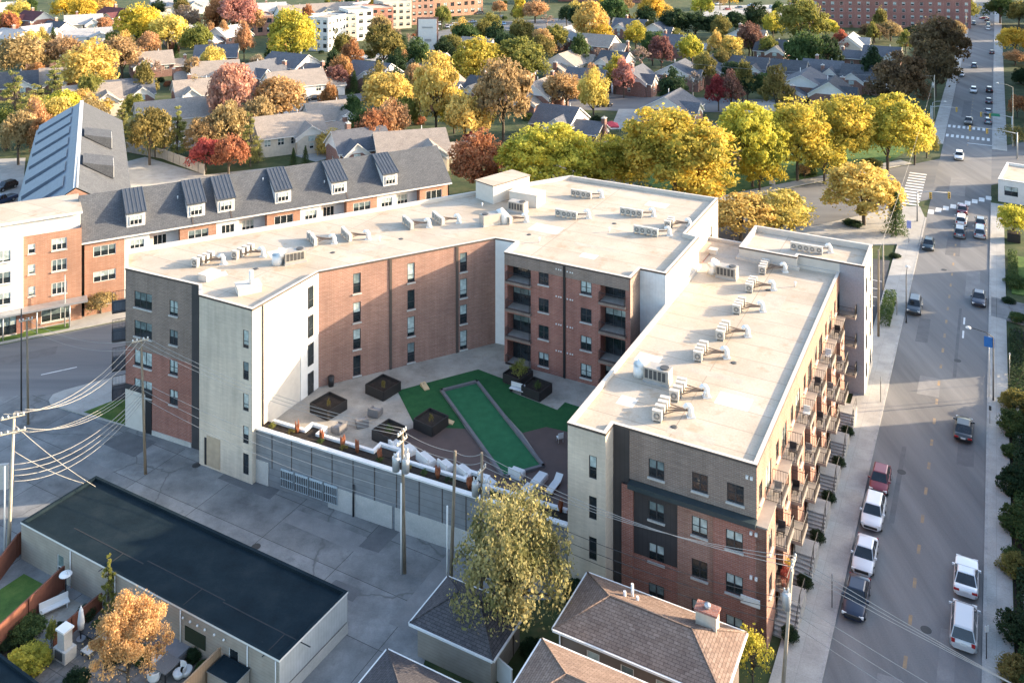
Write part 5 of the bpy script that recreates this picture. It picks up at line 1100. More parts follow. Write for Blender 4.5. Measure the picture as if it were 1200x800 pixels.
# roofs cut by the bottom-left corner
o = G(-30, 790, 3.0); o.z = 0
lo = thing('low_roofed_building', 'dark flat-roofed building cut by the lower left corner', 'building', tuple(o)); e = G(48, 802, 3.0); e.z = 0; e2 = G(0, 766, 3.0); e2.z = 0; dq = (e-e2).normalized(); nq = Vector((dq.y, -dq.x, 0))
pl = [e2-dq*3+nq*6, e+dq*3+nq*6, e+dq*3, e2-dq*3]; flat_roof('roof', pl, 3.0, .2, lo, M_blackroof, M_blackroof, M_whitepaint, .15, .14); walls(lo, pl, 2.85, M_tan)
o = G(243, 792, 1.2); o.z = 0; sh = thing('shed', 'dark grey low shed at the foot of the tan fence', 'shed', tuple(o)); pl = rect(o, 2.6, 1.6, V); walls(sh, pl, 1.5, M_tan); flat_roof('roof', pl, 1.62, .05, sh, M_blackroof, M_blackroof, M_steel, .1, .1)
# van roof and the small white wall at the left edge
c = G(-2, 560); w = fence([G(-25, 575), G(10, 572)], 2.4, M_conc, 'pale concrete wall at the left edge behind the white pole', 'garden_wall', .25, False, 'wall')
# ---------------------------------------------------------------- townhouses and the blocks beyond
SH_T, SH_G, SH_D, SH_L, SH_R = (shingle('tan_shingle', (.30, .255, .215), (.35, .30, .255)), shingle('slate_shingle', (.115, .12, .135), (.145, .15, .165)), shingle('dark_shingle', (.075, .08, .09), (.10, .105, .115)), shingle('pale_shingle', (.38, .37, .36), (.44, .43, .42)), shingle('maroon_shingle', (.12, .045, .05), (.15, .06, .06)))
M_hbrick = brick('townhouse_brick', (.20, .095, .075), (.26, .13, .10), (.2, .11, .09)); M_hwhite = plain('townhouse_white_board', (.66, .64, .60), .75, var=.06); M_hcream = plain('cream_stucco', (.52, .46, .37), .8)
YR, YU2 = YU, AW                                             # ridge across the avenue / along it
YLL, YLU = math.atan2(LD.y, LD.x), math.atan2(-LN.y, -LN.x)
HOUSES = []
def house(px, py, L, W, yaw, rm, words, ev=4.6, rise=3.2, wing=None, wall=None, chim=True, gable=None, name='townhouse', nwin=3):
    L *= 1.18; W *= 1.16; rise *= 1.08
    wall = wall or M_hbrick; gable = gable or M_hwhite
    c = G(px, py, ev+rise); c.z = 0; t = thing(name, words, 'house', tuple(c)); O = tuple(c)
    cs, sn = math.cos(yaw), math.sin(yaw); P = lambda x, y, z: (c.x+x*cs-y*sn, c.y+x*sn+y*cs, z)
    P_ = P
    def shell(x0, x1, y0, y1, ev, rise, rm, wall, gable, parts, wins, P=P_):
        ov, th = .55, .22; ym = (y0+y1)/2; hw = (y1-y0)/2; sl = rise/hw
        zq = ev-ov*sl
        mb = MB()
        A_, B_ = [P(x0-ov, y0-ov, zq), P(x1+ov, y0-ov, zq), P(x1+ov, ym, ev+rise), P(x0-ov, ym, ev+rise)], [P(x1+ov, y1+ov, zq), P(x0-ov, y1+ov, zq), P(x0-ov, ym, ev+rise), P(x1+ov, ym, ev+rise)]
        dn = lambda q: [(a, b, z-th) for a, b, z in q]
        for q in (A_, B_):
            mb.face(q, 0); d = dn(q); mb.face(d[::-1], 1)
            for i in (0, 1, 3): mb.face([d[i], d[(i+1) % 4], q[(i+1) % 4], q[i]], 1)
        ro = mb.build('roof', [rm, M_hwhite], t, O)
        for x, s in ((x0-.08, -1), (x1+.08, 1)):             # wide white boards under the rakes
            mb = MB()
            for ya, yb in ((y0-ov*.9, ym), (y1+ov*.9, ym)):
                za, zb = (ev-ov*.9*sl-th-.02, ev+rise-th-.02); q = [P(x, ya, za-1.0), P(x, yb, zb-1.0), P(x, yb, zb), P(x, ya, za)]
                mb.face(q)
            mb.build('rake_board', [M_hwhite], ro, O)
        i0, i1 = Vector(P(x0, y0, 0)), Vector(P(x1, y0, 0)); j1, j0 = Vector(P(x1, y1, 0)), Vector(P(x0, y1, 0))
        for a, b, w in ((i0, i1, wins), (i1, j1, 0), (j1, j0, 0), (j0, i0, 0)):
            l = (b-a).length; hs = []
            if w:
                for k in range(w): s = l*(k+.5)/w; hs += [((s-.75, s+.75, ev-2.2, ev-.6), 'pair', 0)]
            elif l > 4: hs = [((l*.5-.5, l*.5+.5, 1.2, 2.5), 'single', 0)]
            facade(t, 'wall', a, b, -1, ev-.12, wall, hs, M_hwhite)
        for x, s in ((x0, -1), (x1, 1)):
            mb = MB(); q = [P(x, y0, ev-.12), P(x, y1, ev-.12), P(x, ym, ev+rise-.2)]; mb.face(q if s > 0 else q[::-1]); mb.build('gable', [gable], t, O)
    shell(-L/2, L/2, -W/2, W/2, ev, rise, rm, wall, gable, t, nwin)
    if L > 9 and name == 'townhouse':                        # a cross gable towards the camera side
        xo = L*(.24 if len(words) % 2 else -.22); gw = W*.24; P2 = lambda x, y, z: P(xo+y, -x, z); shell(W*.10, W/2+1.7, -gw, gw, ev-.15, rise*.62, rm, wall, gable, t, 0, P2)
        q = P(xo, -W/2-1.75, 0); mb = MB(); mb.box((q[0], q[1], ev-1.6), (1.5, .1, 1.2), yaw); mb.build('gable_window', [M_glass2], t, O)
    if wing:
        side, L2, off, W2, drop = wing
        x0, x1 = (L/2+.01, L/2+L2) if side > 0 else (-L/2-L2, -L/2-.01)
        shell(x0+(.62 if side > 0 else 0), x1-(0 if side > 0 else .62), off-W2/2, off+W2/2, ev-drop, rise*W2/W, rm, wall, wall, t, 0)
        cx, cy, ct = (x1-.2*side*0+(.5 if side > 0 else -.5)) if False else (L/2+L2+.45)*side, off, ev-drop+rise*W2/W+.9
    else: cx, cy, ct = -L*.18, W*.08, ev+rise+1.1
    if chim:
        q = P(cx, cy, 0); mb = MB(); mb.box((q[0], q[1], -.5 if wing else ev), (.9, 1.3, (ct+.5) if wing else ct-ev), yaw); co = mb.build('chimney', [M_hbrick], t, O); mb = MB(); mb.box((q[0], q[1], ct+.003), (1.05, 1.45, .15), yaw); mb.tube([(q[0], q[1], ct+.15), (q[0], q[1], ct+.5)], .2, 7); mb.build('chimney_cap', [M_conc], co, O)
    mb = MB(); q = P(L*.2, W*.15, 0); mb.tube([(q[0], q[1], ev+rise*.5), (q[0], q[1], ev+rise+.3)], .09, 6); mb.build('vent_pipe', [M_whitepaint], t, O)
    HOUSES.append((c, max(L, W)/2+(wing[1] if wing else 0)*.6+1.5))
    return t
R1 = (1, 5.5, -1.2, 6.5, 1.2); LWG = (-1, 5, -1, 6.5, 1.4)
house(656, 123, 8.5, 10.5, YR, SH_G, 'slate roofed townhouse with brick wing and tall chimney just above the yellow trees', wing=(1, 7, -1.2, 7.5, 1.3))
house(788, 108, 11, 11, YU2, SH_G, 'slate roofed townhouse with a wide white gable facing the camera beside the cul-de-sac', wing=(-1, 4, -1.5, 6, 1.6))
house(817, 142, 9, 9.5, YR, SH_D, 'dark roofed townhouse wedged between the big yellow trees', wing=R1, chim=False)
house(795, 72, 11, 11.5, YU2, SH_G, 'slate roofed brick townhouse with broad white gable, in shade left of the bare shrub', wing=(-1, 4, 1.0, 6, 1.6))
house(786, 40, 12, 11, YR, SH_G, 'long slate roofed townhouse with white windows behind the round brown tree', nwin=4)
house(770, 26, 9, 10, YU2, SH_G, 'small white gabled townhouse against the dark tree row', chim=False)
house(877, 66, 11, 11, YR, SH_D, 'dark roofed townhouse with white gable above the crimson tree', wing=(1, 6, -1, 8, 1.2), nwin=4)
house(872, 31, 10, 11, YU2, SH_T, 'townhouse with white rake boards just below the sunlit car park')
house(905, 46, 9, 11, YR, SH_D, 'dark roofed townhouse whose sunlit gable touches the red and green tree', chim=False)
house(944, 83, 13, 12, YU2, SH_G, 'broad white gabled townhouse in shade above the yellow trees', wing=(-1, 4, 1.5, 6.5, 1.6))
house(1012, 76, 10, 11, YR, SH_D, 'dark slate townhouse behind the pinkish shrubs', wing=(-1, 6, 0, 8, .8), nwin=3)
house(1034, 54, 10, 11, YR, SH_G, 'slate townhouse with sunlit end left of the big brown trees', wing=(-1, 7, 0, 8, .9))
house(997, 40, 12, 8, YU2, SH_L, 'pale roofed cottage below the red brick apartment block', gable=M_hcream, chim=False, wall=M_hcream)
house(667, 59, 14, 10, YU2, SH_T, 'tan roofed townhouse with brick gable and chimney among green trees', gable=M_hwhite, wing=(-1, 4.5, -1, 6, 1.4), wall=M_hcream)
house(632, 93, 9, 9, YU2, SH_T, 'tan roofed townhouse half hidden by the orange tree', wing=(-1, 4, 0, 6, 1.4))
house(721, 60, 8, 11, YR, SH_D, 'small dark roofed townhouse beside the bare round tree', chim=False)
house(902, 72, 8, 9, YR, SH_G, 'low slate roof in shade right of the white gable', ev=3.2, rise=2.4, chim=False)
house(850, 70, 7, 9, YR, SH_D, 'low dark wing roof left of the crimson tree row', ev=3.4, rise=2.4, chim=False)
house(340, 62, 13, 11, YR, SH_G, 'slate roofed townhouse under the round yellow green tree', wing=(1, 7, -1.2, 8, 1.2))
house(345, 82, 14, 12, YLL, SH_T, 'tan roofed townhouse with white front behind the orange tree', wing=(1, 6, -1, 8, 1.2), wall=M_hwhite)
house(436, 72, 12, 11, YR, SH_G, 'slate roofed townhouse with pale brick gable and detached-looking chimney', wing=(1, 8, -1.2, 8, 1.0), nwin=4)
house(336, 133, 13, 12, YLL, SH_T, 'wide tan roofed townhouse with a row of white windows above the dormered roof', wing=(1, 6, -1, 8, 1.6), nwin=5, wall=M_hcream)
house(480, 152, 13, 11, YLL-.2, SH_T, 'tan roofed townhouse with white gable touching the end of the dormered roof', wing=(1, 6, -1.5, 7, 1.5), wall=M_hcream)
house(200, 116, 14, 12, YLL, SH_T, 'tan roofed townhouse left of the big pink red tree', wing=(1, 6, -1.5, 8, 1.4), wall=M_hcream)
house(254, 52, 12, 12, YLL-.25, SH_G, 'blue grey roofed townhouse with a broad white gable by the orange columnar trees', gable=M_hwhite)
house(252, 71, 12, 11, YLL-.1, SH_T, 'tan roofed townhouse with brown brick end and chimneys behind the bare tan tree', wing=(-1, 5, 0, 7, 1.2))
house(177, 60, 11, 11, YLL, SH_T, 'tan roofed townhouse between bronze and gold trees', wing=(1, 4, -1, 7, 1.4))
house(108, 98, 12, 11, YLL, SH_T, 'tan roofed townhouse behind the ridge of the steep metal roof', wing=(1, 5, -1, 7, 1.4), wall=M_hcream)
house(12, 84, 12, 12, YLL, SH_D, 'dark roofed townhouse at the left edge below the bronze trees', chim=False)
house(103, 33, 15, 13, YLL, SH_L, 'pale flat-looking roofed house with white front beside two lamp posts', rise=2.2, wall=M_hwhite, chim=False)
house(18, 34, 14, 12, YR, SH_L, 'pale roofed tan house at the left edge behind the bronze trees', rise=2.4, wall=M_hcream)
house(44, 29, 12, 10, YU2, SH_L, 'pale roofed house with blue shaded side behind the bronze trees', rise=2.6)
house(67, 25, 10, 9, YR, SH_D, 'small dark roofed house with orange chimney far left', wall=M_hcream)
house(98, 17, 13, 11, YLL, SH_L, 'cream roofed house under the far yellow trees', wall=M_hcream)
house(138, 9, 15, 13, YR, SH_R, 'maroon roofed house beside the far yellow trees', wall=M_hbrick)
house(40, 13, 12, 9, YR, SH_R, 'red brick house with twin chimneys at far left', wall=M_redbrick)
house(5, 3, 10, 10, YU2, SH_L, 'cream gabled house in the top left corner')
house(75, 78, 11, 10, YLL, SH_T, 'tan roofed townhouse in the gap behind the pale green pine', wing=R1)
house(150, 92, 11, 10, YLL, SH_G, 'slate roofed townhouse right of the golden brown tree', wing=LWG)
house(232, 92, 11, 10, YLL, SH_T, 'tan roofed townhouse before the blue grey gabled one', wing=None)
house(300, 72, 10, 9, YU2, SH_G, 'slate gabled townhouse right of the orange columns', wing=R1)
house(386, 118, 10, 9, YLL, SH_T, 'tan roofed townhouse by the court road bend', wing=LWG)
house(420, 150, 10, 9, YLL, SH_G, 'slate roofed townhouse between green tree and silvery tree', wing=None)
house(505, 60, 10, 9, YR, SH_G, 'slate roofed townhouse below the billboard', wing=R1)
house(520, 88, 11, 9, YU2, SH_T, 'tan gabled townhouse above the gold brown tree', wing=LWG)
house(575, 90, 11, 10, YR, SH_D, 'dark roofed townhouse between gold and bronze giants', wing=None)
house(596, 70, 10, 9, YU2, SH_T, 'tan gabled townhouse left of the big dark yellow tree', wing=R1)
house(688, 80, 10, 9, YR, SH_G, 'slate roofed townhouse behind the tall orange pink maple', wing=LWG)
house(745, 78, 10, 9, YU2, SH_G, 'slate gabled townhouse right of the round bare rosy tree', wing=None)
house(700, 40, 12, 10, YR, SH_T, 'tan roofed house among the tall gold trees', wing=R1)
house(660, 32, 12, 10, YU2, SH_L, 'pale gabled house among the top centre trees', wing=LWG)
house(740, 22, 12, 10, YR, SH_G, 'slate roofed house right of the crimson tree', wing=None)
house(830, 66, 10, 9, YU2, SH_G, 'slate gabled townhouse behind the middle gold pair', wing=R1)
house(925, 70, 9, 9, YR, SH_D, 'dark roofed townhouse between low slate roof and broad gable', wing=LWG)
house(965, 70, 10, 9, YR, SH_G, 'slate roofed townhouse behind the broad white gable', wing=None)
house(975, 92, 10, 9, YU2, SH_D, 'dark gabled townhouse at the end of the bare shrub row', wing=R1)
house(560, 44, 11, 10, YR, SH_T, 'tan roofed house by the shaded lot', wing=LWG)
house(215, 30, 12, 10, YLL, SH_L, 'pale roofed house behind the gold pair', wing=None)
house(165, 14, 12, 10, YLL, SH_T, 'tan roofed house behind the big yellow tree', wing=R1)
house(268, 30, 12, 10, YU2, SH_L, 'pale gabled house in the pink grove', wing=LWG)
house(55, 52, 12, 10, YLL, SH_G, 'slate roofed house behind the left bronze row', wing=None)
house(130, 48, 12, 10, YLL, SH_L, 'pale roofed house right of the two lamp posts', wing=R1)
# the shops and flats across the top
def block(px, py, w, d, h, yaw, m, words, rows, cols, roofm=None, name='shop_building', wm=None, style='pair', dw=.52, step=None, cat='building'):
    c = G(px, py); t = thing(name, words, cat, tuple(c)); cs, sn = math.cos(yaw), math.sin(yaw); P = lambda x, y: Vector((c.x+x*cs-y*sn, c.y+x*sn+y*cs, 0))
    q = [P(-w/2, 0), P(w/2, 0), P(w/2, d), P(-w/2, d)]; flat_roof('roof', q, h, .5, t, roofm or M_tpo, m, M_conc, .3, .2)
    for i, n in ((0, cols), (1, max(1, round(cols*d/w))), (3, max(1, round(cols*d/w)))):
        a, b = q[i], q[(i+1) % 4]; l = (b-a).length; st = (h-1.0)/rows; hs = []
        for k in range(rows):
            for j in range(n): s = l*(j+.5)/n; ww = l/n*dw/2; z = .7+k*st; hs.append(((s-ww, s+ww, z+st*.2, z+st*.72), style, 0))
        facade(t, 'wall', a, b, -1, h-.2, m, hs, wm or M_charcoal)
    facade(t, 'wall', q[2], q[3], -1, h-.2, m)
    return t
block(373, 60, 9, 14, 13.5, YR+.15, M_hwhite, 'white three storey block with tall glazed stair behind the round tree', 4, 3)
block(387, 57, 8, 14, 13.0, YL, M_hwhite, 'narrow white block with small windows beside the glazed stair block', 4, 2)
block(406, 52, 9, 14, 12.5, YL, M_hcream, 'tan block between the two white ones', 4, 3, SH_G)
block(423, 48, 11, 14, 13.5, YL, M_hwhite, 'white block with pale blue lower windows', 4, 3)
block(444, 40, 14, 14, 12, YL, M_redbrick, 'dark red brick shop block behind the tan bare tree', 4, 4)
block(466, 34, 14, 14, 13, YL, M_hcream, 'cream block with dark balconies by the shop row', 4, 4)
block(492, 29, 15, 14, 14, YL, M_tanbrick, 'rosy brick block with cream bays left of the long sunlit block', 4, 5)
block(522, 20, 46, 15, 16.5, YL+.1, M_orbrick, 'long sunlit orange brick block of flats at the top of the view', 4, 11)
big = block(1038, 33, 78, 30, 26, YU+.41, brick('rose_brick', (.25, .10, .085), (.30, .13, .11), (.27, .12, .10)), 'tall red brick apartment block with many small windows beside the avenue', 8, 19, None, 'apartment_tower', M_hwhite, 'single', .36)
block(318, 22, 22, 12, 6, YL, M_hcream, 'low pale shop building behind the round yellow green tree', 1, 4, SH_L)
block(305, 42, 12, 14, 9, YL, M_tanbrick, 'small brown brick block at the left of the shop row', 2, 3)
block(712, 3, 60, 16, 9, YR+.3, M_redbrick, 'long low brown brick building at the top beyond the trees', 2, 12)
house(345, 6, 14, 12, YLL, SH_T, 'tan roofed grey gabled house behind the white blocks', rise=3.4, wall=M_hwhite, chim=False)
house(392, 3, 24, 14, YLL, SH_T, 'wide tan roofed house at the top behind the shop row', rise=3.4, wall=M_hwhite, chim=False)
house(424, 2, 12, 11, YU2, SH_L, 'white gabled tall house at the top behind the white block', wall=M_hwhite, ev=7)
house(456, -4, 14, 11, YLL, SH_L, 'pale house at the top behind the brick shops', wall=M_hwhite, ev=6)
house(318, 3, 12, 10, YLL, SH_L, 'small white house with blue side at the top left of the shops', wall=M_hwhite)
house(210, -2, 24, 14, YLL, SH_L, 'long pink white roof at the top beyond the gold trees', wall=M_hwhite, chim=False)
# the corner shop at the right edge
cs_ = block(1232, 246, 18, 14, 4.4, YU-.12, M_hwhite, 'white and brick corner shop at the right edge by the crossing', 1, 4)
c = G(501, 63); t = thing('billboard', 'white billboard facing the camera on the dark brick wall end', 'billboard', tuple(c)); mb = MB(); mb.box((c.x, c.y, 1.5), (7.2, .4, 12), .05); mb.build('panel', [M_hwhite], t)
mb = MB(); mb.box((c.x, c.y+.5, -.2), (8.4, .55, 14.4), .05); mb.build('frame', [M_hbrick], t)
mb = MB(); mb.box((c.x, c.y-.25, 10), (4.2, .08, .6), .05); mb.box((c.x+.2, c.y-.25, 4.8), (2.6, .08, 1.0), .05); mb.build('print', [M_steel], t)
# red canopy in a back garden
c = G(716, 156); t = thing('garden_canopy', 'red pop-up garden canopy by the brick chimney', 'canopy', tuple(c)); mb = MB(); k = 1.9; z0, z1 = 2.1, 3.1
q = [(c.x-k, c.y-k, z0), (c.x+k, c.y-k, z0), (c.x+k, c.y+k, z0), (c.x-k, c.y+k, z0)]
for i in range(4): mb.face([q[i], q[(i+1) % 4], (c.x, c.y, z1)]); a, b = q[i], q[(i+1) % 4]; mb.face([(a[0], a[1], z0-.3), (b[0], b[1], z0-.3), b, a])
mb.build('cover', [plain('red_canvas', (.42, .05, .07), .8)], t)
for x, y, z in q: mb = MB(); mb.tube([(x, y, 0), (x, y, z0)], .04, 5); mb.build('leg', [M_steel], t)
# back garden walls
fence([G(148, 178), G(190, 186), G(240, 205)], 2.2, plain('grey_boards', (.33, .31, .28), .8), 'long grey board fence behind the dormered block court')
fence([G(690, 178), G(740, 170)], 1.8, MATS['grey_boards'], 'grey fence behind the yellow trees by the red canopy')
# ---------------------------------------------------------------- trees and shrubs
rng = np.random.default_rng(5)
def quads(C, N, size, asp=.62, name='crown'):
    n = len(C); N = N/np.maximum(np.linalg.norm(N, axis=1, keepdims=True), 1e-9); r = rng.normal(size=(n, 3)); T = np.cross(N, r); T /= np.maximum(np.linalg.norm(T, axis=1, keepdims=True), 1e-9); B = np.cross(N, T)
    s = size[:, None]; Vt = np.stack([C+T*s, C+B*s*asp, C-T*s, C-B*s*asp], 1).reshape(-1, 3)
    me = bpy.data.meshes.new(name); me.vertices.add(4*n); me.loops.add(4*n); me.polygons.add(n)
    me.vertices.foreach_set('co', Vt.ravel().astype(np.float32)); me.loops.foreach_set('vertex_index', np.arange(4*n, dtype=np.int32)); me.polygons.foreach_set('loop_start', np.arange(0, 4*n, 4, dtype=np.int32))
    me.update(calc_edges=True); me.materials.append(None); return me
def unit(v): return v/np.linalg.norm(v, axis=-1, keepdims=True)
def broad(seed, nc=54, nl=115, leaf=.056, cr=.28, droop=0.0, top=0.0, flat=0.0, fill=.28):
    global rng; rng = np.random.default_rng(seed)
    d = unit(rng.normal(size=(nc, 3))); d[:, 2] = np.where(d[:, 2] < -.45, -d[:, 2]*.6, d[:, 2]); rr = rng.uniform(.42, .95, nc)**.75; cen = d*rr[:, None]
    lobe = unit(rng.normal(size=(6, 3))); cen *= (.80+.30*np.clip(np.max(d@lobe.T, 1), 0, 1)**2)[:, None]
    if top: cen[:, :2] *= (1-top*np.clip((cen[:, 2]+.2), 0, 1))[:, None]
    C, N, Sz = [], [], []
    for c in cen:
        k = int(nl*rng.uniform(.6, 1.4)); r = cr*rng.uniform(.5, 1.35); p = unit(rng.normal(size=(k, 3)))*rng.uniform(.35, 1, (k, 1))**.6*r; p[:, 2] *= .78-flat
        p[:, 2] -= droop*rng.uniform(0, 1, k)**2
        C.append(c+p); N.append(unit(p+c*.35)+rng.normal(size=(k, 3))*.85); Sz.append(leaf*rng.uniform(.45, 1.6, k))
    k = int(nc*nl*fill); p = unit(rng.normal(size=(k, 3))); p[:, 2] = np.where(p[:, 2] < -.5, -p[:, 2]*.5, p[:, 2]); sc = (.80+.30*np.clip(np.max(p@lobe.T, 1), 0, 1)**2)*rng.uniform(.45, 1.12, k)**.7
    if top: p[:, :2] *= (1-top*np.clip(p[:, 2]+.2, 0, 1))[:, None]
    C.append(p*sc[:, None]*.95); N.append(p*.3+rng.normal(size=(k, 3))); Sz.append(leaf*rng.uniform(.4, 1.3, k))
    return quads(np.concatenate(C), np.concatenate(N), np.concatenate(Sz)), cen
def limbs(cen, trunk=.075, base=-2.4, fork=-.75, n=9, seed=1):
    rr = random.Random(seed); mb = MB(); mb.tube([(0, 0, base), (.02, .01, (base+fork)/2), (0, 0, fork), (.02, -.02, -.1)], [trunk*1.15, trunk*.95, trunk*.8, trunk*.35], 7)
    for c in rr.sample(list(map(tuple, cen)), min(n, len(cen))):
        z = rr.uniform(fork, -.2); m = (c[0]*.5, c[1]*.5, z+(c[2]-z)*.62); mb.tube([(0, 0, z), m, c], [trunk*.5, trunk*.3, trunk*.1], 5)
    return mb.data('trunk', uv=True)
def conifer(seed, layers=15, per=10, nl=34, leaf=.06, pine=False):
    global rng; rng = np.random.default_rng(seed); C, N, Sz = [], [], []; cen = []
    for i in range(layers):
        f = i/(layers-1); z = -1+2*f; R0 = (1-f)**.85*.95+.05
        if pine: R0 *= rng.uniform(.65, 1.15)
        for j in range(per):
            w = 2*math.pi*(j+rng.uniform(0, .8))/per; L = R0*rng.uniform(.75, 1.1); t = rng.uniform(.1, 1, nl)**.7
            p = np.stack([np.cos(w)*t*L, np.sin(w)*t*L, z-.16*t*L*(1 if not pine else -.4)+0*t], 1)+rng.normal(size=(nl, 3))*np.array([.045, .045, .03])
            C.append(p); N.append(np.array([math.cos(w)*.35, math.sin(w)*.35, 1.0])+rng.normal(size=(nl, 3))*.45); Sz.append(leaf*rng.uniform(.6, 1.3, nl))
        cen.append((0, 0, z))
    return quads(np.concatenate(C), np.concatenate(N), np.concatenate(Sz), .4), np.array(cen)
def bare(seed, dens=1.0):
    rr = random.Random(seed); mb = MB()
    def grow(p, d, L, r, lv):
        q = p+d*L; m = p+d*L*.5+Vector((rr.gauss(0, .05), rr.gauss(0, .05), 0))*L; mb.tube([p, m, q], [r, r*.8, r*.6], 3 if lv > 1 else 5)
        if lv >= 5: return
        for k in range(3 if lv < 3 else 4):
            a = Vector((rr.gauss(0, 1), rr.gauss(0, 1), rr.gauss(.25, .6))).normalized(); nd = (d*.75+a*.62).normalized(); grow(p+d*L*rr.uniform(.55, 1), nd, L*rr.uniform(.62, .8), max(r*.62, .013), lv+1)
    grow(Vector((0, 0, -1.0)), Vector((0, 0, 1)), .55, .05, 0); mb.tube([(0, 0, -2.4), (0, 0, -.95)], [.07, .05], 6)
    return mb.data('branches', uv=False)
PROTO = {}
for i in range(5): m, c = broad(20+i); PROTO['round%d' % i] = (m, limbs(c, seed=i))
for i in range(3): m, c = broad(40+i, 40, 90, .055, .24, 0, .55); PROTO['oval%d' % i] = (m, limbs(c, .06, seed=i))
for i in range(4): m, c = broad(60+i, 84, 105, .05, .21, .03, 0, .16); PROTO['fine%d' % i] = (m, limbs(c, .06, n=16, seed=i))
for i in range(3): m, c = broad(65+i, 190, 105, .036, .155, .02, 0, .12); PROTO['big%d' % i] = (m, limbs(c, .045, n=22, seed=i))
for i in range(2): m, c = broad(70+i, 105, 125, .023, .18, .18, .34); PROTO['willow%d' % i] = (m, limbs(c, .05, n=40, seed=i))
for i in range(2): m, c = broad(76+i, 30, 45, .05, .30); PROTO['sparse%d' % i] = (m, limbs(c, .06, n=18, seed=i))
for i in range(2): m, c = conifer(80+i); PROTO['fir%d' % i] = (m, limbs(c, .05, -2.2, .4, 1))
def pine(seed):
    global rng; rng = np.random.default_rng(seed); C, N, Sz, cen = [], [], [], []
    for i in range(9):
        f = i/8; z = -.95+1.9*f; R0 = (.95-.72*f)*rng.uniform(.75, 1.1)
        for j in range(7 if f < .8 else 4):
            w = rng.uniform(0, 6.28); L = R0*rng.uniform(.7, 1.15)
            for t in ((.45, .75, 1.0) if f < .9 else (.6,)):
                c = np.array((math.cos(w)*L*t, math.sin(w)*L*t, z+.10*t*L+rng.normal()*.03)); k = int(rng.uniform(22, 42)); p = unit(rng.normal(size=(k, 3)))*rng.uniform(.2, 1, (k, 1))*np.array((.17, .17, .075))*(1.1-.3*f)
                C.append(c+p); N.append(unit(p+1e-6)*.5+rng.normal(size=(k, 3))*.7+np.array((0, 0, .5))); Sz.append(.05*rng.uniform(.5, 1.4, k))
            cen.append((math.cos(w)*L*.6, math.sin(w)*L*.6, z))
    return quads(np.concatenate(C), np.concatenate(N), np.concatenate(Sz), .35), np.array(cen)
for i in range(3): m, c = broad(110+i, 105, 260, .021, .17, .05, .3, 0, .10); PROTO['near%d' % i] = (m, limbs(c, .05, n=26, seed=i))
for i in range(3): m, c = pine(84+i); PROTO['pine%d' % i] = (m, limbs(c, .05, -2.2, .6, 26, seed=i))
for i in range(2): PROTO['bare%d' % i] = (None, bare(90+i))
KN = {'round': 5, 'oval': 3, 'fine': 4, 'big': 3, 'willow': 2, 'sparse': 2, 'fir': 2, 'pine': 3, 'near': 3, 'bare': 2}
LM = {k: leafmat(k+'_leaves', *c) for k, c in {
 'yellow': ((.34, .26, .02), (.62, .43, .03), (.78, .54, .05)), 'lime': ((.14, .19, .02), (.48, .43, .045), (.80, .62, .07)), 'gold': ((.40, .28, .06), (.66, .47, .10), (.80, .60, .15)), 'bronze': ((.22, .145, .06), (.40, .265, .11), (.52, .36, .16)),
 'orange': ((.36, .19, .08), (.54, .29, .12), (.62, .38, .17)), 'peach': ((.48, .25, .08), (.70, .39, .14), (.82, .53, .22)), 'strawgold': ((.11, .135, .045), (.25, .26, .09), (.52, .43, .17)), 'rust': ((.24, .10, .04), (.42, .16, .07), (.50, .24, .09)), 'red': ((.26, .05, .03), (.44, .09, .06), (.52, .16, .09)), 'pink': ((.38, .14, .11), (.56, .25, .19), (.62, .34, .24)), 'crimson': ((.14, .015, .02), (.30, .03, .04), (.40, .06, .06)),
 'plum': ((.12, .045, .045), (.22, .10, .08), (.32, .17, .12)), 'olive': ((.085, .085, .022), (.19, .165, .04), (.33, .26, .07)), 'ygreen': ((.08, .11, .02), (.20, .21, .04), (.36, .32, .07)), 'green': ((.03, .065, .02), (.06, .11, .03), (.11, .16, .045)), 'dgreen': ((.014, .034, .016), (.03, .06, .025), (.055, .09, .035)),
 'pinegreen': ((.08, .12, .03), (.22, .25, .06), (.45, .40, .12)), 'brown': ((.075, .05, .028), (.14, .095, .05), (.22, .15, .075)), 'tan': ((.26, .18, .11), (.40, .28, .18), (.48, .36, .25))}.items()}
M_bark = blotch('tree_bark', (.10, .08, .06), (.06, .05, .04), (.16, .13, .10), 3, .9, 9); M_twig = plain('bare_twigs', (.30, .24, .19), .9, var=.2, obj=True)
LM['greytwig'] = M_twig; LM['pinktwig'] = plain('rosy_twigs', (.36, .25, .19), .9, var=.2, obj=True); LM['palebark'] = plain('pale_twigs', (.40, .36, .31), .9, var=.15, obj=True)
cnt = {}
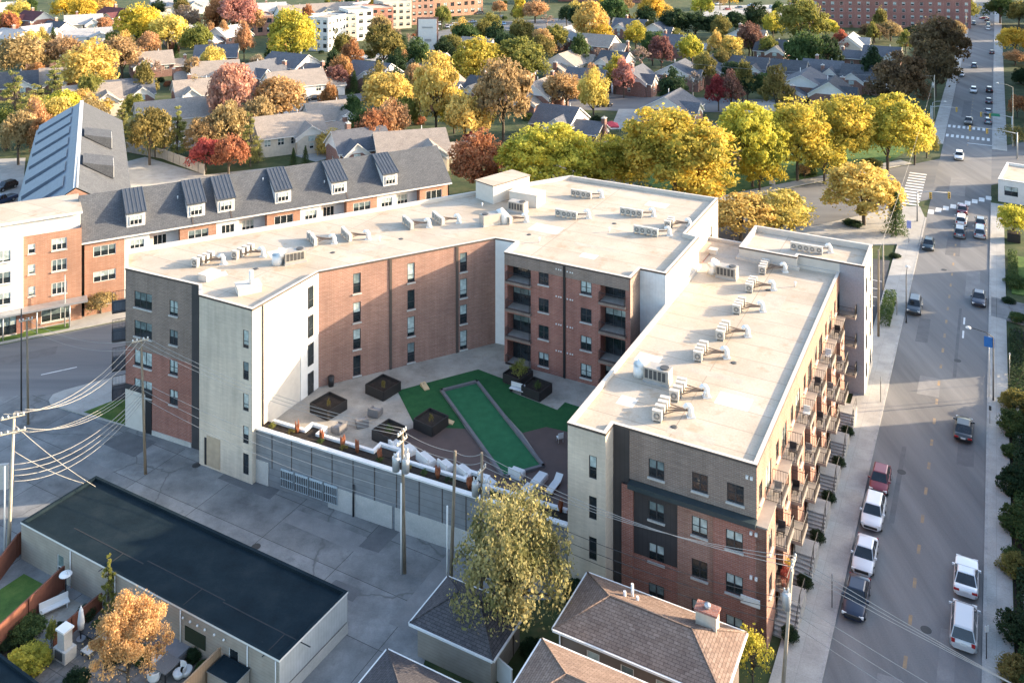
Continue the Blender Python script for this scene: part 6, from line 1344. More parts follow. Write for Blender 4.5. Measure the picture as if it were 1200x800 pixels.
def tree(px, py, w, asp, kind, colr, words, k=None, group=None, name=None, cat='tree', gx=None):
    w = w*1.06
    if py < 215 and kind in ('round', 'fine', 'oval'): asp = asp*1.17; py = py+w*.05
    if kind == 'big' and py < 300: py = py+w*.03
    # px, py: middle of the crown in the photo; w: crown width in photo pixels
    low = cat in ('shrub', 'bush', 'hedge')
    k = k if k is not None else {'fir': asp*.55, 'pine': asp*.62, 'bare': asp*.62}.get(kind, asp*(.28 if low else .5)+(0 if low else .07))
    Y = CAM_F*CAM_H/(py-HORIZON+k*w); wm = w*Y/CAM_F; rx, rz = wm/2*1.06, wm*asp/2*1.04; zc = k*wm; X = (px-600)*Y/CAM_F
    cnt[kind] = cnt.get(kind, 0)+1; cm, tm = PROTO[kind+str(cnt[kind] % KN[kind])]
    nm = name or {'fir': 'fir_tree', 'pine': 'pine_tree', 'bare': 'bare_tree'}.get(kind, 'shrub' if low else 'tree')
    t = thing(nm, words, cat, (X, Y, 0), group); a = R.uniform(0, 6.28)
    def put(n, me, m):
        o = link(n, me, None, t); o.location = (0, 0, zc); o.scale = (rx, rx, rz); o.rotation_euler = (0, 0, a)
        if not me.materials: me.materials.append(None)
        o.material_slots[0].link = 'OBJECT'; o.material_slots[0].material = m; return o
    if cm: put('crown', cm, LM[colr]); put('trunk', tm, M_bark)
    else: put('branches', tm, LM[colr])
    return t
TREES = '''
28 62 54 .8 round bronze wide bronze tree at the left edge above the dark roof
78 60 46 .85 round bronze bronze tree left of centre in the left bronze row
105 78 56 .85 round gold golden brown tree at the right of the left bronze row
143 62 44 .9 round bronze bronze tree touching the tan roof at upper left
64 96 34 1.3 pine pinegreen pale green pine with star-shaped top before the bronze trees
8 24 26 .9 round lime yellow green tree at the top left edge
22 12 24 .9 round gold golden tree behind the top left yellow one
76 8 30 .9 round yellow yellow tree at the top left behind the red brick house
97 12 28 1 round yellow yellow tree at the top beside the cream roof
120 6 26 .9 round gold golden tree beside the maroon roofed house
122 27 18 .8 round orange small orange tree below the maroon roof
62 42 14 1.2 fir green small green conifer between the pale roofs
168 26 48 .85 round yellow yellow tree at the left of the big gold pair
196 34 42 .9 round gold gold tree of the big gold pair
218 22 30 .8 round tan tan orange tree behind the gold pair
228 44 32 1 round ygreen bright green tree between gold pair and orange columns
246 35 15 1.1 oval orange small round orange tree at the foot of the pink grove
262 37 17 1.4 oval orange columnar orange tree in the middle of three
286 46 24 1.5 oval orange tall columnar orange tree right of the three
258 14 36 1 round rust rusty tree of the pink grove at the top
280 12 40 1 round pink pink red tree of the top grove
297 22 26 1 round orange orange tree on the right of the pink grove
185 9 16 .9 round dgreen dark green tree at the top behind the gold pair
163 46 17 1.2 oval dgreen dark green tree under the gold pair
212 8 18 .9 round olive olive tree at the top beside the long pale roof
174 78 42 1.0 bare pinktwig large bare tan tree between bronze tree and tan roof
204 58 12 1.2 oval rust small red green tree beside the tan roof valley
206 60 10 1.7 fir green small blue green spruce between the tan roofs
272 106 52 1.25 round pink big pink red tree standing above all left trees
300 84 22 1.2 bare pinktwig bare tan tree right of the white gable
17 112 44 1.1 pine pinegreen broad pine at the left edge above the metal roof
42 126 42 1.1 pine pinegreen yellow green pine next to the steep metal roof
8 145 34 1.2 round dgreen dark green tree at the left edge by the lawn
72 122 40 .9 round lime yellow green tree behind the steep metal roof
96 122 34 .8 round gold pale gold tree behind the metal roof ridge
22 160 20 1.1 bare pinktwig small bare tree on the lawn beside the metal roof
122 121 22 .9 round gold small gold tree behind the white ridge of the metal roof
143 140 24 1.6 pine pinegreen young pine right of the terrace roof
162 150 26 1.5 pine pinegreen leaning pine first behind the grey fence
182 155 30 1.5 pine pinegreen yellow pine second behind the grey fence
208 152 32 1.5 pine pinegreen tall pine third behind the grey fence
241 178 34 .95 round red red topped maple left one of the pair by the grey fence
268 178 38 1.0 round rust red and yellow maple right one of the pair by the grey fence
293 162 28 1.8 pine pinegreen thin tall pine right of the red maples
303 178 16 1.2 pine pinegreen small pine between maples and dormered roof
330 112 58 .85 round orange big orange tree before the tan townhouse
343 40 54 .95 fine lime big round yellow green tree below the shops
325 50 23 1.2 oval orange orange tree tucked against the big round one
322 64 22 .8 round green dark green bush tree below the orange one
301 76 18 1.3 round tan pale tan tree at the corner of the slate roof
394 89 27 .95 round plum plum coloured tree by the brick chimneys
415 96 16 1.4 fir green dark green spruce left of the slate townhouse
358 105 8 1.3 oval ygreen small clipped conifer on the driveway lawn
414 130 28 1.35 oval green green tree with a yellow top beside the court road
388 168 32 .95 round gold golden bush tree behind the dormered roof
408 184 18 .7 round lime low yellow green bush at the roof of dormers
344 184 12 1.5 fir green small fir pair left one behind the dormered roof
358 182 12 1.6 fir green small fir pair right one behind the dormered roof
397 150 16 1.1 round dgreen dark green shrub beside the brick garage pier
449 52 42 .95 fine olive big olive gold tree right of the slate townhouse
473 68 22 .8 round orange orange tree at the foot of the olive gold one
456 106 56 .8 round gold round golden tree in front of the slate townhouse
464 134 50 .8 bare palebark silvery bare tree left of the gold brown trees
511 106 52 1.4 fine gold tall gold brown tree with pale limbs
545 134 50 1 round gold round orange gold tree next to the one with pale limbs
590 112 62 1.25 fine bronze massive bronze gold tree behind the yellow trees
560 70 60 .75 fine lime broad yellow green tree above the bronze gold ones
530 52 26 1 round olive olive tree right of the billboard
520 58 22 1 round dgreen dark green tree below the billboard
548 40 30 .9 round green green tree behind the shaded lot
572 42 20 .8 round bronze small bronze tree beside the shaded lot
592 52 26 1.1 round dgreen grey green tree right of the lot path
463 38 20 1 bare pinktwig bare tan tree in front of the brick shops
478 44 16 1 bare pinktwig smaller bare tan tree in front of the shops
586 8 16 1 round orange lone orange tree in the upper lot
560 187 60 .85 round rust rusty orange tree at the right end of the dormered roof
552 163 18 .9 round crimson crimson tree top behind the rusty orange one
585 180 22 1 round green green shrub tree between rusty and yellow trees
627 11 29 .7 round orange round orange tree by the top road
641 22 26 .8 bare pinktwig bare brown tree beside the round orange one
664 16 18 1.2 round dgreen grey green tree at the top centre
694 26 42 1 fine gold tall yellow gold tree at the top centre
706 44 26 .9 round yellow bright yellow tree below the tall gold one
676 38 14 1.3 oval rust orange brown oval tree left of the yellow ones
652 42 30 .9 round ygreen yellow green tree above the tan roofed house
634 52 32 .8 round olive olive green tree left of the tan roofed house
612 70 52 .85 fine ygreen big dark yellow green tree left of the tan roofed house
610 36 28 1 round olive pale olive tree above the big yellow green one
733 21 17 1.1 oval crimson crimson tree among dark trees at the top
716 12 34 1 round green tall green tree beside the long brown building
745 40 24 1 round lime yellow green tree left of the slate gables
752 64 42 .8 bare pinktwig round bare rosy tree above the red maple
731 88 26 1.45 oval pink pink red oval maple on the cul-de-sac
664 102 44 .75 round orange wide orange tree above the slate roof
695 94 22 1.5 oval orange tall orange pink maple by the green lawn
702 60 22 .8 bare pinktwig bare rosy tree right of the brick chimney house
762 10 30 1 round yellow yellow tree at the top above the dark row
778 14 22 1 round gold gold tree at the top beside the lot verge
822 6 24 1 round lime yellow green tree on the verge of the sunlit lot
757 20 22 .9 round dgreen dark evergreen at the left of the shaded row
790 24 32 .9 round dgreen dark evergreen second in the shaded row
815 26 32 .8 round dgreen dark evergreen third in the shaded row
838 28 30 .8 round dgreen dark evergreen in the shaded row below the lot
862 24 26 .9 round dgreen dark evergreen right of the shaded row gap
886 20 26 1 round dgreen dark evergreen at the end of the shaded row
811 56 28 1.1 round lime yellow green tree right of the long slate roof
838 52 22 1.4 oval gold gold columnar tree of the middle pair
856 54 28 .9 round gold gold round tree of the middle pair
878 47 26 1 round ygreen green yellow tree under the white gable
826 78 26 1.4 round olive olive tree behind the shaded white gable
842 106 29 1.15 oval crimson crimson maple on the island of the cul-de-sac
812 92 34 .9 bare greytwig grey bare shrub right of the shaded gable
735 97 22 .8 round dgreen dark shrub left of the big white gable
805 126 34 .6 bare pinktwig low bare pink shrub above the dark wedge roof
876 98 30 .9 round dgreen dark hedge tree right of the crimson maple
896 98 26 1 round green dark green tree with red tip by the broad gable
912 100 18 1 round rust rusty bush below the broad gable
932 102 14 1.2 oval gold small gold tree below the broad gable
960 108 26 .7 bare greytwig grey bare shrub below the broad gable
985 104 38 .6 bare pinktwig low pink bare shrub row before the slate townhouse
940 25 52 .95 fine ygreen large pale yellow green tree left of the brick tower
968 31 24 .8 round lime yellow tree at the foot of the brick tower
906 28 22 1 round lime yellow topped tree near the sunlit lot
940 58 44 .95 round green green tree with red edge beside the sunlit gable
969 60 28 1.3 oval dgreen dark green oval tree right of the red edged one
985 48 22 1.1 oval red orange red tree before the pale cottage
994 54 9 1.6 oval crimson thin crimson tree beside the pale cottage
1024 36 30 .6 round brown brown green tree in front of the brick tower
1044 34 26 .7 round bronze bronze tree in front of the brick tower
1072 36 24 .6 round dgreen dark bush at the right foot of the brick tower
1100 48 58 .9 fine brown huge brown tree beside the avenue under the brick tower
1122 34 18 .8 round bronze bronze tree at the kerb above the huge brown tree
1096 76 46 1.1 fine brown brown tree hanging over the avenue kerb
1053 94 58 .95 fine brown big brown tree behind the yellow grove
1128 8 34 .9 round ygreen yellow green tree over the top of the avenue
1172 8 32 .8 round green green tree at the top right of the avenue
1194 14 24 1.1 round olive pale olive tree in the top right corner
1190 46 34 .9 round yellow bright yellow tree at the right edge of the avenue
1190 66 24 .5 round orange flat orange tree under the bright yellow one
1196 90 16 1.4 round dgreen dark shrub at the right edge by the street sign
1192 122 18 1.2 round rust rusty tree at the right edge by the far signal
1190 158 34 .6 sparse olive thin olive tree at the right edge by the corner shop
642 184 104 .78 big lime broad yellow green tree at the left behind the roof box
706 192 74 .85 big lime yellow green tree between the roof box and the centre one
790 180 126 .80 big lime widest yellow tree standing behind the middle roof
738 198 46 .7 fine lime low yellow green tree in front of the widest yellow one
820 214 54 .62 fine yellow bright yellow low tree at the roof corner by the drive
882 164 80 1.1 big lime yellow green tree at the left end of the park grove
934 158 82 1.05 big lime yellow green tree second in the park grove
986 152 78 1.05 big lime yellow green tree third in the park grove
1040 150 84 .92 big lime yellow tree near the avenue end of the park grove
1072 158 42 1.15 fine gold orange gold tree at the avenue end of the park grove
890 196 48 .7 fine yellow low yellow tree at the front of the park grove
966 184 46 .9 fine lime yellow green tree with open crown at the front of the grove
1086 166 22 1.2 round olive small olive tree at the grove end near the kerb
868 252 72 .62 fine gold low gold tree behind the roof corner left of two
916 250 68 .66 fine gold low gold tree behind the roof corner right of two
1012 226 80 .76 fine gold broad gold tree standing on the plaza by the crossing
1050 250 30 1.4 fir green blue green spruce next to the broad gold plaza tree
943 200 14 1.3 sparse orange slim orange tree on the park lawn
860 268 34 .6 bare greytwig grey bare shrub against the pale brick wall
1188 258 32 1.1 fine lime yellow green street tree in a black planter at the right edge
118 352 34 .75 round bronze small bronze street tree on the grass verge
600 660 132 1.38 willow strawgold large olive willow-like tree in front of the terrace wall
127 682 24 2.4 pine ygreen weeping yellow green conifer by the low tan block
150 748 86 1.16 near peach pale orange tree in the near back yard
60 742 16 2.2 oval ygreen small upright conifer beside the stone fireplace
882 768 40 1.5 sparse lime yellow green young tree at the corner of the red brick bay
614 424 14 1.0 sparse ygreen leafy shrub in the black planter by the balconies
'''
for ln in TREES.strip().split('\n'):
    f = ln.split(' ', 6); kd = f[4]
    words = f[6]; cat = 'shrub' if ('shrub' in words or 'bush' in words) else 'tree'
    kk = None
    if words.startswith('leafy shrub in'): 
        t = tree(float(f[0]), float(f[1]), float(f[2]), float(f[3]), kd, f[5], words, cat='shrub'); c = G(608, 446, Z0+.8); t.location = c; s = .35
        for ch in t.children: ch.location = (0, 0, 1.3); ch.scale = (1.1, 1.1, 1.1)
        continue
    tree(float(f[0]), float(f[1]), float(f[2]), float(f[3]), kd, f[5], words, kk, cat=cat)
SHRUBS = '''
35 772 44 .5 fine lime trimmed yellow green bush in the corner back yard
30 738 40 .5 round green dark green shrub bed between lawn and patio
8 752 22 .5 round dgreen low dark shrub at the left end of the yard bed
165 768 22 .8 round green green shrub below the tan wall behind the orange tree
228 768 18 1 round dgreen potted dark shrub by the white door
100 718 22 .8 round dgreen dark shrub along the low cedar fence
70 738 14 1.1 round dgreen dark evergreen beside the fireplace
1190 472 30 .9 fine olive olive shrub on the right beside the lamp post
1192 500 36 .9 fine green green shrub below the olive one at the right edge
1188 530 24 .7 fine green low green shrub at the right walk edge
1192 566 38 .9 fine dgreen big dark shrub at the right edge above the kerb wall
1191 612 36 .85 fine green green shrub right of the white coupe
1191 664 34 .8 fine olive olive shrub right of the white coupe's tail
1190 650 22 .7 round green small green shrub among dark ones
1192 738 40 .9 fine dgreen dark shrub in the lower right corner
1190 786 36 .9 fine olive olive shrub at the bottom right corner
1190 330 22 .7 round green small green shrub on the right corner lawn
1182 352 14 .6 round dgreen low clipped shrub by the right walk
1192 372 18 .8 round green rounded shrub beside the curved drive
20 728 20 .7 round dgreen dark shrub by the lawn corner of the back yard
112 738 20 .9 round green green shrub beside the closed white umbrella
132 772 20 .8 round dgreen dark shrub at the foot of the orange tree
236 782 16 .9 round green green shrub at the top of the tan fence
250 772 14 .8 round dgreen small dark shrub by the low tan block wall
90 795 26 .6 round dgreen dark shrub at the bottom edge of the back yard
672 695 30 1 round dgreen dark shrub behind the hip roofed house
625 760 26 .9 round dgreen dark shrub between garage and brown roof
1048 300 12 .6 round dgreen dark shrub on the car park island
1000 262 22 .4 round dgreen low dark shrub at the plaza tree
905 640 8 1 round crimson red flowers on a low balcony of the street front
945 200 22 .5 round green low green shrub on the park lawn
1020 192 24 .5 round ygreen low yellow green shrub at the grove edge
'''
for ln in SHRUBS.strip().split('\n'):
    f = ln.split(' ', 6)
    if 'flowers' in f[6]: continue
    tree(float(f[0]), float(f[1]), float(f[2]), float(f[3]), f[4], f[5], f[6], cat='shrub')
# hedge along the end block's walk
mb_c, mb_n = [], []
def hedge(p, q, w, h, words, colr='green', z0=0.0):
    global rng; L = (q-p).length; d = np.array(((q-p)/L).to_tuple()); nn = np.array((d[1], -d[0], 0)); n = int(L*h*160); rng = np.random.default_rng(int(L*100))
    s = rng.uniform(0, L, n); t = rng.uniform(-w/2, w/2, n); z = rng.uniform(.05, h, n); f = rng.integers(0, 3, n)
    z = np.where(f == 0, h, z); t = np.where(f == 1, w/2*np.sign(t), t); C = np.array(p.to_tuple())+s[:, None]*d+t[:, None]*nn+z[:, None]*np.array((0, 0, 1))+rng.normal(size=(n, 3))*.05
    N = rng.normal(size=(n, 3))*.6+np.array((0, 0, 1.0))*(f == 0)[:, None]+nn*np.sign(t)[:, None]*(f == 1)[:, None]
    me = quads(C-np.array(p.to_tuple()), N, .13*rng.uniform(.6, 1.3, n)); o = link('hedge', me, None, None, tuple(p)); o.material_slots[0].link = 'OBJECT'; o.material_slots[0].material = LM[colr]; return tag(o, words, 'hedge')
hedge(A(62, 2.9, .1), A(72, 2.9, .1), 1.4, 1.5, 'clipped green hedge beside the end block and the walk', 'green')
hedge(A(-14, 18.9), A(-3, 18.9), 1.5, 1.1, 'dark hedge along the far walk at the lower right corner', 'dgreen')
hedge(A(-1.2, 18.8), A(8.5, 18.8), 1.3, 1.2, 'dark hedge along the far walk beside the silver crossover', 'green')
hedge(A(10, 18.9), A(19.5, 18.9), 1.5, 1.3, 'dark hedge along the far walk ahead of the white coupe', 'dgreen')
hedge(A(21.5, 18.8), A(29.5, 18.8), 1.3, 1.1, 'lower green hedge along the far walk beside the black sedan', 'green')
hedge(A(46, 18.9), A(68, 18.9), 1.4, 1.2, 'long dark hedge along the far walk between lamp post and curved drive', 'dgreen')
hedge(A(84, 18.9), A(100, 18.9), 1.2, 1.0, 'green hedge along the far walk short of the corner shop', 'green')
hedge(A(31, 18.9), A(42, 18.9), 1.4, 1.2, 'dark hedge along the far walk below the street lamp', 'dgreen')

# smaller trees, shrubs and hedges that fill the gardens between the townhouses
class _Q: pass
rs = random.Random(77); TAKEN = [(o.location.copy(), 4.0) for o in bpy.data.objects if o.type == 'EMPTY' and o.get('category') == 'tree']
def blocked(p):
    if any((p-h).length < r or (p+Vector((0, 5.5, 0))-h).length < r for h, r in HOUSES): return True
    a, b = (p-C1).dot(U), (p-C1).dot(V)
    if -2 < b-RL+3 < 18 and a > -20: return True
    s, t2 = (p-L0).dot(LD), (p-L0).dot(LN)
    return -14 < t2 < 60 and s < 230
ZONES = [('left townhouse gardens', 0, 480, 30, 185, ('round', 'oval', 'round'), ('bronze', 'gold', 'orange', 'olive', 'dgreen', 'green', 'ygreen', 'rust')), ('central gardens', 480, 740, 20, 150, ('round', 'oval', 'round'), ('gold', 'olive', 'dgreen', 'green', 'ygreen', 'orange', 'lime')), ('shaded right gardens', 740, 1080, 15, 135, ('round', 'oval'), ('dgreen', 'green', 'olive', 'plum', 'dgreen', 'ygreen')), ('far gardens', 0, 900, -20, 24, ('round', 'round', 'oval'), ('gold', 'bronze', 'yellow', 'olive', 'green', 'orange'))]
for nm, x0, x1, y0, y1, kinds, cols in ZONES:
    n = 0; goal = {'left townhouse gardens': 90, 'central gardens': 50, 'shaded right gardens': 50, 'far gardens': 70}[nm]; tries = 0
    while n < goal and tries < 2500:
        tries += 1; x, y = rs.uniform(x0, x1), rs.uniform(y0, y1); p = G(x, y)
        if blocked(p) or any((p-q).length < r for q, r in TAKEN): continue
        small = rs.random() < .42; h = rs.uniform(1.8, 3.6) if small else rs.uniform(6, 11); wpx = h*CAM_F/p.y; kd = rs.choice(kinds); cl = rs.choice(cols) if not small else rs.choice(('dgreen', 'green', 'dgreen', 'olive', 'ygreen', 'rust'))
        full = {'dgreen': 'dark green', 'ygreen': 'yellow green', 'lime': 'lime yellow'}.get(cl, cl)
        if small: tree(x, y-wpx*.3, wpx, .75, 'round', cl, 'small %s garden shrub in the %s' % (full, nm), cat='shrub', group='%s shrubs in the %s' % (full, nm))
        else: tree(x, y-wpx*.5, wpx*.85, 1.25 if kd != 'fir' else 1.7, kd, cl, 'middling %s %s filling the %s' % (full, 'conifer' if kd == 'fir' else 'tree', nm), group='%s %s filling the %s' % (full, 'conifers' if kd == 'fir' else 'trees', nm))
        TAKEN.append((p, 1.6 if small else 3.6)); n += 1

for x, y, w in ((385, 478, 'spindly twig plant in the planter nearest the side wall'), (449, 456, 'spindly twig plant in the planter by the turf corner'), (505, 496, 'spindly twig plant in the planter between turf and deck'), (630, 457, 'small green plant in the planter right of the bench'), (456, 509, 'bright green plant in the planter behind the transformers')):
    c = G(x, y, Z0+.78); t = thing('potted_plant', w, 'plant', tuple(c)); me = PROTO['sparse%d' % (len(w) % 2)][0]; o = link('foliage', me, None, t); o.location = (0, 0, .45); o.scale = (.55, .55, .6) if 'green' in w else (.28, .28, .6); o.rotation_euler.z = R.uniform(0, 6); o.material_slots[0].link = 'OBJECT'; o.material_slots[0].material = LM['green' if 'green' in w else 'olive']
for k, (s_, col_) in enumerate(((1.6, 'ygreen'), (4.0, 'olive'), (7.6, 'green'), (10.4, 'olive'), (14.5, 'green'), (17.6, 'olive'), (19.4, 'green'), (22, 'dgreen'), (26.5, 'green'), (29.5, 'olive'))):
    c = along(s_, -1.0); c.z = Z0+.4; t = thing('bedding_plant', 'low green tuft in the white zigzag planter along the alley wall', 'plant', tuple(c), 'low tufts in the zigzag planter'); o = link('foliage', PROTO['sparse%d' % (k % 2)][0], None, t); o.location = (0, 0, .2); o.scale = (.42, .42, .34); o.material_slots[0].link = 'OBJECT'; o.material_slots[0].material = LM[col_]
# ---------------------------------------------------------------- poles, lamps, signals, wires
M_galv = plain('pole_steel', (.40, .41, .41), .45, .4); M_pale = plain('bleached_pole', (.42, .37, .29), .85, var=.2); M_insul = plain('insulator', (.55, .55, .52), .3); M_wire = plain('wire', (.30, .29, .27), .5); M_cable = plain('dark_cable', (.05, .05, .05), .6)
TOP = {}
def pole(key, px, py, pytop, words, r=.16, m=None, lean=(0, 0), arms=(), xf=0, cat='utility pole', conduit=False, armdir=None, name='utility_pole'):
    c = G(px, py); zt = CAM_H-(pytop-HORIZON)*c.y/CAM_F; t = thing(name, words, cat, tuple(c)); O = tuple(c); m = m or M_wood
    top = Vector((c.x+lean[0], c.y+lean[1], zt)); mb = MB(); mb.tube([(c.x, c.y, 0), top.lerp(c, .5), top], [r, r*.85, r*.68], 9); mb.build('shaft', [m], t, O)
    ad = armdir or LD
    for dz, L in arms:
        q = top-Vector((0, 0, dz)); mb = MB(); p0, p1 = q-ad*L/2+Vector((0, -.2, 0)), q+ad*L/2+Vector((0, -.2, 0)); mb.tube([p0, p1], .075, 4, 0, False); a = mb.build('crossarm', [M_pale], t, O)
        for f in (.06, .3, .7, .94): s = p0.lerp(p1, f); mb = MB(); mb.tube([s+Vector((0, 0, .06)), s+Vector((0, 0, .16)), s+Vector((0, 0, .3))], [.05, .09, .04], 7); mb.build('insulator', [M_insul], a, O)
    for i in range(xf):
        w = rad(200+i*110); q = top-Vector((0, 0, 2.9))+Vector((math.cos(w), math.sin(w), 0))*.55; mb = MB(); mb.tube([q-Vector((0, 0, .6)), q-Vector((0, 0, .56)), q+Vector((0, 0, .5)), q+Vector((0, 0, .62))], [.2, .32, .32, .2], 12); tr = mb.build('transformer', [M_galv], t, O)
        mb = MB()
        for s in (-.13, .13): mb.tube([q+Vector((s, 0, .6)), q+Vector((s, 0, .78)), q+Vector((s*1.3, 0, .98))], [.06, .075, .03], 6)
        mb.build('bushing', [M_insul], tr, O)
    if conduit: mb = MB(); mb.tube([(c.x-.27, c.y-.12, 0), (c.x-.27, c.y-.12, zt-4.6)], .08, 6); mb.build('conduit', [M_whitepaint], t, O)
    TOP[key] = top; return t
pole('a', 10, 646, 485, 'pale utility pole with crossarms at the left edge carrying many wires', .17, M_pale, (.45, .1), ((.25, 1.9), (1.6, 2.1)), conduit=True)
pole('b', 170.5, 555, 396, 'bare wooden utility pole standing beside the red brick end of the left wing', .15, lean=(-.45, 0), arms=((.2, 1.6),))
pole('c', 474, 671, 503, 'utility pole carrying three grey transformers in front of the terrace wall', .17, M_wood, (-.2, 0), ((.2, 1.3), (.95, 1.5)), 3, conduit=True, armdir=U)
pole('d', 528, 690, 528, 'bare wooden utility pole leaning slightly beside the olive tree', .17, lean=(.4, 0), arms=(), conduit=True)
pole('e', 564, 700, 530, 'wooden utility pole with two transformers half hidden by the olive tree', .16, lean=(.05, 0), arms=((1.4, 1.3),), xf=2, armdir=U)
pole('f', 917, 812, 655, 'pale utility pole with crossarm on the avenue walk by the stoops', .15, M_pale, (.75, 0), ((.2, 1.7),), 1, armdir=U)
pole('g', 33, 497, 372, 'grey utility pole at the side street corner', .14, M_wood, (-.15, 0), ((.25, 1.4),)); pole('g2', 25, 482, 362, 'dark steel pole beside the grey corner pole', .10, M_cable)
pole('h', 1029.5, 395, 293, 'wooden utility pole at the end of the pale end block', .16, M_wood); pole('h2', 1035, 340, 285, 'second wooden pole beside the car park', .13, M_pale)
pole('i', 1095, 140, 88, 'tall pale pole at the left kerb before the junction', .16, M_pale, xf=1); pole('j', 1043, 108, 84, 'pole with transformer among the brown trees', .15, M_pale, xf=2)
pole('k', 739, 110, 65, 'tall wooden pole beside the pink red maple', .16, M_pale, arms=((.3, 1.6),)); pole('l', 702, 86, 72, 'short pale pole left of the orange pink maple', .14, M_pale)
pole('m', 96, 52, 31, 'left one of two pale lamp posts before the pale roof', .18, M_pale); pole('n', 111, 54, 31, 'right one of two pale lamp posts before the pale roof', .18, M_pale)
pole('o', 76, 384, 322, 'thin pale flagpole-like post on the verge by the bronze street tree', .09, M_galv, cat='post', name='post')
pole('p', 1132, 40, 15, 'pale pole at the left kerb far up the avenue', .16, M_pale); pole('q', 543, 92, 66, 'pale utility pole above the yellow green tree', .16, M_pale)
pole('r', 238, 30, 3, 'pale pole between gold and pink trees', .16, M_pale)
def bez(p, q, sag, n=12): return [p.lerp(q, i/n)-Vector((0, 0, sag*4*(i/n)*(1-i/n))) for i in range(n+1)]
def wire(p, q, sag, words, r=.022, m=None, group=None):
    mb = MB(); pts = bez(Vector(p), Vector(q), sag); mb.tube([x-pts[0] for x in pts], r, 4); o = mb.build('overhead_wire', [m or M_wire]); o.location = pts[0]; return tag(o, words, 'wire', group)
up = lambda k, dz=0, o=(0, 0, 0): TOP[k]+Vector(o)-Vector((0, 0, dz))
off = up('g')+LD*0+Vector((22, 46, .5))
for i, (dz, o, s) in enumerate(((.05, -.85, 1.9), (.05, 0, 2.0), (.05, .85, 2.1))): wire(up('a', dz-.2)+LD*o, up('b', .1)+LD*o*.8+Vector((0, 0, 0)), s, 'thick pale primary wire from the left edge pole to the brick corner pole', .035, None, 'primary wires to the brick corner pole')
for i in range(3): wire(up('a', 1.5)+LD*(i-1)*.8, up('b', 4.2+.3*i), 1.6, 'middle wire between left edge pole and brick corner pole', .028, None, 'middle wires to the brick corner pole')
for i in range(4): wire(up('a', 4.6+.5*i), up('b', 5.6+.35*i), 1.5+.15*i, 'low cable in the bundle to the brick corner pole', .035, None, 'low cables to the brick corner pole')
for i in range(3): wire(up('a', .2+1.4*(i > 1))+LD*(-.8+.8*i), up('a')+Vector((-25, -6+4*i, .3-i)), 1.2, 'wire leaving the left edge pole towards the left', .03, None, 'wires leaving the picture at left')
wire(up('a', 1.0), G(112, 570, 3.4), .3, 'straight service wire from the left edge pole to the black roof corner', .03); wire(up('a', 3.4), G(98, 566, 3.3), .3, 'second straight service wire to the black roof edge', .03)
for i in range(3): wire(up('b', .15)+LD*(-.6+.6*i), up('c', .2)+U*(-.5+.5*i), 1.1, 'alley wire between brick corner pole and transformer pole', .022, None, 'alley wires over the terrace wall')
for i in range(3): wire(up('b', 4.4+.8*i), up('c', 4.2+1.2*i), .9, 'lower alley cable between brick corner pole and transformer pole', .024, None, 'lower alley cables by the terrace wall')
for a, b in (('c', 'd'), ('d', 'e')):
    for i in range(2): wire(up(a, .1+.7*i), up(b, .1+.7*i), .3, {'c': 'short wire from the transformer pole to the leaning pole', 'd': 'short wire from the leaning pole to the hidden transformer pole'}[a], .024, None, 'short wires near pole '+{'c': 'with three transformers', 'd': 'leaning'}[a])
for i in range(3): wire(up('e', .1+.5*i), up('f', .15)+U*(-.6+.6*i), 1.0+.1*i, 'long upper wire across the brown brick front of the right wing', .024, None, 'upper wires across the right wing')
for i in range(3): wire(up('e', 3.2+.8*i), up('f', 3.0+.9*i), 1.0, 'long lower cable across the brown brick front of the right wing', .026, M_cable, 'lower cables across the right wing')
for i in range(3): wire(up('f', .15)+U*(-.6+.6*i), up('f')+V*38+Vector((0, -9-1.5*i, -.2)), 1.1, 'wire crossing the avenue at the lower right', .024, None, 'upper wires over the avenue')
for i in range(3): wire(up('f', 3.0+.9*i), up('f', 3.0+1.2*i)+V*36+Vector((0, -12, 0)), .9, 'lower cable crossing the avenue at the lower right', .026, None, 'lower cables over the avenue')
for i in range(2): wire(up('g', .2+.9*i), up('b', .2+.8*i), 1.2, 'wire from the side street corner pole to the brick corner pole', .02, None, 'wires from the side street corner pole')
wire(up('i', .3), up('k', .3), 1.5, 'long wire over the townhouses by the yellow grove', .03); wire(up('h', .3), up('i', .3), 1.5, 'wire along the avenue from the end block pole', .02)
# street lamps
def lamp(px, py, pytop, arm, words, m=None, h0=None, r=.09):
    c = G(px, py); zt = CAM_H-(pytop-HORIZON)*c.y/CAM_F; t = thing('street_lamp', words, 'street lamp', tuple(c)); O = tuple(c); m = m or M_galv; e = c+arm
    mb = MB(); mb.tube([(c.x, c.y, 0), (c.x, c.y, .5), (c.x, c.y, zt-.5)], [r*1.5, r, r*.75], 8); mb.build('pole', [m], t, O)
    mb = MB(); mb.tube([(c.x, c.y, zt-.55), c+arm*.35+Vector((0, 0, zt-.1)), e+Vector((0, 0, zt+.1))], .05, 6); mb.build('arm', [m], t, O)
    mb = MB(); d = arm.normalized(); mb.dome(tuple(e+d*.3+Vector((0, 0, zt+.03))), .34, .16, 0, 10, 3); mb.box(tuple(e+d*.3+Vector((0, 0, zt-.06))), (.5, .26, .08), math.atan2(d.y, d.x)); mb.build('lamp_head', [M_insul], t, O); return t
lamp(1164, 470, 390, -V*2.3, 'dark street lamp on the far walk beside the black sedan', M_cable)
lamp(1187, 172, 100, -V*3.0+U*1.0, 'pale street lamp above the right signal mast', M_pale); lamp(1093, 150, 118, V*2.6, 'street lamp reaching over the avenue from the left kerb', M_galv); lamp(1110, 80, 60, V*3, 'street lamp among the huge brown trees', M_galv); lamp(1062, 378, 318, V*.01+U*1.5, 'slim dark street lamp beside the car park walk', M_cable)
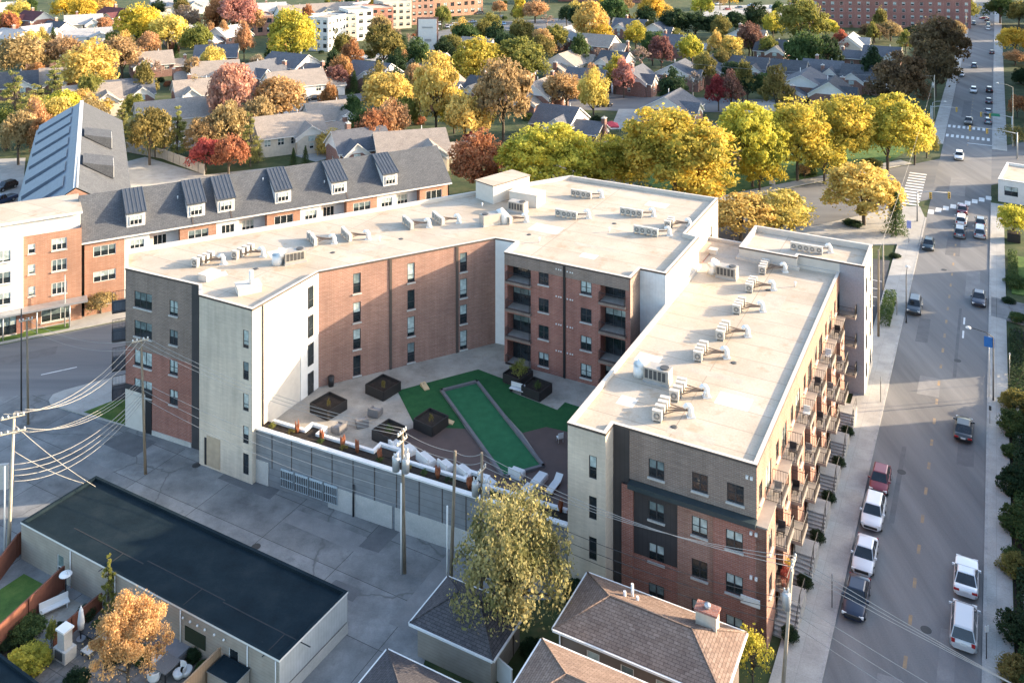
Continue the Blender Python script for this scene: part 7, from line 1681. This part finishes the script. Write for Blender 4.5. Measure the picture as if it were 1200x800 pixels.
lamp(21, 182, 145, V*1.0, 'lamp with white globe on the left lane lawn', M_galv)
# traffic signals
M_yel = plain('signal_yellow', (.50, .33, .06), .5)
def signal(px, py, H, arm, words, heads=(.5, .96), sign=None):
    c = G(px, py); t = thing('traffic_signal', words, 'traffic signal', tuple(c)); O = tuple(c)
    mb = MB(); mb.tube([(c.x, c.y, 0), (c.x, c.y, H)], [.17, .12], 9); mb.build('mast', [M_galv], t, O)
    p0, p1 = c+Vector((0, 0, H-.3)), c+arm+Vector((0, 0, H+.1)); mb = MB(); mb.tube([p0, p0.lerp(p1, .3)+Vector((0, 0, .25)), p1], [.10, .085, .05], 7); mb.build('arm', [M_galv], t, O)
    for f in heads:
        q = p0.lerp(p1, f); mb = MB(); mb.box((q.x, q.y-.2, q.z-1.0), (.42, .32, 1.15), YU); h = mb.build('signal_head', [M_yel], t, O)
        for k in range(3): mb = MB(); mb.tube([(q.x, q.y-.37, q.z-.8+k*.36), (q.x, q.y-.42, q.z-.8+k*.36)], .13, 8); mb.build('lens', [M_dark], h, O)
    if sign: q = p0.lerp(p1, sign); mb = MB(); mb.box((q.x, q.y-.15, q.z-.35), (2.4, .06, .7), YU); mb.build('street_sign', [plain('sign_green', (.01, .16, .10), .5) if 'sign_green' not in MATS else MATS['sign_green']], t, O)
    return t
signal(1075, 260, 5.6, V*5.2+U*1.5, 'traffic signal mast at the near left corner of the crossing', (.4, .98)); signal(1186, 166, 6.2, -V*7+U*.6, 'traffic signal mast with green street sign at the far right', (.7, .98), .55)
signal(1091, 152, 6.2, V*6+Vector((0, 0, 0)), 'traffic signal mast at the far left corner before the grove', (.98,)); signal(1192, 186, 6, -V*10+U*1, 'long traffic signal arm over the near side of the junction', (.62, .98))
# signs and small street things
def signpost(px, py, h, size, m, words, a=None, cat='street sign', post=None):
    c = G(px, py); t = thing('street_sign', words, cat, tuple(c)); O = tuple(c); mb = MB(); mb.tube([(c.x, c.y, 0), (c.x, c.y, h+size[1])], .04, 6); mb.build('post', [post or M_galv], t, O)
    mb = MB(); mb.box((c.x, c.y-.06, h), (size[0], .03, size[1]), YU if a is None else a); mb.build('sign_panel', [m], t, O)
M_blue = plain('sign_blue', (.03, .16, .45), .5)
signpost(1159, 466, 6.0, (1.1, 1.2), M_blue, 'blue square sign mounted beside the dark street lamp'); signpost(1156, 773, 2.2, (.35, .5), M_whitepaint, 'small white parking sign beside the silver crossover', .2, post=M_cable)
signpost(975, 713, 2.4, (.3, .45), M_steel, 'thin parking sign on the near walk beside the navy sedan', AW, post=M_cable); signpost(1032, 472, 2.6, (.3, .45), M_steel, 'thin parking sign on the sunlit walk', AW, post=M_cable); signpost(1051, 370, 2.2, (.3, .45), M_steel, 'thin brown post on the walk near the hedge', AW, post=M_wood)
signpost(1065, 285, 2.6, (.7, 1.3), plain('sign_lilac', (.3, .32, .55), .5), 'blue grey sign at the car park entrance'); signpost(1183, 448, 3.4, (.2, .2), M_whitepaint, 'white slim post on the far walk near the curved drive')
signpost(1160, 497, 1.6, (.25, .5), M_cable, 'short black sign at the kerb behind the black sedan')
signpost(905, 222, 1.0, (1.2, 1.0), M_whitepaint, 'small white sign board on the park lawn')
# planter of the right-edge street tree, kerb wall
c = G(1188, 282); t = thing('planter_box', 'black square planter under the right-edge street tree', 'planter', tuple(c)); mb = MB(); mb.box(tuple(c), (2.0, 2.0, 1.4), YU); mb.build('box', [M_planterblack], t); mb = MB(); mb.box((c.x, c.y, 1.403), (1.8, 1.8, .06), YU); mb.build('soil', [M_soil], t)
slab('curved_drive', [A(73, RR+.3), A(80, RR+.3), A(79, RR+14), A(70, RR+14)], .128+.006, M_alley)
slab('right_front_lawn', [A(83, RR+3), A(100, RR+3), A(98, RR+16), A(83, RR+16)], .10, M_grass); slab('right_side_lawn', [A(44, RR+3), A(70, RR+3), A(68, RR+14), A(44, RR+14)], .10, M_soil); slab("right_bed", [A(-30, RR+2.3), A(44, RR+2.3), A(44, RR+10), A(-20, RR+10)], .08, M_soil)
for a0, words in ((6, 'low concrete retaining wall right of the white coupe'), (40, 'low concrete wall by the lamp post shrubs')):
    p, q = A(a0, RR+3.1), A(a0+9, RR+3.1); fence([p, q], .7, M_conc, words, 'retaining_wall', .25, False, 'wall')
# flowers and furniture on the street balconies
for k, (b0, b1, pr, z) in enumerate(BAL):
    if k % 3 == 2 and k != 2: continue
    a = b0+.9+R.uniform(0, .6); c = A(a, pr*.55, z+.01); 
    lev = {0: 'top', 1: 'middle', 2: 'lower'}[k % 3]; bay = ('nearest', 'second', 'third', 'fourth', 'fifth', 'furthest')[k//3]
    t = thing('balcony_chair', 'chair on the %s balcony of the %s street bay' % (lev, bay), 'chair', tuple(c)); O = tuple(c); m = R.choice((M_cush, M_black, MATS['grey_wicker'], M_charcoal))
    mb = MB(); mb.box((c.x, c.y, c.z+.38), (.6, .6, .1), YU); mb.build('seat', [m], t, O); mb = MB(); q = c+U*.3; mb.box((q.x, q.y, c.z+.48), (.6, .09, .5), YU); mb.build('backrest', [m], t, O)
    for s in (-.24, .24):
        for s2 in (-.24, .24): q = c+V*s+U*s2; mb = MB(); mb.box((q.x, q.y, c.z), (.06, .06, .38), YU); mb.build('leg', [M_black], t, O)
b0, b1, pr, z = BAL[2]
for i in range(3):
    c = A(b0+.5+i*.75, pr-.35, z+.01); t = thing('flower_pot', 'potted red and yellow flowers on the lower balcony of the nearest street bay', 'flower pot', tuple(c), 'flower pots on the nearest low balcony'); mb = MB(); mb.tube([(c.x, c.y, c.z), (c.x, c.y, c.z+.4)], [.2, .28], 9); mb.build('pot', [M_redbrick], t)
    me = PROTO['sparse0'][0]; o = link('flowers', me, None, t); o.location = (0, 0, .72); o.scale = (.5, .5, .45); o.material_slots[0].link = 'OBJECT'; o.material_slots[0].material = LM[('crimson', 'red', 'yellow')[i]]
for k in range(6):
    a = k*PER+1.6; c = A(a, 2.3, .13); t = thing('stoop_shrub', 'small dark shrub between the street stoops, %s along from the corner' % ('first', 'second', 'third', 'fourth', 'fifth', 'sixth')[k], 'shrub', tuple(c)); me = PROTO['round1'][0]; o = link('foliage', me, None, t); o.location = (0, 0, .5); o.scale = (.7, .7, .6); o.material_slots[0].link = 'OBJECT'; o.material_slots[0].material = LM['dgreen']

M_iron = plain('cast_iron', (.05, .05, .05), .6, .3)
for a, b, w in ((8, 11.6, 'iron manhole cover in the avenue between the parked rows'), (29, 8.0, 'iron manhole cover in the avenue near the sunlit band'), (57, 12.2, 'iron manhole cover in the far lane by the lamp post'), (88, 9.2, 'iron manhole cover short of the crossing')):
    c = A(a, b, .006); mb = MB(); mb.tube([c, c+Vector((0, 0, .012))], .42, 18); mb.tube([c+Vector((0, 0, .0125)), c+Vector((0, 0, .016))], .3, 12); tag(mb.build('manhole_cover', [M_iron], None, tuple(c)), w, 'manhole cover')
for x, y, w in ((300, 640, 'iron manhole cover in the middle of the alley'), (230, 545, 'iron manhole cover near the brick end of the alley')):
    c = G(x, y, .022); mb = MB(); mb.tube([c, c+Vector((0, 0, .012))], .42, 18); mb.tube([c+Vector((0, 0, .0125)), c+Vector((0, 0, .016))], .3, 12); tag(mb.build('manhole_cover', [M_iron], None, tuple(c)), w, 'manhole cover')
# ---------------------------------------------------------------- unseen blocks added past the right edge, spaced to shade the avenue in bands
def across(a0, a1, b0, b1, h, m, words, rows, name='apartment_building'):
    t = thing(name, words, 'building', tuple(A((a0+a1)/2, (b0+b1)/2))); q = [A(a0, b0), A(a0, b1), A(a1, b1), A(a1, b0)]
    flat_roof('roof', q, h, .4, t, M_tpo, m, M_conc, .3, .2)
    for i in range(4):
        p, r = q[i], q[(i+1) % 4]; L = (r-p).length; n = max(1, int(L/4)); st = (h-.8)/rows
        facade(t, 'wall', p, r, -1, h-.2, m, [(((j+.3)*L/n, (j+.7)*L/n, .6+k*st, .6+k*st+st*.55), 'pair', 0) for k in range(rows) for j in range(n)] if i == 3 else [])
across(-62, 51.5, 25, 38, 10.6, M_redbrick, 'unseen three storey brick row added opposite the balconies to shade the avenue', 3)
across(66, 84, 27, 31, 10.5, M_tanbrick, 'unseen rosy brick block added behind the curved drive to shade the avenue', 3)
across(90, 100, 27, 38, 9.0, M_creambrick, 'unseen cream block added before the corner shop to shade the avenue', 2)
across(186, 205, 30, 44, 11, M_redbrick, 'unseen brick block added just past the junction to shade the avenue', 3)
across(208, 300, 34, 52, 40, M_orbrick, 'unseen tall orange brick tower added past the junction to shade the townhouses', 12, 'apartment_tower')
across(318, 378, 32, 46, 16, M_creambrick, 'unseen cream block added far up the far side to shade the avenue', 5)
across(394, 440, 32, 46, 14, M_redbrick, 'unseen brick block added furthest but one up the far side to shade the avenue', 4)
across(458, 560, 34, 48, 16, M_tanbrick, 'unseen rosy brick block added furthest up the far side to shade the avenue', 5)
